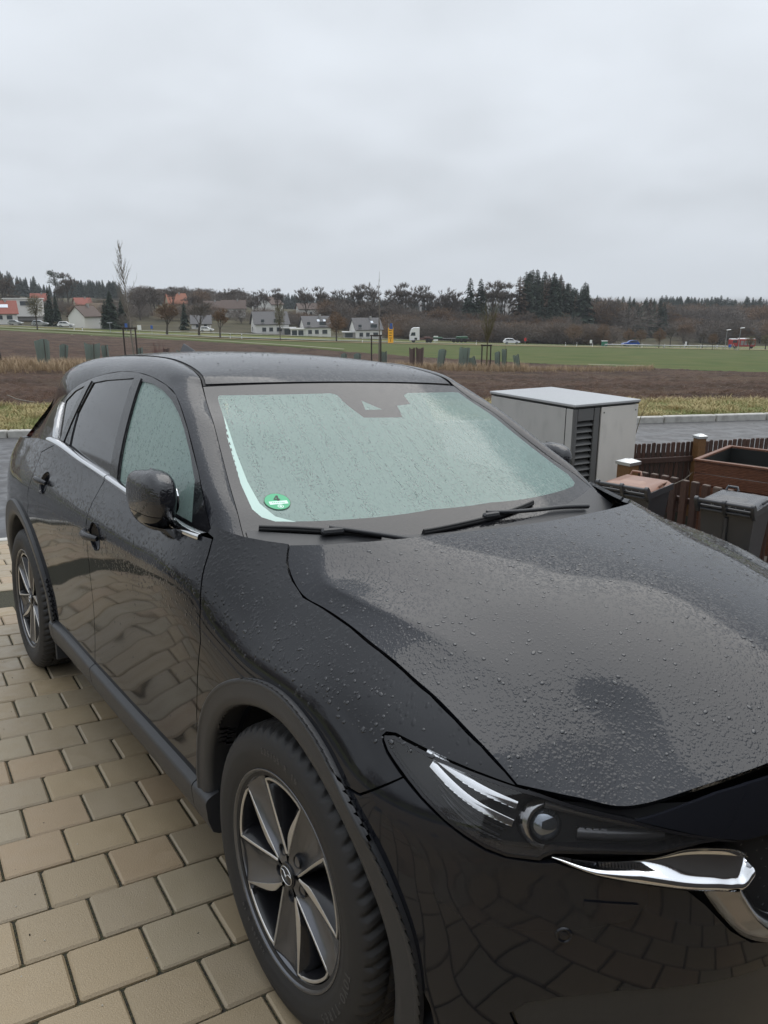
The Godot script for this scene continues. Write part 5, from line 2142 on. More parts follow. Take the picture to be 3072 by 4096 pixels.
# ---------------------------------------------------------------- trees
# a bare broad-leaved tree, one metre tall: trunk with limbs, and a crown of twigs
func bare_tree(sd: int, spread: float, lean: float, twigs: int, low: float) -> Array:
	var g := RandomNumberGenerator.new()
	g.seed = sd
	var t := MB.new()
	var c := MB.new()
	var tips := []
	var stack := [[Vector3(0, -0.02, 0), Vector3(0, 1, 0), 0.030, low, 0]]
	while stack.size():
		var q: Array = stack.pop_back()
		var p: Vector3 = q[0]
		var d: Vector3 = q[1]
		var r: float = q[2]
		var l: float = q[3]
		var gen: int = q[4]
		var pts := [p]
		var rad := [r]
		for k in 3:
			d = (d + Vector3(g.randf_range(-1, 1), g.randf_range(-0.2, 0.6), g.randf_range(-1, 1)) * 0.12).normalized()
			p += d * l / 3.0
			pts.append(p)
			rad.append(r * (1.0 - 0.13 * (k + 1)))
		t.tube(pts, rad, 5 if gen < 2 else 3, false)
		if gen < 4:
			var n := 3 if gen < 2 else 2 + g.randi() % 2
			var rot := g.randf() * TAU
			for k in n:
				var a := rot + TAU * k / n + g.randf_range(-0.5, 0.5)
				var side := Vector3(cos(a), 0, sin(a))
				var nd := (d * g.randf_range(0.7, 1.1) + side * spread * g.randf_range(0.5, 1.1) + Vector3(0, lean, 0)).normalized()
				stack.append([p, nd, rad[3] * g.randf_range(0.55, 0.75), l * g.randf_range(0.62, 0.86) * (0.75 if gen == 0 else 1.0), gen + 1])
			if gen == 0 or gen == 1:
				stack.append([p, (d + Vector3(0, 0.5, 0)).normalized(), rad[3] * 0.85, l * 0.75, gen + 1])
		else:
			tips.append([p, d])
		if gen >= 2:
			tips.append([pts[2], d])
	for k in twigs:
		var q: Array = tips[g.randi() % tips.size()]
		var p: Vector3 = q[0]
		var d: Vector3 = (q[1] + Vector3(g.randf_range(-1, 1), g.randf_range(-0.3, 0.9), g.randf_range(-1, 1)) * 0.9).normalized()
		var l := g.randf_range(0.03, 0.10)
		var s := d.cross(Vector3(g.randf() - 0.5, g.randf() - 0.5, g.randf() - 0.5)).normalized() * g.randf_range(0.0028, 0.006)
		c.tri(p - s, p + s, p + d * l)
	return [t, c]


func conifer(sd: int, wide: float, layers: int, open: float) -> Array:
	var g := RandomNumberGenerator.new()
	g.seed = sd
	var t := MB.new()
	var c := MB.new()
	t.tube([Vector3(0, -0.02, 0), Vector3(0, 0.5, 0), Vector3(0, 1, 0)], [0.016, 0.011, 0.002], 6, false)
	for k in layers:
		var f := float(k) / layers
		var y := lerpf(open, 0.99, pow(f, 0.9))
		var reach := wide * pow(1.0 - (y - open) / (1.0 - open), 0.8) + 0.012
		var n := 7 + g.randi() % 4
		for j in n:
			var a := g.randf() * TAU
			var r := reach * g.randf_range(0.55, 1.12)
			var o := Vector3(cos(a), 0, sin(a))
			var p0 := Vector3(0, y + 0.012, 0)
			var p1 := o * r + Vector3(0, y - r * g.randf_range(0.15, 0.55), 0)
			var s := Vector3(-o.z, 0, o.x) * r * g.randf_range(0.18, 0.34)
			var m := p0.lerp(p1, 0.55) + Vector3(0, 0.008, 0)
			c.tri(p0, m - s, p1)
			c.tri(p0, p1, m + s)
			# hanging sprays
			for e in 3:
				var q := p0.lerp(p1, g.randf_range(0.3, 1.0))
				c.tri(q - s * 0.3, q + s * 0.3, q - Vector3(0, r * g.randf_range(0.15, 0.4), 0) + s * g.randf_range(-0.5, 0.5))
	return [t, c]


# a clipped or twiggy shrub or round-headed young tree, with clumps of fine shoots
func bushy(sd: int, stem: float, count: int, squash: float) -> Array:
	var g := RandomNumberGenerator.new()
	g.seed = sd
	var t := MB.new()
	var c := MB.new()
	t.tube([Vector3(0, -0.02, 0), Vector3(0.005, stem + 0.15, 0), Vector3(0, stem + 0.35, 0.005)], [0.02, 0.014, 0.006], 6, false)
	var cen := Vector3(0, stem + (1.0 - stem) * 0.45, 0)
	for k in 16:
		var d := Vector3(g.randf_range(-1, 1), g.randf_range(-0.3, 1), g.randf_range(-1, 1)).normalized()
		t.tube([Vector3(0, stem + g.randf() * 0.15, 0), cen + d * 0.2 * Vector3(squash, 1, squash)], [0.008, 0.003], 3, false)
	for k in count:
		var d := Vector3(g.randfn(), g.randfn(), g.randfn()).normalized()
		var r := pow(g.randf(), 0.45) * (0.82 + 0.18 * sin(d.x * 5.0 + sd) * cos(d.y * 4.0))
		var p := cen + d * r * Vector3(squash * (1.0 - stem) * 0.5, (1.0 - stem) * 0.5, squash * (1.0 - stem) * 0.5)
		var o := (d + Vector3(g.randf_range(-1, 1), g.randf_range(-0.2, 1.2), g.randf_range(-1, 1)) * 0.7).normalized()
		var l := g.randf_range(0.04, 0.11)
		var s := o.cross(Vector3(g.randf() - 0.5, g.randf() - 0.5, g.randf() - 0.5)).normalized() * g.randf_range(0.002, 0.006)
		c.tri(p - s, p + s, p + o * l)
	return [t, c]


var kinds := {}


func tree_kinds() -> void:
	var bark := mat("bark", Color(0.07, 0.058, 0.048), 0.9)
	bark.albedo_texture = null
	mat("bark_pale", Color(0.2, 0.18, 0.15), 0.9)
	mat("twigs_grey", Color(0.12, 0.098, 0.082), 0.95)
	mat("twigs_brown", Color(0.15, 0.09, 0.05), 0.95)
	mat("twigs_olive", Color(0.12, 0.105, 0.05), 0.95)
	mat("needles", Color(0.022, 0.036, 0.022), 0.9)
	mat("needles_mid", Color(0.04, 0.055, 0.03), 0.9)
	mat("larch", Color(0.09, 0.06, 0.04), 0.9)
	for m in ["twigs_grey", "twigs_brown", "twigs_olive", "needles", "needles_mid", "larch"]:
		mats[m].backlight_enabled = true
		mats[m].backlight = Color(0.1, 0.1, 0.1)
	kinds = {
		"bare_a": [bare_tree(1, 0.75, 0.12, 2600, 0.30), "bark", "twigs_grey"], "bare_b": [bare_tree(2, 0.9, 0.05, 2600, 0.26), "bark", "twigs_grey"],
		"bare_c": [bare_tree(3, 0.55, 0.3, 2400, 0.32), "bark", "twigs_grey"], "brown_a": [bare_tree(4, 0.8, 0.1, 2600, 0.24), "bark", "twigs_brown"],
		"round_a": [bushy(5, 0.28, 2200, 0.8), "bark", "twigs_brown"], "round_b": [bushy(6, 0.25, 2000, 0.95), "bark", "twigs_brown"], "olive": [bushy(7, 0.3, 1500, 0.7), "bark", "twigs_olive"],
		"thicket": [bushy(8, 0.02, 2600, 1.3), "bark", "twigs_grey"], "thicket_b": [bushy(9, 0.02, 2600, 1.5), "bark", "twigs_brown"],
		"fir_a": [conifer(11, 0.17, 40, 0.06), "bark", "needles"], "fir_b": [conifer(12, 0.22, 36, 0.04), "bark", "needles"], "fir_c": [conifer(13, 0.13, 40, 0.1), "bark", "needles_mid"],
		"larch": [conifer(14, 0.15, 30, 0.12), "bark", "larch"], "spruce_broad": [conifer(15, 0.33, 46, 0.02), "bark", "needles"]}
	for k in kinds:
		var q: Array = kinds[k]
		q.append((q[0][0] as MB).mesh())
		q.append((q[0][1] as MB).mesh())
	# a pine with its crown of clumps on a bare stem
	var t := MB.new()
	t.tube([Vector3(0, -0.02, 0), Vector3(0.01, 0.4, 0), Vector3(-0.01, 0.75, 0), Vector3(0.0, 0.95, 0)], [0.018, 0.014, 0.01, 0.004], 6, false)
	var c := MB.new()
	var g := RandomNumberGenerator.new()
	g.seed = 31
	for k in 13:
		var cen := Vector3(g.randf_range(-0.13, 0.13), g.randf_range(0.62, 0.97), g.randf_range(-0.13, 0.13))
		t.tube([Vector3(0, cen.y - 0.08, 0), cen], [0.006, 0.003], 3, false)
		for j in 110:
			var d := Vector3(g.randfn(), g.randfn() * 0.5, g.randfn()) * 0.035
			var s := Vector3(g.randf() - 0.5, g.randf() - 0.5, g.randf() - 0.5) * 0.02
			c.tri(cen + d - s, cen + d + s, cen + d * 1.3 + Vector3(g.randf() - 0.5, g.randf(), g.randf() - 0.5) * 0.025)
	kinds["pine"] = [[t, c], "bark", "needles_mid", t.mesh(), c.mesh()]


var tree_first := {}


# a tree seen at column px with its top at row py_top, so many metres ahead on the land
func plant(kind: String, called: String, label: String, px: float, py_top: float, dist: float, wide: float, group: String, sink := 0.0) -> void:
	var at := on_land(px, dist)
	at.y -= sink
	var top := EYE - (py_top - 1204.0) / 3050.0 * dist
	var tall := maxf(top - at.y, 2.0)
	var q: Array = kinds[kind]
	var x := Transform3D(Basis(Vector3.UP, fposmod(px * 0.731, TAU)) * Basis.from_scale(Vector3(tall * wide, tall, tall * wide)), at)
	if tree_first.has(kind):
		var c := copy(tree_first[kind], x, label)
		c.name = numbered(called, self)
		c.set_meta("group", group)
		return
	var o := thing(called, label, "tree", x, group)
	put("trunk", q[3], mats[q[1]], o)
	var cr := put("crown", q[4], mats[q[2]], o)
	cr.set_meta("kind", "stuff")
	tree_first[kind] = o


func wood(called: String, label: String, spots: Array, mixes: Array) -> void:
	# spots: [px from, px to, distance from, distance to, how many, tall from, tall to]
	var bykind := {}
	for s in spots:
		for k in s[4]:
			var px := rnd(s[0], s[1])
			var dist := rnd(s[2], s[3])
			var kind: String = mixes[rng.randi() % mixes.size()]
			var tall := rnd(s[5], s[6])
			var at := on_land(px, dist)
			if not bykind.has(kind):
				bykind[kind] = []
			var w := rnd(1.1, 1.8)
			bykind[kind].append(Transform3D(Basis(Vector3.UP, rnd(0, TAU)) * Basis.from_scale(Vector3(tall * w, tall, tall * w)), at))
	var root := Node3D.new()
	root.name = called
	add_child(root)
	tag(root, label, "wood", "", "stuff")
	for kind in bykind:
		for e in [[3, 1, "trunks"], [4, 2, "crowns"]]:
			var mm := MultiMesh.new()
			mm.transform_format = MultiMesh.TRANSFORM_3D
			mm.mesh = kinds[kind][e[0]]
			mm.instance_count = bykind[kind].size()
			for k in bykind[kind].size():
				mm.set_instance_transform(k, bykind[kind][k])
			var o := MultiMeshInstance3D.new()
			o.name = numbered(e[2], root)
			o.multimesh = mm
			o.material_override = mats[kinds[kind][e[1]]]
			o.set_meta("kind", "stuff")
			root.add_child(o, true)


func make_woods() -> void:
	tree_kinds()
	rng.seed = 91
	wood("ridge_wood", "dark conifer wood along the far ridges behind the village", [
		[-700, 200, 640, 780, 190, 14, 20], [190, 330, 700, 780, 30, 10, 15], [320, 520, 660, 780, 80, 13, 17], [520, 760, 720, 800, 50, 10, 14], [760, 1000, 720, 860, 90, 13, 18], [1000, 1420, 740, 900, 150, 13, 17], [1400, 2000, 760, 900, 120, 12, 16],
		[2300, 2650, 760, 980, 130, 18, 23], [2600, 3150, 640, 830, 230, 20, 26], [3150, 3700, 600, 800, 120, 20, 26]], ["fir_a", "fir_c", "fir_b", "fir_a"])
	wood("hill_wood", "brown and grey leafless wood on the slopes across the main road", [
		[2380, 3150, 420, 600, 190, 13, 19], [2200, 2500, 360, 480, 60, 14, 20], [1300, 2250, 300, 345, 220, 6, 12], [2700, 3300, 330, 420, 110, 7, 12], [-600, 60, 380, 560, 50, 8, 13], [560, 1000, 360, 520, 60, 8, 12]], ["bare_a", "bare_b", "brown_a", "thicket", "round_b", "thicket"])
	wood("steep_wood", "dark firs covering the steep bank right of the tall firs", [
		[2080, 2230, 330, 420, 46, 22, 30], [2210, 2330, 350, 440, 36, 18, 25], [2320, 2620, 400, 520, 60, 15, 21], [2480, 2560, 380, 420, 12, 14, 17]], ["fir_a", "fir_b", "fir_c", "fir_a", "larch"])
	wood("bank_thicket", "low brown thicket on the bank below the bare trees", [
		[1560, 2420, 262, 300, 230, 4, 8.5], [1050, 1560, 300, 330, 60, 4, 6], [100, 1000, 300, 345, 60, 4, 7]], ["thicket", "thicket_b", "thicket"])
	# trees one can tell apart
	var g := "bare trees along the bank behind the white houses"
	var l := [[1030, 1158, "bare_b"], [1076, 1153, "bare_a"], [1128, 1156, "bare_c"], [1240, 1146, "bare_a"], [1290, 1150, "bare_c"], [1370, 1126, "bare_b"], [1440, 1142, "bare_c"], [1488, 1128, "bare_a"], [1566, 1119, "bare_b"], [1610, 1136, "bare_c"], [1650, 1142, "bare_a"], [1694, 1146, "bare_c"], [1738, 1140, "bare_b"], [1776, 1146, "bare_a"], [1806, 1131, "bare_b"]]
	for k in l.size():
		plant(l[k][2], "bare_tree", ["tall leafless tree on the bank, first from the left of its row", "leafless tree second from the left in the row on the bank", "thin leafless tree right of the first pair on the bank", "leafless tree above the first and second white houses", "narrow leafless tree behind the second white house", "spreading leafless tree behind the tall gabled house", "slim leafless tree just right of the spreading one", "leafless tree over the third white house", "tallest leafless tree in the middle of the bank row", "thin leafless tree above the yellow road sign", "leafless tree left of the truck on the bank", "thin leafless tree directly above the truck cab", "leafless tree above the low trailer", "leafless tree between the trailer and the tall firs", "last leafless tree before the tall dark firs"][k], l[k][0], l[k][1], 330.0, 1.0 if k != 5 else 1.25, g)
	g = "tall firs at the edge of the wood"
	l = [[1868, 1117, "fir_a", 1.5], [1908, 1120, "fir_a", 1.6], [1955, 1130, "bare_c", 1.2], [2005, 1136, "bare_c", 1.2], [2058, 1112, "larch", 2.0], [2098, 1140, "fir_b", 1.4], [2140, 1175, "fir_b", 1.3], [2178, 1196, "fir_a", 1.5], [2212, 1210, "fir_b", 1.0], [2270, 1228, "fir_b", 1.0]]
	for k in l.size():
		plant(l[k][2], "tall_fir", ["slim dark fir at the left end of the tall firs", "dark fir beside the leftmost one", "brownish larch right of the two dark firs", "thin larch behind the forked sapling", "tallest brownish larch at the edge of the wood", "broad dark fir right of the tallest larch", "fir stepping down the slope after the broad one", "lower dark fir on the falling edge of the wood", "dark fir above the white car", "last single fir before the brown wood"][k], l[k][0], l[k][1], 320.0, l[k][3], g)
	g = "trees between the houses of the village"
	l = [[243, 1151, "fir_a", 1.0, 250], [268, 1178, "fir_b", 1.1, 246], [228, 1205, "fir_b", 1.1, 244], [276, 1091, "pine", 1.0, 330], [318, 1100, "bare_c", 1.0, 330], [292, 1130, "bare_a", 0.9, 335], [478, 1165, "spruce_broad", 1.1, 236], [522, 1185, "spruce_broad", 1.0, 240], [455, 1200, "fir_b", 1.2, 234], [762, 1206, "fir_b", 1.2, 250], [60, 1096, "bare_a", 1.2, 300], [100, 1130, "bare_b", 1.2, 310], [640, 1130, "bare_b", 1.2, 330], [720, 1150, "bare_c", 1.0, 340], [540, 1240, "thicket", 1.0, 232], [590, 1180, "bare_a", 1.0, 300]]
	var lab := ["dark slender fir left of the pine", "dark fir below the tall pine", "broad fir beside the modern flat-roofed house", "tall pine with clumped crown on a bare stem", "tall leafless tree touching the pine", "thin leafless tree behind the pine", "big dark spruce in the middle of the village", "second broad dark spruce, right of the biggest", "small fir at the foot of the big spruces", "narrow dark fir between the brown trees", "leafless tree at the left edge over red roofs", "leafless tree above the modern white house", "leafless tree left of the orange roof on the hill", "leafless tree over the orange roof on the hill", "low dark hedge below the spruces", "leafless tree behind the staked sapling"]
	for k in l.size():
		plant(l[k][2], "village_tree", lab[k], l[k][0], l[k][1], l[k][4], l[k][3], g)
	g = "round-headed brown trees along the main road"
	l = [[187, 1168, "olive", 1.0, 190], [690, 1172, "brown_a", 1.2, 200], [815, 1192, "bare_a", 1.3, 210], [898, 1195, "brown_a", 1.0, 185], [1131, 1200, "olive", 0.6, 186], [1350, 1238, "round_a", 1.3, 196], [2278, 1284, "round_b", 1.25, 250], [2390, 1284, "round_a", 1.1, 260], [2492, 1303, "round_a", 1.2, 250], [2538, 1303, "round_b", 1.0, 252], [2612, 1302, "round_a", 1.2, 215], [2656, 1288, "bare_a", 1.0, 260], [2720, 1310, "thicket", 1.0, 270], [2782, 1312, "bare_c", 1.0, 230], [2822, 1318, "round_b", 0.9, 200], [2968, 1330, "olive", 1.6, 205], [3030, 1325, "olive", 1.6, 210], [3090, 1320, "olive", 1.6, 205]]
	lab = ["olive-tinged tree before the modern house", "brown twiggy tree right of the big spruces", "wide leafless tree left of centre by the road", "small brown tree before the hedge and lane", "slim olive tree in front of the first white house", "round brown tree between the second and third white houses", "round orange-brown tree right of the white car", "brown tree to the left of the blue car", "round brown tree above the blue car, left of a pair", "round brown tree above the blue car, right of a pair", "brown tree standing nearest the crop right of the blue car", "leafless tree behind the brown ones on the right", "pale thicket left of the street lamps", "thin leafless tree left of the first street lamp", "small round tree on the road verge before the lamps", "yellowish bush left of the right edge", "yellowish bush beside the right edge", "yellowish bush cut by the right edge"]
	for k in l.size():
		plant(l[k][2], "roadside_tree", lab[k], l[k][0], l[k][1], l[k][4], l[k][3], g)


# ---------------------------------------------------------------- buildings and things far off
func house(called: String, label: String, px: float, dist: float, turn: float, w: float, d: float, wall_h: float, roof_h: float, roof_m: String, wall_m: String, group: String, opts := {}) -> Node3D:
	var at := on_land(px, dist)
	at.y += opts.get("up", 0.0)
	var o := thing(called, label, "house", Transform3D(Basis(Vector3.UP, turn), at), group)
	var b := MB.new()
	# gabled box, ridge along x
	var hw := w / 2
	var hd := d / 2
	b.quad(Vector3(-hw, -3, hd), Vector3(hw, -3, hd), Vector3(hw, wall_h, hd), Vector3(-hw, wall_h, hd), Vector3.BACK)
	b.quad(Vector3(-hw, -3, -hd), Vector3(hw, -3, -hd), Vector3(hw, wall_h, -hd), Vector3(-hw, wall_h, -hd), Vector3.FORWARD)
	for s: float in [-1.0, 1.0]:
		b.quad(Vector3(hw * s, -3, -hd), Vector3(hw * s, -3, hd), Vector3(hw * s, wall_h, hd), Vector3(hw * s, wall_h, -hd), Vector3(s, 0, 0))
		if roof_h > 0.3:
			b.tri(Vector3(hw * s, wall_h, hd), Vector3(hw * s, wall_h, -hd), Vector3(hw * s, wall_h + roof_h, 0), Vector3(s, 0, 0))
	part("wall", b, mats[wall_m], o)
	b = MB.new()
	var rf: MeshInstance3D
	if roof_h > 0.3:
		var e := 0.5
		var drop := roof_h / hd * e
		for s: float in [-1.0, 1.0]:
			var mid := Vector3(0, wall_h + roof_h * 0.5 - drop * 0.5 + 0.14, s * (hd + e) * 0.5)
			var ln := sqrt((hd + e) * (hd + e) + (roof_h + drop) * (roof_h + drop))
			b.box(Transform3D(Basis(Vector3.RIGHT, s * atan2(roof_h + drop, hd + e)), mid), Vector3(w + 0.9, 0.2, ln))
		rf = part("roof", b, mats[roof_m], o)
		if opts.get("chimney", true):
			b = MB.new()
			b.box(Transform3D(Basis(), Vector3(w * 0.18, wall_h + roof_h + 0.1, 0.4)), Vector3(0.6, 1.2, 0.6))
			part("chimney", b, mats["house_grey"], rf)
	else:
		b.box(Transform3D(Basis(), Vector3(0, wall_h + 0.15, 0)), Vector3(w + 0.6, 0.35, d + 0.6), 0.05)
		rf = part("roof", b, mats[roof_m], o)
	for sk in opts.get("skylights", []):
		b = MB.new()
		var a := atan2(roof_h, hd)
		b.box(Transform3D(Basis(Vector3.RIGHT, a), Vector3(sk[0], wall_h + roof_h * (1.0 - sk[1]) + 0.32, hd * sk[1])), Vector3(sk[2], 0.1, sk[3]))
		part("skylight", b, mats["house_glass_bright"], rf)
	# windows: [side (0 front, 1 left gable, 2 right gable), along, up, wide, tall]
	for wn in opts.get("windows", []):
		b = MB.new()
		var f: Transform3D
		if wn[0] == 0:
			f = Transform3D(Basis(), Vector3(wn[1], wn[2], hd + 0.02))
		else:
			var s := -1.0 if wn[0] == 1 else 1.0
			f = Transform3D(Basis(Vector3.UP, PI / 2 * s), Vector3(s * (hw + 0.02), wn[2], wn[1]))
		b.box(f, Vector3(wn[3], wn[4], 0.06))
		var wi := part("window", b, mats["house_window"], o)
		b = MB.new()
		b.box(f.translated_local(Vector3(0, -wn[4] * 0.5 - 0.06, 0.05)), Vector3(wn[3] + 0.2, 0.09, 0.16))
		part("sill", b, mats["house_trim"], wi)
	return o


func make_houses() -> void:
	mat("house_white", Color(0.66, 0.65, 0.62), 0.8)
	mat("house_cream", Color(0.55, 0.48, 0.36), 0.8)
	mat("house_grey", Color(0.3, 0.29, 0.28), 0.8)
	mat("house_blue", Color(0.14, 0.22, 0.36), 0.8)
	mat("house_window", Color(0.05, 0.06, 0.07), 0.15)
	mat("house_glass_bright", Color(0.55, 0.6, 0.66), 0.1)
	mat("house_trim", Color(0.5, 0.5, 0.5), 0.7)
	mat("roof_slate", Color(0.06, 0.058, 0.062), 0.55)
	mat("roof_brown", Color(0.075, 0.048, 0.038), 0.7)
	mat("roof_red", Color(0.22, 0.06, 0.04), 0.7)
	mat("roof_orange", Color(0.24, 0.085, 0.045), 0.7)
	mat("roof_tan", Color(0.15, 0.11, 0.075), 0.7)
	for m in ["roof_slate", "roof_brown", "roof_red", "roof_orange", "roof_tan"]:
		relief(mats[m], bump_tex(0.02, 2, 99, 128), 4.0)
		world_uv(mats[m], 1.5)
	var g := "white houses with dark roofs by the main road"
	var wins := [[0, -2.6, 1.3, 1.2, 1.2], [0, -0.4, 1.3, 1.2, 1.2], [0, 2.2, 1.3, 1.6, 1.2], [0, -3.0, 3.9, 1.0, 0.9], [0, 1.6, 3.9, 2.2, 1.1], [1, -1.2, 1.4, 1.0, 1.2], [1, 1.2, 3.8, 0.9, 1.0]]
	house("white_house", "white house with blue base and dark roof, leftmost of three by the road", 1092, 250, 0.35, 10.6, 7.5, 3.1, 3.4, "roof_slate", "house_white", g, {"windows": wins, "chimney": true})
	house("white_house", "middle white house of three by the road, two skylights in its dark roof", 1268, 250, 0.35, 8.4, 7.0, 2.9, 3.0, "roof_slate", "house_white", g, {"windows": wins.slice(0, 5), "skylights": [[0.6, 0.5, 0.8, 0.9], [2.6, 0.5, 0.8, 0.9]]})
	house("white_house", "right white house of three by the road, behind the thin sapling", 1464, 250, 0.35, 8.6, 7.0, 3.0, 3.2, "roof_slate", "house_white", g, {"windows": wins.slice(0, 5), "skylights": [[1.6, 0.45, 0.8, 0.9]]})
	g = "flat garages between the white houses"
	house("garage", "low white garage between the first and second white houses", 1165, 248, 0.1, 4.2, 4.0, 1.9, 0.0, "house_trim", "house_grey", g, {"windows": [[0, 0, 0.9, 2.6, 1.7]]})
	house("garage", "open carport beside the second white house", 1200, 247, 0.1, 4.4, 4.0, 1.8, 0.0, "house_white", "house_white", g, {"windows": [[0, -1.0, 0.8, 1.6, 1.5], [0, 1.0, 0.8, 1.6, 1.5]]})
	house("garage", "low grey garage left of the third white house", 1398, 248, 0.1, 3.6, 4.0, 1.6, 0.0, "house_trim", "house_grey", g, {"windows": [[0, 0, 0.8, 2.4, 1.5]]})
	g = "houses of the village at the left"
	house("red_roof_house", "cream house with red roof and pale roof window at the left edge", 52, 250, 0.5, 9.0, 8.0, 2.6, 3.6, "roof_red", "house_white", g, {"windows": wins.slice(0, 4), "skylights": [[0.6, 0.5, 3.2, 1.4]], "up": 0.8})
	var o := house("modern_house", "long white flat-roofed modern house raised on posts", 146, 275, 0.05, 10.8, 7.0, 2.8, 0.0, "house_white", "house_white", g, {"up": 4.6, "windows": [[0, -3.4, 1.4, 3.4, 1.3], [0, 2.6, 1.4, 5.0, 1.4]]})
	var b := MB.new()
	b.box(Transform3D(Basis(), Vector3(0, -2.6, -0.5)), Vector3(10.0, 3.6, 5.6))
	part("plinth", b, mats["house_grey"], o)
	house("gable_house", "small white gabled house beside the big spruces", 376, 242, 1.2, 7.2, 6.2, 3.0, 2.7, "roof_brown", "house_white", g, {"windows": [[2, -1.2, 1.2, 1.0, 1.1], [2, 1.2, 1.2, 1.0, 1.1], [2, 0.0, 3.4, 0.9, 1.0]], "up": 0.6})
	house("low_house", "low white house with grey roof left of the small brown tree", 826, 262, 0.2, 6.2, 6.0, 1.8, 2.4, "roof_slate", "house_white", g, {"windows": [[0, -1.2, 1.0, 0.9, 0.9], [0, 1.4, 1.0, 0.9, 0.9]]})
	g = "houses on the hill behind the village"
	house("hill_house", "orange-roofed house high on the hill, the brightest roof", 734, 370, 0.5, 8.6, 8.0, 2.2, 4.2, "roof_orange", "house_cream", g, {"up": 1.2, "windows": [[0, -1.5, 1.0, 1.0, 1.0], [0, 1.5, 1.0, 1.0, 1.0]]})
	house("hill_house", "red roof at the left edge beyond the leafless tree", 16, 380, 0.4, 8.0, 8.0, 2.5, 3.4, "roof_red", "house_cream", g, {"up": -1.0})
	house("hill_house", "red-roofed house above the modern white house", 208, 380, 0.3, 7.0, 7.5, 2.2, 3.2, "roof_red", "house_white", g, {"up": -0.5, "windows": [[0, 0, 0.9, 1.0, 1.0]]})
	house("hill_house", "red roof between the pine and the spruces", 372, 380, 0.6, 7.2, 7.5, 2.0, 3.0, "roof_red", "house_cream", g, {"up": -1.6})
	house("hill_house", "tan-roofed long barn left of the big spruces", 428, 330, -0.3, 9.6, 7.0, 1.4, 3.2, "roof_tan", "house_cream", g, {"chimney": false, "up": -0.6})
	house("hill_house", "white house with brown roof right of the narrow dark fir", 872, 350, 0.4, 7.0, 7.0, 2.6, 3.0, "roof_brown", "house_white", g, {"up": 0.0, "windows": [[0, -1.5, 1.2, 1.0, 1.1], [0, 1.2, 1.2, 1.0, 1.1]]})
	house("hill_house", "white house with wide brown roof behind the hedge", 955, 340, 0.2, 9.8, 7.5, 2.6, 3.2, "roof_brown", "house_white", g, {"up": 1.0, "windows": [[0, -2.5, 1.2, 1.0, 1.1], [0, 0.2, 1.2, 1.0, 1.1], [0, 2.6, 1.2, 1.0, 1.1]]})
	house("hill_house", "white gabled house on the hill above the first white house", 1098, 350, 1.1, 9.0, 7.0, 3.4, 3.0, "roof_brown", "house_white", g, {"up": 2.4, "windows": [[2, -1.2, 1.6, 0.9, 1.2], [2, 1.2, 1.6, 0.9, 1.2]]})
	house("hill_house", "second white house on the hill, partly behind bare trees", 1055, 352, 0.3, 5.5, 7.0, 2.6, 2.2, "roof_slate", "house_white", g, {"up": 1.8})
	house("hill_house", "white house on the hill between the second and third white houses", 1238, 350, 0.3, 8.6, 7.0, 3.2, 2.2, "roof_brown", "house_white", g, {"up": 1.6, "windows": [[0, -2, 1.2, 1.0, 1.2], [0, 1, 1.2, 1.0, 1.2]]})
	house("hill_house", "tall cream house whose steep gable faces the road", 1356, 335, 1.57, 8.0, 6.4, 2.4, 5.0, "roof_brown", "house_cream", g, {"up": 1.2, "windows": [[2, -1.0, 1.2, 0.8, 1.1], [2, 1.0, 1.2, 0.8, 1.1], [2, 0, 3.6, 0.8, 1.0]]})
	house("hill_house", "reddish-roofed house behind the thin sapling", 1516, 350, 0.2, 6.4, 6.4, 3.0, 2.4, "roof_brown", "house_cream", g, {"up": 1.4})
	house("hill_house", "white house half hidden among the bare trees over the truck", 1702, 350, 0.9, 6.0, 6.0, 3.2, 2.6, "roof_brown", "house_white", g, {"up": 1.2})
	house("hill_house", "white wall showing between bare trees left of the firs", 1778, 352, 0.2, 6.4, 6.0, 2.4, 1.6, "roof_slate", "house_white", g, {"up": 1.0})
	house("hill_house", "low cream building under the slim dark firs", 1846, 352, 0.1, 5.2, 5.0, 1.8, 1.0, "roof_slate", "house_cream", g, {"up": 0.0})


# a strip along the land through points given as (column, metres ahead, half width)
func land_strip(pts: Array, lift: float, m: Material, called: String, label := "") -> void:
	var b := MB.new()
	var prev := []
	var fine := []
	for k in pts.size() - 1:
		for j in 12:
			var t := j / 12.0
			fine.append([lerpf(pts[k][0], pts[k + 1][0], t), lerpf(pts[k][1], pts[k + 1][1], t), lerpf(pts[k][2], pts[k + 1][2], t)])
	fine.append(pts[-1])
	for q in fine:
		var a := on_land(q[0], q[1] - q[2])
		var c := on_land(q[0], q[1] + q[2])
		a.y += lift
		c.y += lift
		if prev.size():
			b.quad(prev[0], a, c, prev[1], Vector3.UP)
		prev = [a, c]
	struct(called, b, m, label)


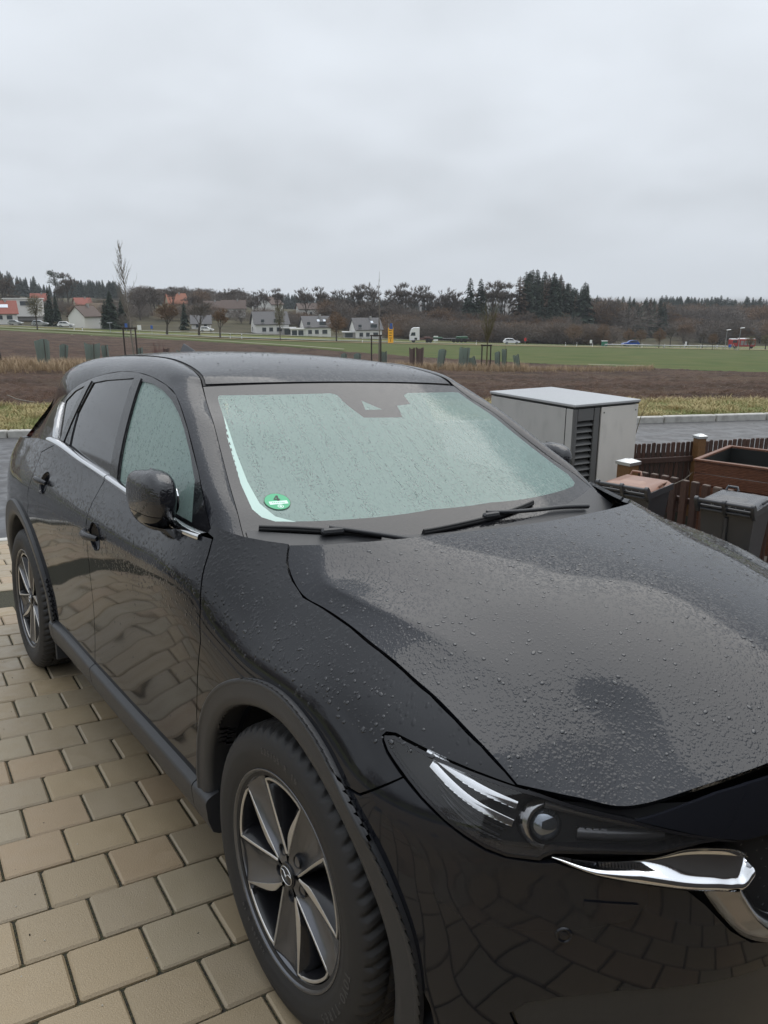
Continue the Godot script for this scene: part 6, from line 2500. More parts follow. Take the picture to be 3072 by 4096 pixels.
func make_roadside() -> void:
	var tar := mat("wet_tarmac", Color(0.1, 0.1, 0.105), 0.22)
	land_strip([[-900, 186, 3.5], [0, 192, 3.5], [560, 186, 3.8], [1000, 196, 3.8], [1600, 208, 4.0], [2400, 222, 4.0], [3072, 214, 4.0], [4200, 205, 4.0]], 0.25, tar, "main_road", "wet main road crossing the fields")
	land_strip([[0, 226, 2.5], [700, 226, 2.5], [1000, 228, 2.5], [1600, 246, 2.5], [2400, 270, 2.5], [3072, 268, 2.5]], 0.3, tar, "service_road", "wet service road behind the main road")
	var pale := mat("field_track", Color(0.32, 0.29, 0.24), 0.8)
	land_strip([[-300, 150, 1.0], [0, 149, 1.0], [560, 128, 1.0], [1000, 95.5, 0.8], [1380, 84, 0.7]], 0.2, pale, "field_track", "pale track between the ploughed field and the crop")
	land_strip([[2340, 58.8, 0.25], [2560, 57, 0.2]], 0.12, pale, "puddled_furrow", "pale wet furrow at the edge of the crop")
	var tan := mat("dry_grass", Color(0.25, 0.19, 0.1), 0.95)
	land_strip([[560, 176, 3.0], [1000, 182, 3.0], [1600, 196, 3.5], [2400, 210, 4.0], [3072, 202, 4.0]], 0.12, tan, "dry_verge", "dry grass verge on the near side of the main road")
	mat("signal_yellow", Color(0.85, 0.42, 0.02), 0.4)
	mat("sign_blue", Color(0.03, 0.10, 0.36), 0.4)
	mat("sign_white", Color(0.75, 0.75, 0.75), 0.4)
	mat("sign_red", Color(0.5, 0.03, 0.03), 0.4)
	mat("steel", Color(0.35, 0.36, 0.37), 0.4, 0.8)
	mat("green_box", Color(0.03, 0.16, 0.10), 0.6)
	# tall yellow direction sign with a blue panel above it
	var at := on_land(1562, 196)
	var o := thing("direction_sign", "tall yellow direction sign with blue panel on top", "road sign", Transform3D(Basis(Vector3.UP, 0.1), at))
	var b := MB.new()
	b.box(shift(0, 2.0, 0), Vector3(1.35, 3.7, 0.08), 0.02)
	var board := part("board", b, mats.signal_yellow, o)
	b = MB.new()
	for k in 4:
		b.box(shift(-0.1 + 0.08 * (k % 2), 3.2 - k * 0.62, 0.05), Vector3(0.7, 0.14, 0.02))
	b.box(shift(0.0, 0.75, 0.05), Vector3(0.12, 0.7, 0.02))
	part("lettering", b, mats.ink, board)
	b = MB.new()
	b.box(shift(0.1, 3.72, 0.055), Vector3(0.9, 0.42, 0.02))
	part("blue_field", b, mats.sign_blue, board)
	b = MB.new()
	b.box(shift(0.1, 4.5, 0), Vector3(0.55, 0.8, 0.06))
	part("top_panel", b, mats.sign_blue, o)
	for s: float in [-0.5, 0.5]:
		b = MB.new()
		b.tube([Vector3(s, -0.6, -0.1), Vector3(s, 4.9, -0.1)], 0.06, 6)
		part("post", b, mats.steel, o)
	# small signs along the roads
	var list := [[584, 206, "small white sign left of the brown twiggy tree", 1.0, 1.2, "sign_white", 1.4], [533, 204, "small blue sign by the village junction", 0.7, 1.0, "sign_blue", 1.8], [470, 190, "grey post with a cross arm beside the hedge", 1.3, 0.25, "steel", 2.4], [632, 208, "blue arrow sign right of the white one", 0.6, 0.9, "sign_blue", 1.6],
		[1738, 226, "pale square board behind the trailer", 1.3, 1.5, "sign_white", 1.2], [2088, 226, "red and white marker right of the white car", 0.6, 0.9, "sign_red", 1.6], [2345, 240, "pale slanted sign left of the blue car", 0.7, 1.0, "sign_white", 1.3], [2891, 216, "red-rimmed triangular sign between the street lamps", 0.9, 0.9, "sign_red", 2.0], [2717, 226, "white marker board left of the lamps", 0.5, 1.1, "sign_white", 1.3], [2890, 214, "blue round sign under the triangular one", 0.8, 0.8, "sign_blue", 0.9]]
	for q in list:
		var n := thing("road_sign", q[2], "road sign", Transform3D(Basis(), on_land(q[0], q[1])), "small road signs along the main road")
		b = MB.new()
		b.tube([Vector3(0, -0.5, -0.05), Vector3(0, q[6] + q[4] * 0.5, -0.05)], 0.05, 6)
		part("post", b, mats.steel, n)
		b = MB.new()
		if q[5] == "sign_red" and q[0] > 2800:
			b.prism(shift(0, q[6], 0), poly([-0.5, 0.45, 0.5, 0.45, 0, -0.45]), 0.04)
		else:
			b.box(shift(0, q[6], 0), Vector3(q[3], q[4], 0.04), 0.01)
		part("panel", b, mats[q[5]], n)
	# white delineator posts
	var posts := [[330, 204, "first from the left"], [362, 204, "second from the left, beside the hedge"], [936, 188, "left of the first white house lane"], [981, 189, "right of the hedge and lane"], [1452, 194, "under the third white house"], [1897, 206, "left of the white car"], [2246, 212, "left of the round orange-brown tree"], [2290, 213, "right of the round orange-brown tree"], [2352, 214, "below the slanted sign"], [2546, 216, "right of the blue car"], [2634, 216, "by the brown tree"], [2712, 216, "tallest, left of the lamps"], [2776, 216, "under the thin leafless tree"], [2840, 216, "just left of the first lamp"]]
	var first: Node3D = null
	for q in posts:
		var lb: String = "white delineator post by the road, " + q[2]
		if first == null:
			first = thing("delineator_post", lb, "road post", Transform3D(Basis(), on_land(q[0], q[1])), "white delineator posts along the main road")
			b = MB.new()
			b.box(shift(0, 0.35, 0), Vector3(0.16, 1.5, 0.12), 0.03)
			part("body", b, mats.sign_white, first)
			b = MB.new()
			b.box(shift(0, 0.84, 0.0), Vector3(0.165, 0.2, 0.125))
			part("band", b, mats.ink, first)
		else:
			copy(first, Transform3D(Basis(), on_land(q[0], q[1])), lb)
	# guard rail on the right
	var rail := thing("guard_rail", "steel guard rail along the main road right of the blue car", "guard rail")
	b = MB.new()
	var pts := []
	for k in 30:
		var p := on_land(lerpf(2400, 2880, k / 29.0), 214)
		pts.append(p + Vector3(0, 0.75, 0))
		if k % 2 == 0:
			var pb := MB.new()
			pb.box(Transform3D(Basis(), p + Vector3(0, 0.3, -0.1)), Vector3(0.12, 0.95, 0.1))
			part("post", pb, mats.steel, rail)
	b.tube(pts, 0.16, 6)
	part("beam", b, mats.steel, rail)
	# street lamps
	for q in [[2872, 205, 1313, "left of the two street lamps at the right", 2886], [2924, 200, 1306, "taller right street lamp near the red truck", 2939]]:
		var p := on_land(q[0], q[1])
		var top: float = EYE - (q[2] - 1204.0) / 3050.0 * q[1]
		var n := thing("street_lamp", "slim grey street lamp, " + q[3], "street lamp", Transform3D(Basis(), p), "street lamps by the main road")
		var h: float = top - p.y
		b = MB.new()
		b.tube([Vector3(0, -0.5, 0), Vector3(0, h * 0.6, 0), Vector3(0.05, h, 0)], [0.11, 0.08, 0.06], 8)
		part("pole", b, mats.steel, n)
		b = MB.new()
		b.box(Transform3D(Basis(Vector3.BACK, 0.12), Vector3(0.45, h + 0.05, 0)), Vector3(1.1, 0.2, 0.4), 0.06)
		part("lamp_head", b, mats.sign_white, n)
	# blue steps with handrail by the bus stop and a green shelter
	o = thing("green_shelter", "small green box between the slanted sign and the blue car", "box", Transform3D(Basis(), on_land(2398, 236)))
	b = MB.new()
	b.box(shift(0, 0.6, 0), Vector3(1.6, 1.9, 1.2), 0.1)
	part("body", b, mats.green_box, o)
	b = MB.new()
	b.box(shift(0, 1.6, 0), Vector3(1.8, 0.12, 1.4), 0.03)
	part("lid", b, mats.sign_white, o)
	o = thing("barrier", "slanting blue barrier on the verge below the lamps", "barrier", Transform3D(Basis(), on_land(2908, 195)))
	for e: float in [0.0, 0.45]:
		b = MB.new()
		b.tube([Vector3(-0.9 + e, 1.5, 0), Vector3(0.6 + e, -0.4, 0)], 0.08, 6)
		part("bar", b, mats.steel, o)


# far vehicles: side-on along x, nose to +x or -x
func car_far(called: String, label: String, px: float, dist: float, turn: float, m: Material, size: float) -> void:
	var o := thing(called, label, "car", Transform3D(Basis(Vector3.UP, turn) * Basis.from_scale(Vector3.ONE * size), on_land(px, dist) + Vector3(0, 0.3, 0)))
	var b := MB.new()
	b.prism(Transform3D(Basis(), Vector3(0, 0, 0.88)), smooth(poly([-2.25, 0.35, -2.3, 0.75, -2.1, 0.98, -1.85, 1.06, -1.0, 1.0, 1.0, 0.98, 1.9, 0.86, 2.25, 0.7, 2.3, 0.4, 1.2, 0.3, -1.2, 0.3]), 3, true), 1.76, 0.06)
	part("body", b, m, o)
	b = MB.new()
	b.prism(Transform3D(Basis(), Vector3(0, 0, 0.76)), poly([-2.1, 0.95, -1.75, 1.5, -0.6, 1.62, 0.2, 1.55, 1.05, 0.95]), 1.52, 0.08)
	part("roof", b, m, o)
	b = MB.new()
	for q in [[-1.85, 1.02, -1.6, 1.4, -0.75, 1.5, -0.75, 1.02], [-0.68, 1.02, -0.68, 1.5, 0.15, 1.44, 0.78, 1.02]]:
		b.prism(Transform3D(Basis(), Vector3(0, 0, 0.79)), poly(q), 1.58)
	part("windows", b, mats.house_window, o)
	for q in [[-1.4, 0.92], [1.4, 0.92], [-1.4, -0.92], [1.4, -0.92]]:
		b = MB.new()
		b.lathe(Transform3D(Basis(), Vector3(q[0], 0.34, q[1])), PackedVector2Array([Vector2(0, 0.02), Vector2(0.2, 0.02), Vector2(0.34, 0.0), Vector2(0.34, -0.2), Vector2(0, -0.2)] if q[1] > 0 else [Vector2(0, 0.2), Vector2(0.34, 0.2), Vector2(0.34, 0.0), Vector2(0.2, -0.02), Vector2(0, -0.02)]), 16)
		var w := part("wheel", b, mats.rubber_seal, o)
		b = MB.new()
		b.lathe(Transform3D(Basis(), Vector3(q[0], 0.34, q[1] * 1.025)), PackedVector2Array([Vector2(0, 0.0), Vector2(0.21, 0.0)]), 12)
		part("rim", b, mats.steel, w)
	for q in [[2.2, "sign_white", "headlight"], [-2.2, "sign_red", "tail_light"]]:
		for s: float in [0.6, -0.6]:
			b = MB.new()
			b.box(shift(q[0], 0.72, s), Vector3(0.14, 0.14, 0.34), 0.03)
			part(q[2], b, mats[q[1]], o)


func make_traffic() -> void:
	mat("car_white", Color(0.7, 0.7, 0.7), 0.2)
	mat("car_blue", Color(0.02, 0.07, 0.3), 0.2)
	mat("truck_red", Color(0.35, 0.03, 0.03), 0.4)
	mat("truck_rust", Color(0.12, 0.05, 0.04), 0.6)
	mat("cargo_green", Color(0.03, 0.09, 0.05), 0.6)
	car_far("white_car", "white estate car driving on the main road right of the truck", 2034, 222, 0.0, mats.car_white, 1.0)
	car_far("blue_car", "blue car on the main road among the round brown trees", 2500, 226, PI, mats.car_blue, 1.05)
	# parked cars in the village
	car_far("parked_car", "white van-like car parked left of the small gabled house", 300, 232, 0.2, mats.car_white, 1.0)
	car_far("parked_car", "pale car parked below the modern house", 200, 236, 0.1, mats.steel, 1.0)
	car_far("parked_car", "silver car parked before the red-roofed house", 105, 236, 0.0, mats.steel, 0.9)
	car_far("parked_car", "white car parked by the low white house", 846, 236, 0.1, mats.car_white, 0.9)
	# white tractor unit with an empty low trailer, driving to the left
	var o := thing("truck", "white truck cab pulling an empty low trailer along the main road", "truck", Transform3D(Basis(), on_land(1655, 208) + Vector3(0, 0.25, 0)))
	var b := MB.new()
	b.prism(Transform3D(Basis(), Vector3(0, 0, 1.25)), poly([-1.35, 0.5, -1.4, 1.6, -1.3, 2.4, -0.85, 3.5, -0.3, 3.85, 1.25, 3.9, 1.3, 0.6]), 2.5, 0.08)
	part("cab", b, mats.car_white, o)
	b = MB.new()
	b.prism(Transform3D(Basis(), Vector3(0, 0, 1.265)), poly([-1.1, 1.75, -0.8, 2.6, 0.15, 2.65, 0.2, 1.75]), 2.53)
	b.box(Transform3D(Basis(Vector3.BACK, 0.25), Vector3(-1.27, 2.15, 0)), Vector3(0.1, 0.95, 2.2))
	part("windows", b, mats.house_window, o)
	b = MB.new()
	b.box(shift(-1.36, 1.15, 0), Vector3(0.12, 0.8, 1.9), 0.03)
	b.box(shift(0.3, 1.0, 1.27), Vector3(0.7, 0.5, 0.04))
	part("grille", b, mats.ink, o)
	b = MB.new()
	b.box(shift(3.0, 0.95, 0), Vector3(3.8, 0.35, 1.0), 0.03)
	b.box(shift(3.4, 1.3, 0), Vector3(1.6, 0.2, 1.8), 0.05)
	part("chassis", b, mats.truck_rust, o)
	b = MB.new()
	b.box(shift(9.6, 0.95, 0), Vector3(9.6, 0.22, 2.4), 0.03)
	part("trailer_bed", b, mats.ink, o)
	b = MB.new()
	b.box(shift(12.6, 1.3, 0), Vector3(3.0, 0.5, 2.2), 0.05)
	b.box(shift(6.2, 1.2, 0), Vector3(2.4, 0.3, 2.2), 0.05)
	part("ramp", b, mats.cargo_green, o)
	for x: float in [-0.3, 3.4, 4.2, 10.4, 11.4, 12.4, 13.4]:
		b = MB.new()
		b.lathe(Transform3D(Basis(), Vector3(x, 0.5, 1.22)), PackedVector2Array([Vector2(0, 0.0), Vector2(0.3, 0.02), Vector2(0.5, 0.03), Vector2(0.5, -0.3), Vector2(0, -0.3)]), 16)
		part("wheel", b, mats.rubber_seal, o)
	# red fire-engine-like lorry at the right
	o = thing("red_lorry", "red lorry with white roof half hidden right of the street lamps", "truck", Transform3D(Basis(), on_land(2942, 216) + Vector3(0, 0.3, 0)))
	b = MB.new()
	b.box(shift(0.6, 1.5, 0), Vector3(4.4, 2.0, 2.3), 0.08)
	part("body", b, mats.truck_red, o)
	b = MB.new()
	b.box(shift(-2.9, 1.45, 0), Vector3(1.8, 1.9, 2.3), 0.15)
	part("cab", b, mats.truck_red, o)
	b = MB.new()
	b.box(shift(-2.9, 2.5, 0), Vector3(1.7, 0.2, 2.2), 0.05)
	b.box(shift(0.6, 2.6, 0), Vector3(4.0, 0.25, 2.1), 0.05)
	part("roof", b, mats.sign_white, o)
	b = MB.new()
	b.box(shift(-2.9, 1.9, 1.16), Vector3(1.2, 0.7, 0.04))
	part("window", b, mats.house_window, o)
	b = MB.new()
	for k in 4:
		b.box(shift(-0.9 + k * 1.0, 1.5, 1.16), Vector3(0.8, 1.2, 0.03))
	part("locker", b, mats.steel, o)
	for x: float in [-2.7, 1.8]:
		b = MB.new()
		b.lathe(Transform3D(Basis(), Vector3(x, 0.45, 1.12)), PackedVector2Array([Vector2(0, 0.0), Vector2(0.45, 0.03), Vector2(0.45, -0.3), Vector2(0, -0.3)]), 16)
		part("wheel", b, mats.rubber_seal, o)


# ---------------------------------------------------------------- garden things on the right
func make_heat_pump() -> void:
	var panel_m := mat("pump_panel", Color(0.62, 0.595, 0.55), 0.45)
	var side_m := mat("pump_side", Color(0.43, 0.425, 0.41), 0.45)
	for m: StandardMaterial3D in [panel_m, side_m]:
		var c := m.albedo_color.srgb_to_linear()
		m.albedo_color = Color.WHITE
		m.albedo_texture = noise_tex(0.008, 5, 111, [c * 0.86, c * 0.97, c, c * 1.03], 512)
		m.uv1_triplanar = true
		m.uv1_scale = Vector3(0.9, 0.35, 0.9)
	var dark := mat("pump_dark", Color(0.11, 0.11, 0.108), 0.5)
	var lid_m := mat("pump_lid", Color(0.36, 0.37, 0.38), 0.22)
	relief(lid_m, bump_tex(0.15, 3, 112, 256), 0.1)
	world_uv(lid_m, 0.3)
	var w := 1.044
	var l := 1.585
	var h := 1.75
	var a := Vector3(cos(0.514), 0, -sin(0.514))
	var o := thing("heat_pump", "grey box-shaped heat pump with dark louvres beyond the car", "heat pump", Transform3D(Basis(a, Vector3.UP, a.cross(Vector3.UP)), Vector3(2.189, 0.40 - h, -8.751)))
	var b := MB.new()
	b.box(shift(0.012, h * 0.5 - 0.02, -l * 0.5), Vector3(0.02, h - 0.07, l - 0.03), 0.004)
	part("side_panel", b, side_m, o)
	b = MB.new()
	b.box(shift(w - 0.012, h * 0.5 - 0.02, -l * 0.5), Vector3(0.02, h - 0.07, l - 0.03), 0.004)
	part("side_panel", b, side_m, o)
	b = MB.new()
	b.box(shift(w * 0.5, h * 0.5 - 0.02, -l + 0.012), Vector3(w - 0.04, h - 0.07, 0.02), 0.004)
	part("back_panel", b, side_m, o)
	b = MB.new()
	b.box(shift(w * 0.70 + 0.003, h * 0.5 - 0.02, -0.014), Vector3(w * 0.6 - 0.02, h - 0.07, 0.024), 0.005)
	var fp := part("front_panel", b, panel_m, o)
	for q in [[w * 0.95, h - 0.12], [w * 0.45, h - 0.12]]:
		b = MB.new()
		b.lathe(shift(q[0], q[1], -0.001), PackedVector2Array([Vector2(0.009, 0), Vector2(0.008, 0.004), Vector2(0, 0.005)]), 10)
		part("screw", b, mats.ink, fp)
	# frame round the louvres
	var fw := w * 0.395
	b = MB.new()
	for q in [[0.035, h * 0.5 - 0.02, 0.05, h - 0.07], [fw - 0.05, h * 0.5 - 0.02, 0.085, h - 0.07]]:
		b.box(shift(q[0], q[1], -0.016), Vector3(q[2], q[3], 0.024), 0.003)
	b.box(shift(fw * 0.5 - 0.02, h - 0.125, -0.016), Vector3(fw - 0.17, 0.14, 0.0235), 0.002)
	b.box(shift(fw * 0.5 - 0.02, 0.09, -0.016), Vector3(fw - 0.17, 0.14, 0.0235), 0.002)
	part("louvre_frame", b, dark, o)
	b = MB.new()
	b.box(shift(fw * 0.5, h * 0.5, -0.14), Vector3(fw, h - 0.1, 0.01))
	part("louvre_backing", b, mats.dark_inside, o)
	b = MB.new()
	b.box(Transform3D(Basis(Vector3.RIGHT, 0.62), Vector3.ZERO), Vector3(fw - 0.13, 0.012, 0.085), 0.003)
	var blade := b.mesh()
	for k in 19:
		put("louvre_blade", blade, dark, o, shift(fw * 0.5 - 0.02, h - 0.235 - k * 0.076, -0.05))
	b = MB.new()
	b.box(shift(0.006, h * 0.5 - 0.02, -0.012), Vector3(0.016, h - 0.07, 0.03), 0.004)
	part("corner_profile", b, dark, o)
	b = MB.new()
	b.box(shift(w * 0.5, h - 0.012, -l * 0.5), Vector3(w + 0.02, 0.032, l + 0.02), 0.006)
	part("lid", b, lid_m, o)
	b = MB.new()
	b.box(shift(w * 0.5, h - 0.036, -l * 0.5), Vector3(w - 0.004, 0.016, l - 0.004))
	part("lid_seal", b, mats.ink, o)


func wood_mat(called: String, c: Color, sd: int, rough := 0.5) -> StandardMaterial3D:
	var m := mat(called, Color.WHITE, rough)
	m.albedo_texture = noise_tex(0.02, 5, sd, [c * 0.4, c * 0.8, c, c * 1.5], 512)
	m.uv1_triplanar = true
	m.uv1_scale = Vector3(14, 1.3, 14)
	relief(m, bump_tex(0.02, 4, sd + 1, 256), 0.15)
	return m


func make_fences() -> void:
	var dark := wood_mat("fence_wood", Color(0.075, 0.036, 0.024), 121)
	var dark2 := wood_mat("fence_wood_b", Color(0.06, 0.032, 0.024), 125)
	var warm := wood_mat("post_wood", Color(0.17, 0.085, 0.03), 123)
	var grey := wood_mat("grey_wood", Color(0.11, 0.075, 0.055), 127, 0.6)
	var cap := mat("zinc_cap", Color(0.5, 0.52, 0.53), 0.3, 0.8)
	rng.seed = 31
	# far picket fence: dark red-brown, slightly round-topped pickets on two rails
	var p0 := Vector3(3.05, -1.22, -9.62)
	var p1 := Vector3(6.6, -1.22, -10.5)
	var d := (p1 - p0).normalized()
	var o := thing("picket_fence", "dark red-brown picket fence along the lane behind the planter", "fence", Transform3D(Basis(d, Vector3.UP, d.cross(Vector3.UP)), p0))
	var ln := (p1 - p0).length()
	var meshes := []
	for k in 3:
		var b := MB.new()
		b.prism(shift(0, 0, 0.009), poly([-0.026, 0.05, 0.026, 0.05, 0.026, 0.985, 0.017, 0.998, 0.0, 1.004 - 0.004 * k, -0.017, 0.998, -0.026, 0.985]), 0.018, 0.003)
		meshes.append(b.mesh())
	var k := 0
	var x := 0.03
	while x < ln:
		put("picket", meshes[k % 3], [dark, dark2, dark][rng.randi() % 3], o, Transform3D(Basis(Vector3.BACK, rnd(-0.008, 0.008)), Vector3(x, rnd(-0.008, 0.008), rnd(-0.002, 0.002))))
		x += 0.071
		k += 1
	for y: float in [0.78, 0.25]:
		var b := MB.new()
		b.box(shift(ln * 0.5, y, 0.032), Vector3(ln, 0.07, 0.04), 0.004)
		part("rail", b, dark2, o)
	for px: float in [1.07, 3.0]:
		var b := MB.new()
		b.box(shift(px, 0.54, 0.075), Vector3(0.115, 1.08, 0.115), 0.004)
		var ps_ := part("post", b, warm if px < 2 else dark, o)
		b = MB.new()
		_cap(b, shift(px, 1.085, 0.075), 0.135, 0.03)
		part("post_cap", b, cap, ps_)
	# corner post by the heat pump
	o = thing("corner_post", "orange-brown square post with metal cap beside the heat pump", "post", Transform3D(Basis(Vector3.UP, 0.62), Vector3(2.75, -1.24, -8.42)))
	var b := MB.new()
	b.box(shift(0, 0.52, 0), Vector3(0.17, 1.06, 0.17), 0.006)
	part("post", b, warm, o)
	b = MB.new()
	_cap(b, shift(0, 1.055, 0), 0.2, 0.035)
	part("post_cap", b, cap, o)
	# near fence with blunt square pickets
	p0 = Vector3(2.80, -1.22, -8.2)
	p1 = Vector3(3.62, -1.22, -7.0)
	d = (p1 - p0).normalized()
	o = thing("low_fence", "low fence of blunt weathered square pickets behind the bins", "fence", Transform3D(Basis(d, Vector3.UP, d.cross(Vector3.UP)), p0))
	ln = (p1 - p0).length()
	b = MB.new()
	b.box(shift(0, 0.48, 0), Vector3(0.075, 0.98, 0.05), 0.006)
	var pm := b.mesh()
	for j in 14:
		var pk := put("picket", pm, [dark, grey, dark2][rng.randi() % 3], o, Transform3D(Basis(Vector3.BACK, rnd(-0.012, 0.012)), Vector3(0.08 + j * 0.126, rnd(-0.01, 0.01), 0)))
		b = MB.new()
		b.prism(Transform3D(Basis(Vector3.RIGHT, -PI / 2), Vector3(0, 0.9725, 0)), poly([-0.034, -0.022, 0.034, -0.022, 0.034, 0.022, -0.034, 0.022]), 0.002)
		part("end_grain", b, grey, pk)
	for y: float in [0.75, 0.3]:
		b = MB.new()
		b.box(shift(ln * 0.5, y, -0.045), Vector3(ln + 0.2, 0.06, 0.035), 0.004)
		part("rail", b, dark2, o)
	# raised bed of grooved boards
	var c0 := Vector3(3.45, -0.15, -8.3)
	d = Vector3(0.74, 0, 0.67).normalized()
	o = thing("raised_bed", "reddish-brown raised garden bed of grooved boards", "planter", Transform3D(Basis(d, Vector3.UP, d.cross(Vector3.UP)), c0 - Vector3(0, 0.95, 0)))
	var board := wood_mat("deck_board", Color(0.16, 0.065, 0.035), 131)
	board.uv1_scale = Vector3(1.3, 10, 10)
	var lw := 1.6
	var ld := 1.1
	for side in 4:
		var f: Transform3D
		var len_ := lw if side % 2 == 0 else ld
		if side == 0:
			f = shift(lw * 0.5, 0, 0)
		elif side == 1:
			f = Transform3D(Basis(Vector3.UP, -PI / 2), Vector3(0, 0, -ld * 0.5))
		elif side == 2:
			f = Transform3D(Basis(Vector3.UP, PI), Vector3(lw * 0.5, 0, -ld))
		else:
			f = Transform3D(Basis(Vector3.UP, PI / 2), Vector3(lw, 0, -ld * 0.5))
		for r in 7:
			b = MB.new()
			var y0 := 0.02 + r * 0.132
			var prof := PackedVector2Array()
			prof.append(Vector2(-0.026, y0))
			prof.append(Vector2(-0.004, y0))
			for g in 7:
				var gy := y0 + 0.006 + g * 0.0168
				prof.append_array(PackedVector2Array([Vector2(0.0, gy), Vector2(0.0, gy + 0.009), Vector2(-0.005, gy + 0.011), Vector2(-0.005, gy + 0.0148)]))
			prof.append(Vector2(-0.002, y0 + 0.126))
			prof.append(Vector2(-0.026, y0 + 0.126))
			for i in prof.size():
				var q0 := prof[i]
				var q1 := prof[(i + 1) % prof.size()]
				var nn := Vector3(0, -(q1.x - q0.x), q1.y - q0.y)
				b.quad(f * Vector3(-len_ * 0.5, q0.y, q0.x), f * Vector3(len_ * 0.5, q0.y, q0.x), f * Vector3(len_ * 0.5, q1.y, q1.x), f * Vector3(-len_ * 0.5, q1.y, q1.x), f.basis * nn)
			part("board", b, board, o)
	b = MB.new()
	for q in [[lw * 0.5, -0.01, lw + 0.03, 0.05], [lw * 0.5, -ld + 0.01, lw + 0.03, 0.05]]:
		b.box(shift(q[0], 0.955, q[1]), Vector3(q[2], 0.024, q[3]), 0.004)
	for q in [[0.01, -ld * 0.5], [lw - 0.01, -ld * 0.5]]:
		b.box(shift(q[0], 0.955, q[1]), Vector3(0.05, 0.0235, ld - 0.06), 0.004)
	part("rim_boards", b, board, o).set_meta("kind", "stuff")
	b = MB.new()
	b.box(shift(lw * 0.5, 0.62, -ld * 0.5), Vector3(lw - 0.06, 0.3, ld - 0.06))
	part("earth", b, mats.garden_soil, o)
	b = MB.new()
	for s in [[0.03, 1], [lw - 0.03, -1]]:
		b.quad(Vector3(s[0], 0.6, -0.03), Vector3(s[0], 0.6, -ld + 0.03), Vector3(s[0], 0.94, -ld + 0.03), Vector3(s[0], 0.94, -0.03), Vector3(s[1], 0, 0))
	b.quad(Vector3(0.03, 0.6, -ld + 0.03), Vector3(lw - 0.03, 0.6, -ld + 0.03), Vector3(lw - 0.03, 0.94, -ld + 0.03), Vector3(0.03, 0.94, -ld + 0.03), Vector3.BACK)
	part("liner", b, mats.ink, o)
	# a bare shoot growing by the fence
	o = thing("bare_shoot", "thin bare shoot rising beside the heat pump", "plant", Transform3D(Basis(), Vector3(3.02, -1.25, -9.35)))
	b = MB.new()
	b.tube([Vector3(-0.06, 0, 0), Vector3(0.0, 0.75, 0), Vector3(0.03, 1.0, 0), Vector3(0.09, 1.2, 0), Vector3(0.14, 1.45, 0.01), Vector3(0.24, 1.66, 0)], [0.008, 0.006, 0.006, 0.005, 0.004, 0.002], 6)
	b.tube([Vector3(0.09, 1.2, 0), Vector3(0.05, 1.3, 0.03)], [0.003, 0.001], 5)
	b.tube([Vector3(0.14, 1.45, 0.01), Vector3(0.19, 1.5, 0.05)], [0.003, 0.001], 5)
	part("stem", b, mats.twigs_olive, o)
	o = thing("dead_twig", "small pale twig caught on top of the low fence", "twig", Transform3D(Basis(), Vector3(3.10, -0.26, -7.62)))
	b = MB.new()
	b.tube([Vector3(-0.16, -0.02, 0), Vector3(-0.02, 0.05, 0), Vector3(0.03, 0.1, 0.01), Vector3(0.0, 0.16, 0.02)], [0.005, 0.004, 0.003, 0.001], 5)
	b.tube([Vector3(-0.02, 0.05, 0), Vector3(0.06, 0.13, 0.0)], [0.003, 0.001], 5)
	part("stem", b, mats.bark_pale, o)


func _cap(b: MB, f: Transform3D, w: float, h: float) -> void:
	var s := w * 0.5
	var r := w * 0.12
	var c := [Vector3(-s, 0, -s), Vector3(s, 0, -s), Vector3(s, 0, s), Vector3(-s, 0, s)]
	for k in 4:
		var a: Vector3 = c[k]
		var d: Vector3 = c[(k + 1) % 4]
		b.quad(f * a, f * d, f * (d - Vector3(0, h, 0)), f * (a - Vector3(0, h, 0)), f.basis * (a + d))
		b.quad(f * a, f * d, f * (d * (r / s) + Vector3(0, h * 0.9, 0)), f * (a * (r / s) + Vector3(0, h * 0.9, 0)), f.basis * (a + d + Vector3.UP * w))
	b.quad(f * (c[0] * (r / s) + Vector3(0, h * 0.9, 0)), f * (c[1] * (r / s) + Vector3(0, h * 0.9, 0)), f * (c[2] * (r / s) + Vector3(0, h * 0.9, 0)), f * (c[3] * (r / s) + Vector3(0, h * 0.9, 0)), Vector3.UP)


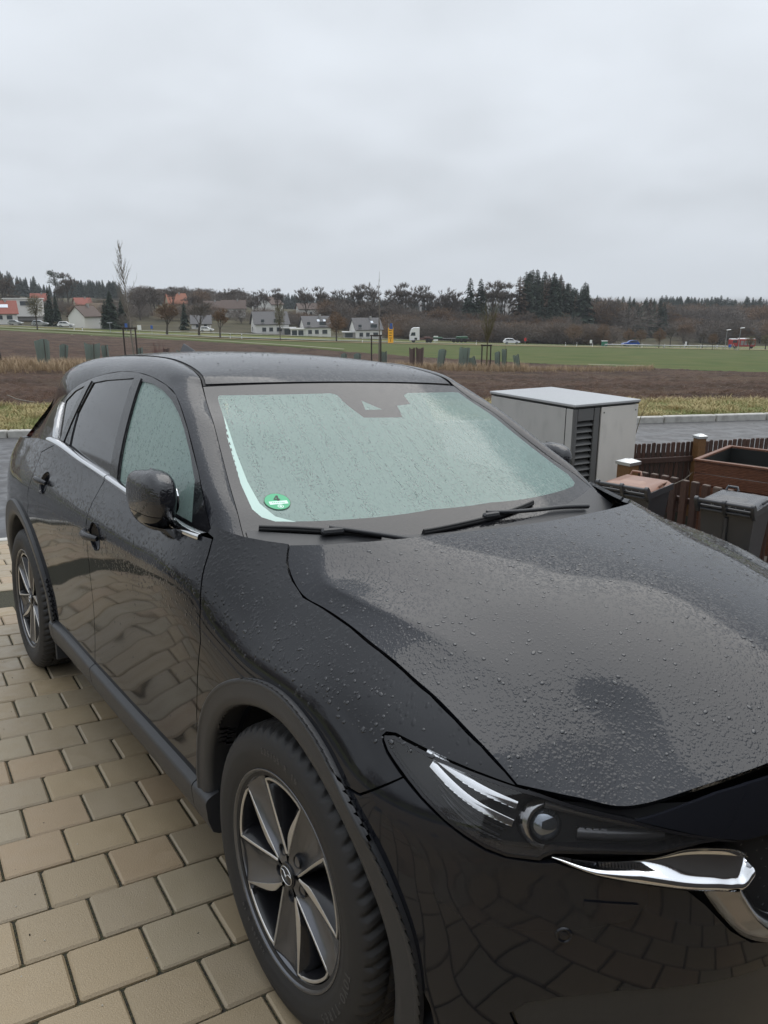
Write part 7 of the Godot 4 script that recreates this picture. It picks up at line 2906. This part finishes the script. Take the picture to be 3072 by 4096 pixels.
# a wheeled bin: hinge bar and grips at z = 0, lid reaching to z = -0.5
func make_bins() -> void:
	mat("bin_grey", Color(0.035, 0.037, 0.042), 0.35)
	var brown := mat("bin_brown", Color(0.24, 0.125, 0.085), 0.3)
	brown.rim_enabled = false
	var dk := mat("bin_lid_dark", Color(0.06, 0.063, 0.07), 0.25)
	relief(dk, bump_tex(0.12, 3, 141, 256), 0.15)
	world_uv(dk, 0.2)
	var spots := [[Vector3(2.10, 0, -6.5), "grey wheeled bin with a wet brown lid beside the heat pump", "bin_brown"], [Vector3(2.81, 0, -6.06), "grey wheeled bin with dark lid nearest the bonnet", "bin_lid_dark"]]
	for s in spots:
		var d := Vector3(0.74, 0, 0.67).normalized()
		var at: Vector3 = s[0]
		var top := -0.005 if s[2] == "bin_brown" else -0.045
		var o := thing("wheeled_bin", s[1], "bin", Transform3D(Basis(d, Vector3.UP, d.cross(Vector3.UP)), Vector3(at.x, top - 0.94, at.z)), "wheeled bins between car and fence")
		var b := MB.new()
		# body: tapering box with a rim
		var lv := [[0.06, 0.17, -0.14, -0.42], [0.5, 0.195, -0.09, -0.46], [0.84, 0.215, -0.055, -0.50], [0.845, 0.235, -0.03, -0.53], [0.90, 0.235, -0.03, -0.53]]
		for k in lv.size() - 1:
			var a: Array = lv[k]
			var c: Array = lv[k + 1]
			b.quad(Vector3(-a[1], a[0], a[2]), Vector3(a[1], a[0], a[2]), Vector3(c[1], c[0], c[2]), Vector3(-c[1], c[0], c[2]), Vector3.BACK)
			b.quad(Vector3(-a[1], a[0], a[3]), Vector3(a[1], a[0], a[3]), Vector3(c[1], c[0], c[3]), Vector3(-c[1], c[0], c[3]), Vector3.FORWARD)
			for sx: float in [-1.0, 1.0]:
				b.quad(Vector3(a[1] * sx, a[0], a[2]), Vector3(a[1] * sx, a[0], a[3]), Vector3(c[1] * sx, c[0], c[3]), Vector3(c[1] * sx, c[0], c[2]), Vector3(sx, 0, 0))
		b.quad(Vector3(-0.235, 0.90, -0.03), Vector3(0.235, 0.90, -0.03), Vector3(0.235, 0.90, -0.53), Vector3(-0.235, 0.90, -0.53), Vector3.UP)
		b.box(shift(0, 0.45, -0.055), Vector3(0.03, 0.7, 0.03), 0.006)
		part("body", b, mats.bin_grey, o)
		b = MB.new()
		var rows := []
		for i in 15:
			var u := i / 14.0
			var row := []
			for j in 15:
				var w := j / 14.0
				var ed := minf(minf(u, 1.0 - u), minf(w, 1.0 - w))
				var y := 0.905 + 0.035 * smoothstep(0.0, 0.09, ed) + 0.018 * smoothstep(0.2, 0.27, ed) - 0.008 * w
				row.append(Vector3(lerpf(-0.225, 0.225, u), y, lerpf(-0.035, -0.52, w)))
			rows.append(row)
		b.grid(rows, Vector3.UP)
		for e in [0, 14]:
			for j in 14:
				var p: Vector3 = rows[e][j]
				var q: Vector3 = rows[e][j + 1]
				b.quad(p, q, q - Vector3(0, 0.025, 0), p - Vector3(0, 0.025, 0), Vector3(-1 if e == 0 else 1, 0, 0))
				p = rows[j][e]
				q = rows[j + 1][e]
				b.quad(p, q, q - Vector3(0, 0.025, 0), p - Vector3(0, 0.025, 0), Vector3(0, 0, 1 if e == 0 else -1))
		var lid := part("lid", b, mats[s[2]], o)
		for gp in [[Vector3(-0.12, 0.945, -0.515), 0.13], [Vector3(0.215, 0.935, -0.3), 0.0]]:
			b = MB.new()
			if gp[1] > 0:
				b.tube([gp[0] + Vector3(-0.05, -0.02, 0), gp[0] + Vector3(-0.04, 0.012, -0.01), gp[0] + Vector3(0.04, 0.012, -0.01), gp[0] + Vector3(0.05, -0.02, 0)], 0.012, 8)
			else:
				b.tube([gp[0] + Vector3(0, -0.02, -0.05), gp[0] + Vector3(0.02, 0.008, -0.04), gp[0] + Vector3(0.02, 0.008, 0.04), gp[0] + Vector3(0, -0.02, 0.05)], 0.011, 8)
			part("grip", b, mats[s[2]], lid)
		b = MB.new()
		b.tube([Vector3(-0.235, 0.935, 0.035), Vector3(0.235, 0.935, 0.035)], 0.0165, 12)
		part("handle_bar", b, mats.bin_grey, o)
		for x: float in [-0.225, 0.0, 0.225]:
			b = MB.new()
			b.prism(Transform3D(Basis(Vector3.UP, PI / 2), Vector3(x + 0.015, 0, 0)), smooth(poly([-0.062, 0.94, -0.045, 0.962, -0.02, 0.958, 0.03, 0.90, 0.03, 0.82, -0.005, 0.84, -0.04, 0.89]), 3, true), 0.03, 0.004)
			part("hinge_lug", b, mats.bin_grey, o)
		b = MB.new()
		for k in 2:
			b.tube([Vector3(-0.2, 0.885 - 0.03 * k, 0.0), Vector3(0.2, 0.885 - 0.03 * k, 0.0)], 0.012, 8)
		part("rear_rib", b, mats.bin_grey, o).set_meta("kind", "stuff")
		# drops hanging from the bar
		b = MB.new()
		rng.seed = 4
		for k in 9:
			b.ball(Transform3D(Basis.from_scale(Vector3(0.0035, 0.005, 0.0035)), Vector3(rnd(-0.2, 0.2), 0.9165, 0.035)), 5, 8)
		part("hanging_drops", b, mats.house_glass_bright, o).set_meta("kind", "stuff")
		for x: float in [-0.2, 0.2]:
			b = MB.new()
			b.lathe(Transform3D(Basis(Vector3.UP, PI / 2), Vector3(x, 0.1, -0.05)), PackedVector2Array([Vector2(0, -0.025), Vector2(0.09, -0.025), Vector2(0.1, -0.015), Vector2(0.1, 0.015), Vector2(0.09, 0.025), Vector2(0, 0.025)]), 20)
			part("wheel", b, mats.rubber_seal, o)


# ---------------------------------------------------------------- young trees, sleeves and grass in the field
func make_planting() -> void:
	var sl := mat("sleeve_green", Color(0.12, 0.15, 0.135), 0.6)
	sl.transparency = BaseMaterial3D.TRANSPARENCY_ALPHA
	sl.albedo_color.a = 0.72
	sl.backlight_enabled = true
	sl.backlight = Color(0.3, 0.36, 0.33)
	var sb := mat("sleeve_brown", Color(0.12, 0.085, 0.075), 0.7)
	var stake_m := mat("stake", Color(0.045, 0.036, 0.03), 0.8)
	rng.seed = 61
	# px, width px, top, base, lean, distance share
	var list := [[10, 27, 1371, 1458, 0.10, "pale sleeve beside the leftmost stake"], [200, 50, 1347, 1457, 0.0, "widest grey-green sleeve at the left of the field"], [275, 30, 1341, 1417, -0.12, "leaning sleeve right of the widest one"], [386, 50, 1348, 1444, -0.06, "flaring grey-green sleeve left of the staked sapling"], [446, 24, 1354, 1441, 0.04, "narrow sleeve just left of the staked sapling"], [580, 20, 1360, 1420, 0.05, "sleeve partly behind the tall sapling"], [724, 18, 1362, 1410, -0.15, "small leaning sleeve above the roof edge of the car"], [681, 22, 1352, 1408, 0.0, "brownish sleeve behind red twigs"],
		[1381, 22, 1376, 1433, 0.03, "left sleeve of the pair left of the thin sapling"], [1431, 26, 1377, 1435, -0.03, "right sleeve of the pair left of the thin sapling"], [1538, 20, 1385, 1452, 0.02, "green sleeve touching the thin sapling"], [1646, 20, 1385, 1467, 0.0, "green sleeve left of the brown one"], [1676, 26, 1381, 1464, 0.0, "brown sleeve below the truck"], [1756, 28, 1388, 1466, -0.14, "green sleeve leaning left below the trailer"], [1846, 36, 1385, 1470, -0.06, "double green sleeve right of the leaning one"], [1895, 26, 1412, 1462, 0.3, "low bent sleeve beside the forked sapling"], [1985, 20, 1398, 1467, 0.04, "sleeve right of the forked sapling"], [2010, 18, 1384, 1464, 0.02, "tall thin sleeve right of the forked sapling"], [2066, 22, 1408, 1467, 0.2, "last sleeve on the right, bent over at its top"]]
	for q in list:
		var dist := herm([0, 300, 800, 1500, 2100], [34.5, 36.5, 43.0, 47.0, 50.5], q[0])
		if q[3] < 1425:
			dist *= 1.12
		var at := on_land(q[0], dist)
		var tall: float = (q[3] - q[2]) / 3050.0 * dist
		var w: float = q[1] / 3050.0 * dist * 0.5
		var o := thing("tree_sleeve", "mesh tree guard: " + q[5], "tree guard", Transform3D(Basis(Vector3.BACK, q[4]), at), "mesh tree guards along the field row")
		var b := MB.new()
		var rows := []
		var ph := rnd(0, TAU)
		for i in 9:
			var t := i / 8.0
			var row := []
			for j in 21:
				var a := TAU * j / 20
				var r := w * (1.0 + 0.14 * sin(a * 3.0 + ph + t) + 0.07 * sin(a * 7.0 + ph * 2.0)) * lerpf(0.9, 1.12, t)
				row.append(Vector3(r * cos(a), tall * t + (0.05 * sin(a * 2.0 + ph) if i == 8 else 0.0), r * sin(a) * 0.8))
			rows.append(row)
		for i in 8:
			for j in 20:
				b.quad(rows[i][j], rows[i][j + 1], rows[i + 1][j + 1], rows[i + 1][j], Vector3(rows[i][j].x, 0, rows[i][j].z))
		part("sleeve", b, sb if "brown" in q[5] else sl, o)
		b = MB.new()
		b.tube([Vector3(w * 0.7, -0.1, w), Vector3(w * 0.7, tall * 1.04, w)], 0.018, 6)
		part("stake", b, stake_m, o)
		b = MB.new()
		for k in 9:
			var a := rnd(0, TAU)
			b.tube([Vector3(0, tall * 0.5, 0), Vector3(cos(a) * w * 0.7, tall * rnd(0.95, 1.2), sin(a) * w * 0.7)], [0.006, 0.002], 3, false)
		part("shoots", b, mats.twigs_brown, o).set_meta("kind", "stuff")
	# saplings tied between stakes
	var trees := [[556, 44.0, 981, 0, "tall pale bare sapling tied between two stakes, left of the car roof"], [1517, 47.0, 1096, 1, "thin straight sapling with a stake left of it, behind the car roof"], [1940, 50.0, 1150, 2, "forked sapling between two stakes, right of the truck"], [4, 36.0, 1040, 3, "bare sapling at the left edge with one dark stake"]]
	for q in trees:
		var at := on_land(q[0], q[1])
		var tall: float = EYE - (q[2] - 1204.0) / 3050.0 * q[1] - at.y
		var o := thing("sapling", q[4], "young tree", Transform3D(Basis(), at), "staked saplings in the field row")
		var g := RandomNumberGenerator.new()
		g.seed = 200 + int(q[3])
		var b := MB.new()
		var c := MB.new()
		var lean := 0.02
		var stem := []
		var rad := []
		for k in 9:
			var t := k / 8.0
			stem.append(Vector3(g.randf_range(-0.04, 0.04) * (1 if k > 2 else 0) - tall * 0.055 * t * (1 if q[3] == 0 else 0), tall * t, g.randf_range(-0.04, 0.04) * (1 if k > 2 else 0)))
			rad.append(lerpf(0.055, 0.006, t))
		if q[3] == 2:
			stem = stem.slice(0, 4)
			rad = rad.slice(0, 4)
		b.tube(stem, rad, 8)
		part("trunk", b, mats.bark_pale if q[3] != 2 else mats.twigs_olive, o)
		var n: int = [44, 18, 30, 26][q[3]]
		for k in n:
			var t := g.randf_range(0.36 if q[3] != 2 else 0.33, 0.95 if q[3] != 2 else 0.375)
			var a := g.randf() * TAU
			var p := Vector3(-tall * 0.055 * t * (1 if q[3] == 0 else 0), tall * t, 0)
			var l: float = ([0.3, 0.06, 0.42, 0.25][q[3]] if q[3] != 2 else 0.36) * tall * (1.1 - t * (0.9 if q[3] != 2 else 0.0)) * g.randf_range(0.6, 1.2)
			var sp: float = [0.5, 0.5, 0.34, 0.5][q[3]]
			var pts := [p]
			var d := Vector3(cos(a) * sp, 1, sin(a) * sp).normalized()
			for j in 4:
				d = (d + Vector3(g.randf_range(-1, 1) * 0.13, 0.12, g.randf_range(-1, 1) * 0.13)).normalized()
				p += d * l / 4
				pts.append(p)
			c.tube(pts, [0.018, 0.014, 0.011, 0.008, 0.004], 4, false)
			for j in 7:
				var e: Vector3 = pts[1 + j % 4]
				var a2 := g.randf() * TAU
				var d2 := (d + Vector3(cos(a2), 0.3, sin(a2)) * 0.6).normalized()
				c.tube([e, e + d2 * l * g.randf_range(0.12, 0.3)], [0.007, 0.003], 3, false)
		part("crown", c, mats.bark_pale if q[3] != 2 else mats.twigs_olive, o).set_meta("kind", "stuff")
		var sx: Array = [[-0.48, 0.2], [-0.46, 0.1], [-0.34, 0.22], [0.0, 0.25]][q[3]]
		for k in 2:
			b = MB.new()
			var lean2 := 0.06 if q[3] == 3 else 0.0
			b.tube([Vector3(sx[k] + lean2 * 3, -0.2, 0.1), Vector3(sx[k] - lean2, 2.05 if q[3] < 2 else 1.6, 0.1)], 0.045, 7)
			part("stake", b, stake_m, o)
		b = MB.new()
		b.box(shift((sx[0] + sx[1]) * 0.5, (2.0 if q[3] < 2 else 1.55), 0.1), Vector3(absf(sx[1] - sx[0]) + 0.16, 0.08, 0.03), 0.01)
		part("cross_bar", b, stake_m, o)
		b = MB.new()
		b.tube([Vector3(sx[1], 1.5, 0.12), Vector3(0, 1.52, -0.07), Vector3(sx[0], 1.5, 0.12)], 0.02, 5)
		part("strap", b, mats.bark_pale, o)
	# a red-twigged shrub
	var o2 := thing("red_shrub", "reddish bare shrub in the field left of centre", "shrub", Transform3D(Basis(), on_land(650, 46)))
	var b2 := MB.new()
	for k in 60:
		var a := rnd(0, TAU)
		var r := rnd(0.05, 0.55)
		b2.tube([Vector3(cos(a) * r * 0.2, 0, sin(a) * r * 0.2), Vector3(cos(a) * r, rnd(0.5, 1.35), sin(a) * r)], [0.008, 0.003], 3, false)
	part("stems", b2, mat("red_stems", Color(0.14, 0.05, 0.045), 0.8), o2).set_meta("kind", "stuff")
	grass()


func clump(sd: int, blades: int, tall: float, lean: float) -> ArrayMesh:
	var g := RandomNumberGenerator.new()
	g.seed = sd
	var b := MB.new()
	for k in blades:
		var a := g.randf() * TAU
		var o := Vector3(cos(a), 0, sin(a))
		var p := o * g.randf_range(0, 0.05)
		var s := Vector3(-o.z, 0, o.x) * g.randf_range(0.002, 0.0042)
		var h := tall * g.randf_range(0.5, 1.2)
		var m := p + Vector3(0, h * 0.6, 0) + o * h * lean * 0.35
		var t := p + Vector3(0, h * (1.0 - lean * 0.35), 0) + o * h * lean
		b.quad(p - s, p + s, m + s * 0.8, m - s * 0.8, o)
		b.tri(m - s * 0.8, m + s * 0.8, t, o)
	return b.mesh()


func scatter(called: String, label: String, mesh: Mesh, m: Material, xs: Array, cols: Array = []) -> void:
	var mm := MultiMesh.new()
	mm.transform_format = MultiMesh.TRANSFORM_3D
	mm.use_colors = cols.size() > 0
	mm.mesh = mesh
	mm.instance_count = xs.size()
	for k in xs.size():
		mm.set_instance_transform(k, xs[k])
		if cols.size():
			mm.set_instance_color(k, cols[k])
	var o := MultiMeshInstance3D.new()
	o.name = numbered(called, self)
	o.multimesh = mm
	o.material_override = m
	add_child(o, true)
	tag(o, label, "grass", "", "stuff")


func grass() -> void:
	var gm := mat("grass_blades", Color.WHITE, 0.8)
	gm.vertex_color_use_as_albedo = true
	gm.backlight_enabled = true
	gm.backlight = Color(0.35, 0.35, 0.3)
	rng.seed = 71
	var patch := noise(0.6, 3, 72)
	var xs := []
	var cs := []
	for k in 20000:
		var bear := rnd(-0.62, 0.62)
		var p := profile(bear)
		var d := lerpf(p[0][0] + 0.1, p[0][1] + 0.35, rng.randf())
		var at := Vector3(bear * d, herm(p[0], p[1], d), -d)
		if at.z > kerb_z(at.x) - 0.28:
			continue
		var n := patch.get_noise_2d(at.x, at.z * 1.6)
		var s := rnd(0.6, 1.25) * (1.0 + 0.5 * n)
		xs.append(Transform3D(Basis(Vector3.UP, rnd(0, TAU)) * Basis.from_scale(Vector3(s * 1.2, s, s * 1.2)), at))
		var c := Color(0.13, 0.17, 0.045).lerp(Color(0.36, 0.29, 0.14), clampf(0.5 + n * 1.5 + rnd(-0.3, 0.3), 0, 1))
		cs.append(c)
	scatter("verge_grass", "tufted yellow-green winter grass on the verge beyond the kerb", clump(1, 9, 0.17, 0.55), gm, xs, cs)
	xs = []
	cs = []
	for k in 5200:
		var px := rnd(-150, 760) if k % 2 == 0 else rnd(1480, 2600)
		var dist := herm([-100, 0, 300, 800, 1500, 2100, 2600], [34.0, 34.5, 36.5, 43.0, 47.0, 50.5, 54.0], px) + rng.randfn() * 1.6
		var at := on_land(px, dist)
		var s := rnd(0.5, 1.3)
		if px > 2100:
			s *= 0.6
		xs.append(Transform3D(Basis(Vector3.UP, rnd(0, TAU)) * Basis.from_scale(Vector3(s * 1.6, s, s * 1.6)), at))
		cs.append(Color(0.22, 0.15, 0.09).lerp(Color(0.4, 0.3, 0.19), rng.randf()))
	scatter("dry_grass", "tall dry tan grass among the tree guards", clump(2, 12, 0.42, 0.3), gm, xs, cs)
	# short stems of the crop and bits of straw on the ploughed land
	xs = []
	cs = []
	for k in 1500:
		var px := rnd(-100, 3172)
		var p := profile((px - 1536.0) / 3050.0)
		var at := on_land(px, lerpf(p[0][1] + 0.3, p[0][2] + 8.0, pow(rng.randf(), 1.5)))
		xs.append(Transform3D(Basis(Vector3(rnd(-1, 1), 0.2, rnd(-1, 1)).normalized(), rnd(0.9, 1.6)) * Basis.from_scale(Vector3.ONE * rnd(0.5, 1.2)), at + Vector3(0, 0.05, 0)))
		cs.append(Color(0.36, 0.29, 0.2))
	scatter("straw", "pale bits of straw on the ploughed field", clump(3, 1, 0.22, 0.2), gm, xs, cs)
	var o := thing("dead_branch", "pale dead stalk lying on the soil above the left verge", "stick", Transform3D(Basis(), on_land(88, 18.6) + Vector3(0, 0.06, 0)))
	var b := MB.new()
	b.tube([Vector3(-0.32, 0.16, 0), Vector3(-0.1, 0.07, 0.02), Vector3(0.1, 0.02, 0), Vector3(0.35, 0.0, 0.05)], [0.012, 0.014, 0.013, 0.01], 6)
	part("stem", b, mats.bark_pale, o)


# ---------------------------------------------------------------- behind the camera, seen only in the paint
func make_behind() -> void:
	mat("timber_dark", Color(0.03, 0.024, 0.02), 0.6)
	mat("render_dark", Color(0.09, 0.085, 0.08), 0.8)
	# garage in front of the car with deep eaves
	var o := thing("garage_house", "dark timber-clad garage front facing the bonnet of the car", "house", Transform3D(Basis(), Vector3.ZERO))
	o.transform = pave_at
	var b := MB.new()
	b.box(shift(5.3, 0.9, -0.4), Vector3(5.0, 2.8, 8.0))
	part("wall", b, mats.timber_dark, o)
	b = MB.new()
	b.box(Transform3D(Basis(Vector3.BACK, 0.25), Vector3(5.4, 2.95, -0.4)), Vector3(5.6, 0.2, 8.6))
	part("roof", b, mats.roof_brown, o)
	# grass, hedge and shrubs beyond the lane on the near side
	b = MB.new()
	b.quad(Vector3(-40, -0.05, 11.2), Vector3(12, -0.05, 11.2), Vector3(12, 0.3, 14.5), Vector3(-40, 0.3, 14.5), Vector3.UP)
	b.quad(Vector3(-40, 0.3, 14.5), Vector3(12, 0.3, 14.5), Vector3(12, 3.0, 60), Vector3(-40, 3.0, 60), Vector3.UP)
	var gr := struct("lawn", b, mat("lawn", Color(0.15, 0.16, 0.05), 0.95))
	gr.transform = pave_at
	b = MB.new()
	b.quad(Vector3(-40, -0.03, 6.2), Vector3(12, -0.03, 6.2), Vector3(12, -0.06, 11.3), Vector3(-40, -0.06, 11.3), Vector3.UP)
	var rd := struct("side_road", b, mats.asphalt)
	rd.transform = pave_at
	rng.seed = 88
	for k in 16:
		var p: Vector3 = pave_at * Vector3(-22.0 + k * 1.9 + rnd(-0.5, 0.5), 0.1, 14.6 + rnd(-0.6, 1.2))
		var s := rnd(1.7, 2.6) if k % 5 else 4.2
		var h := thing("garden_shrub", "leafless brown shrub in the hedge across the side road", "shrub", Transform3D(Basis(Vector3.UP, rnd(0, 6)) * Basis.from_scale(Vector3(s, s, s)), p), "hedge across the side road")
		put("stems", kinds["thicket"][3], mats.bark, h)
		put("twigs", kinds["thicket_b"][4], mats.twigs_brown, h).set_meta("kind", "stuff")


func _ready() -> void:
	world_light()
	make_materials()
	make_terrain()
	make_road()
	make_paving()
	make_car()
	make_woods()
	make_houses()
	make_roadside()
	make_traffic()
	make_heat_pump()
	make_fences()
	make_bins()
	make_planting()
	make_behind()
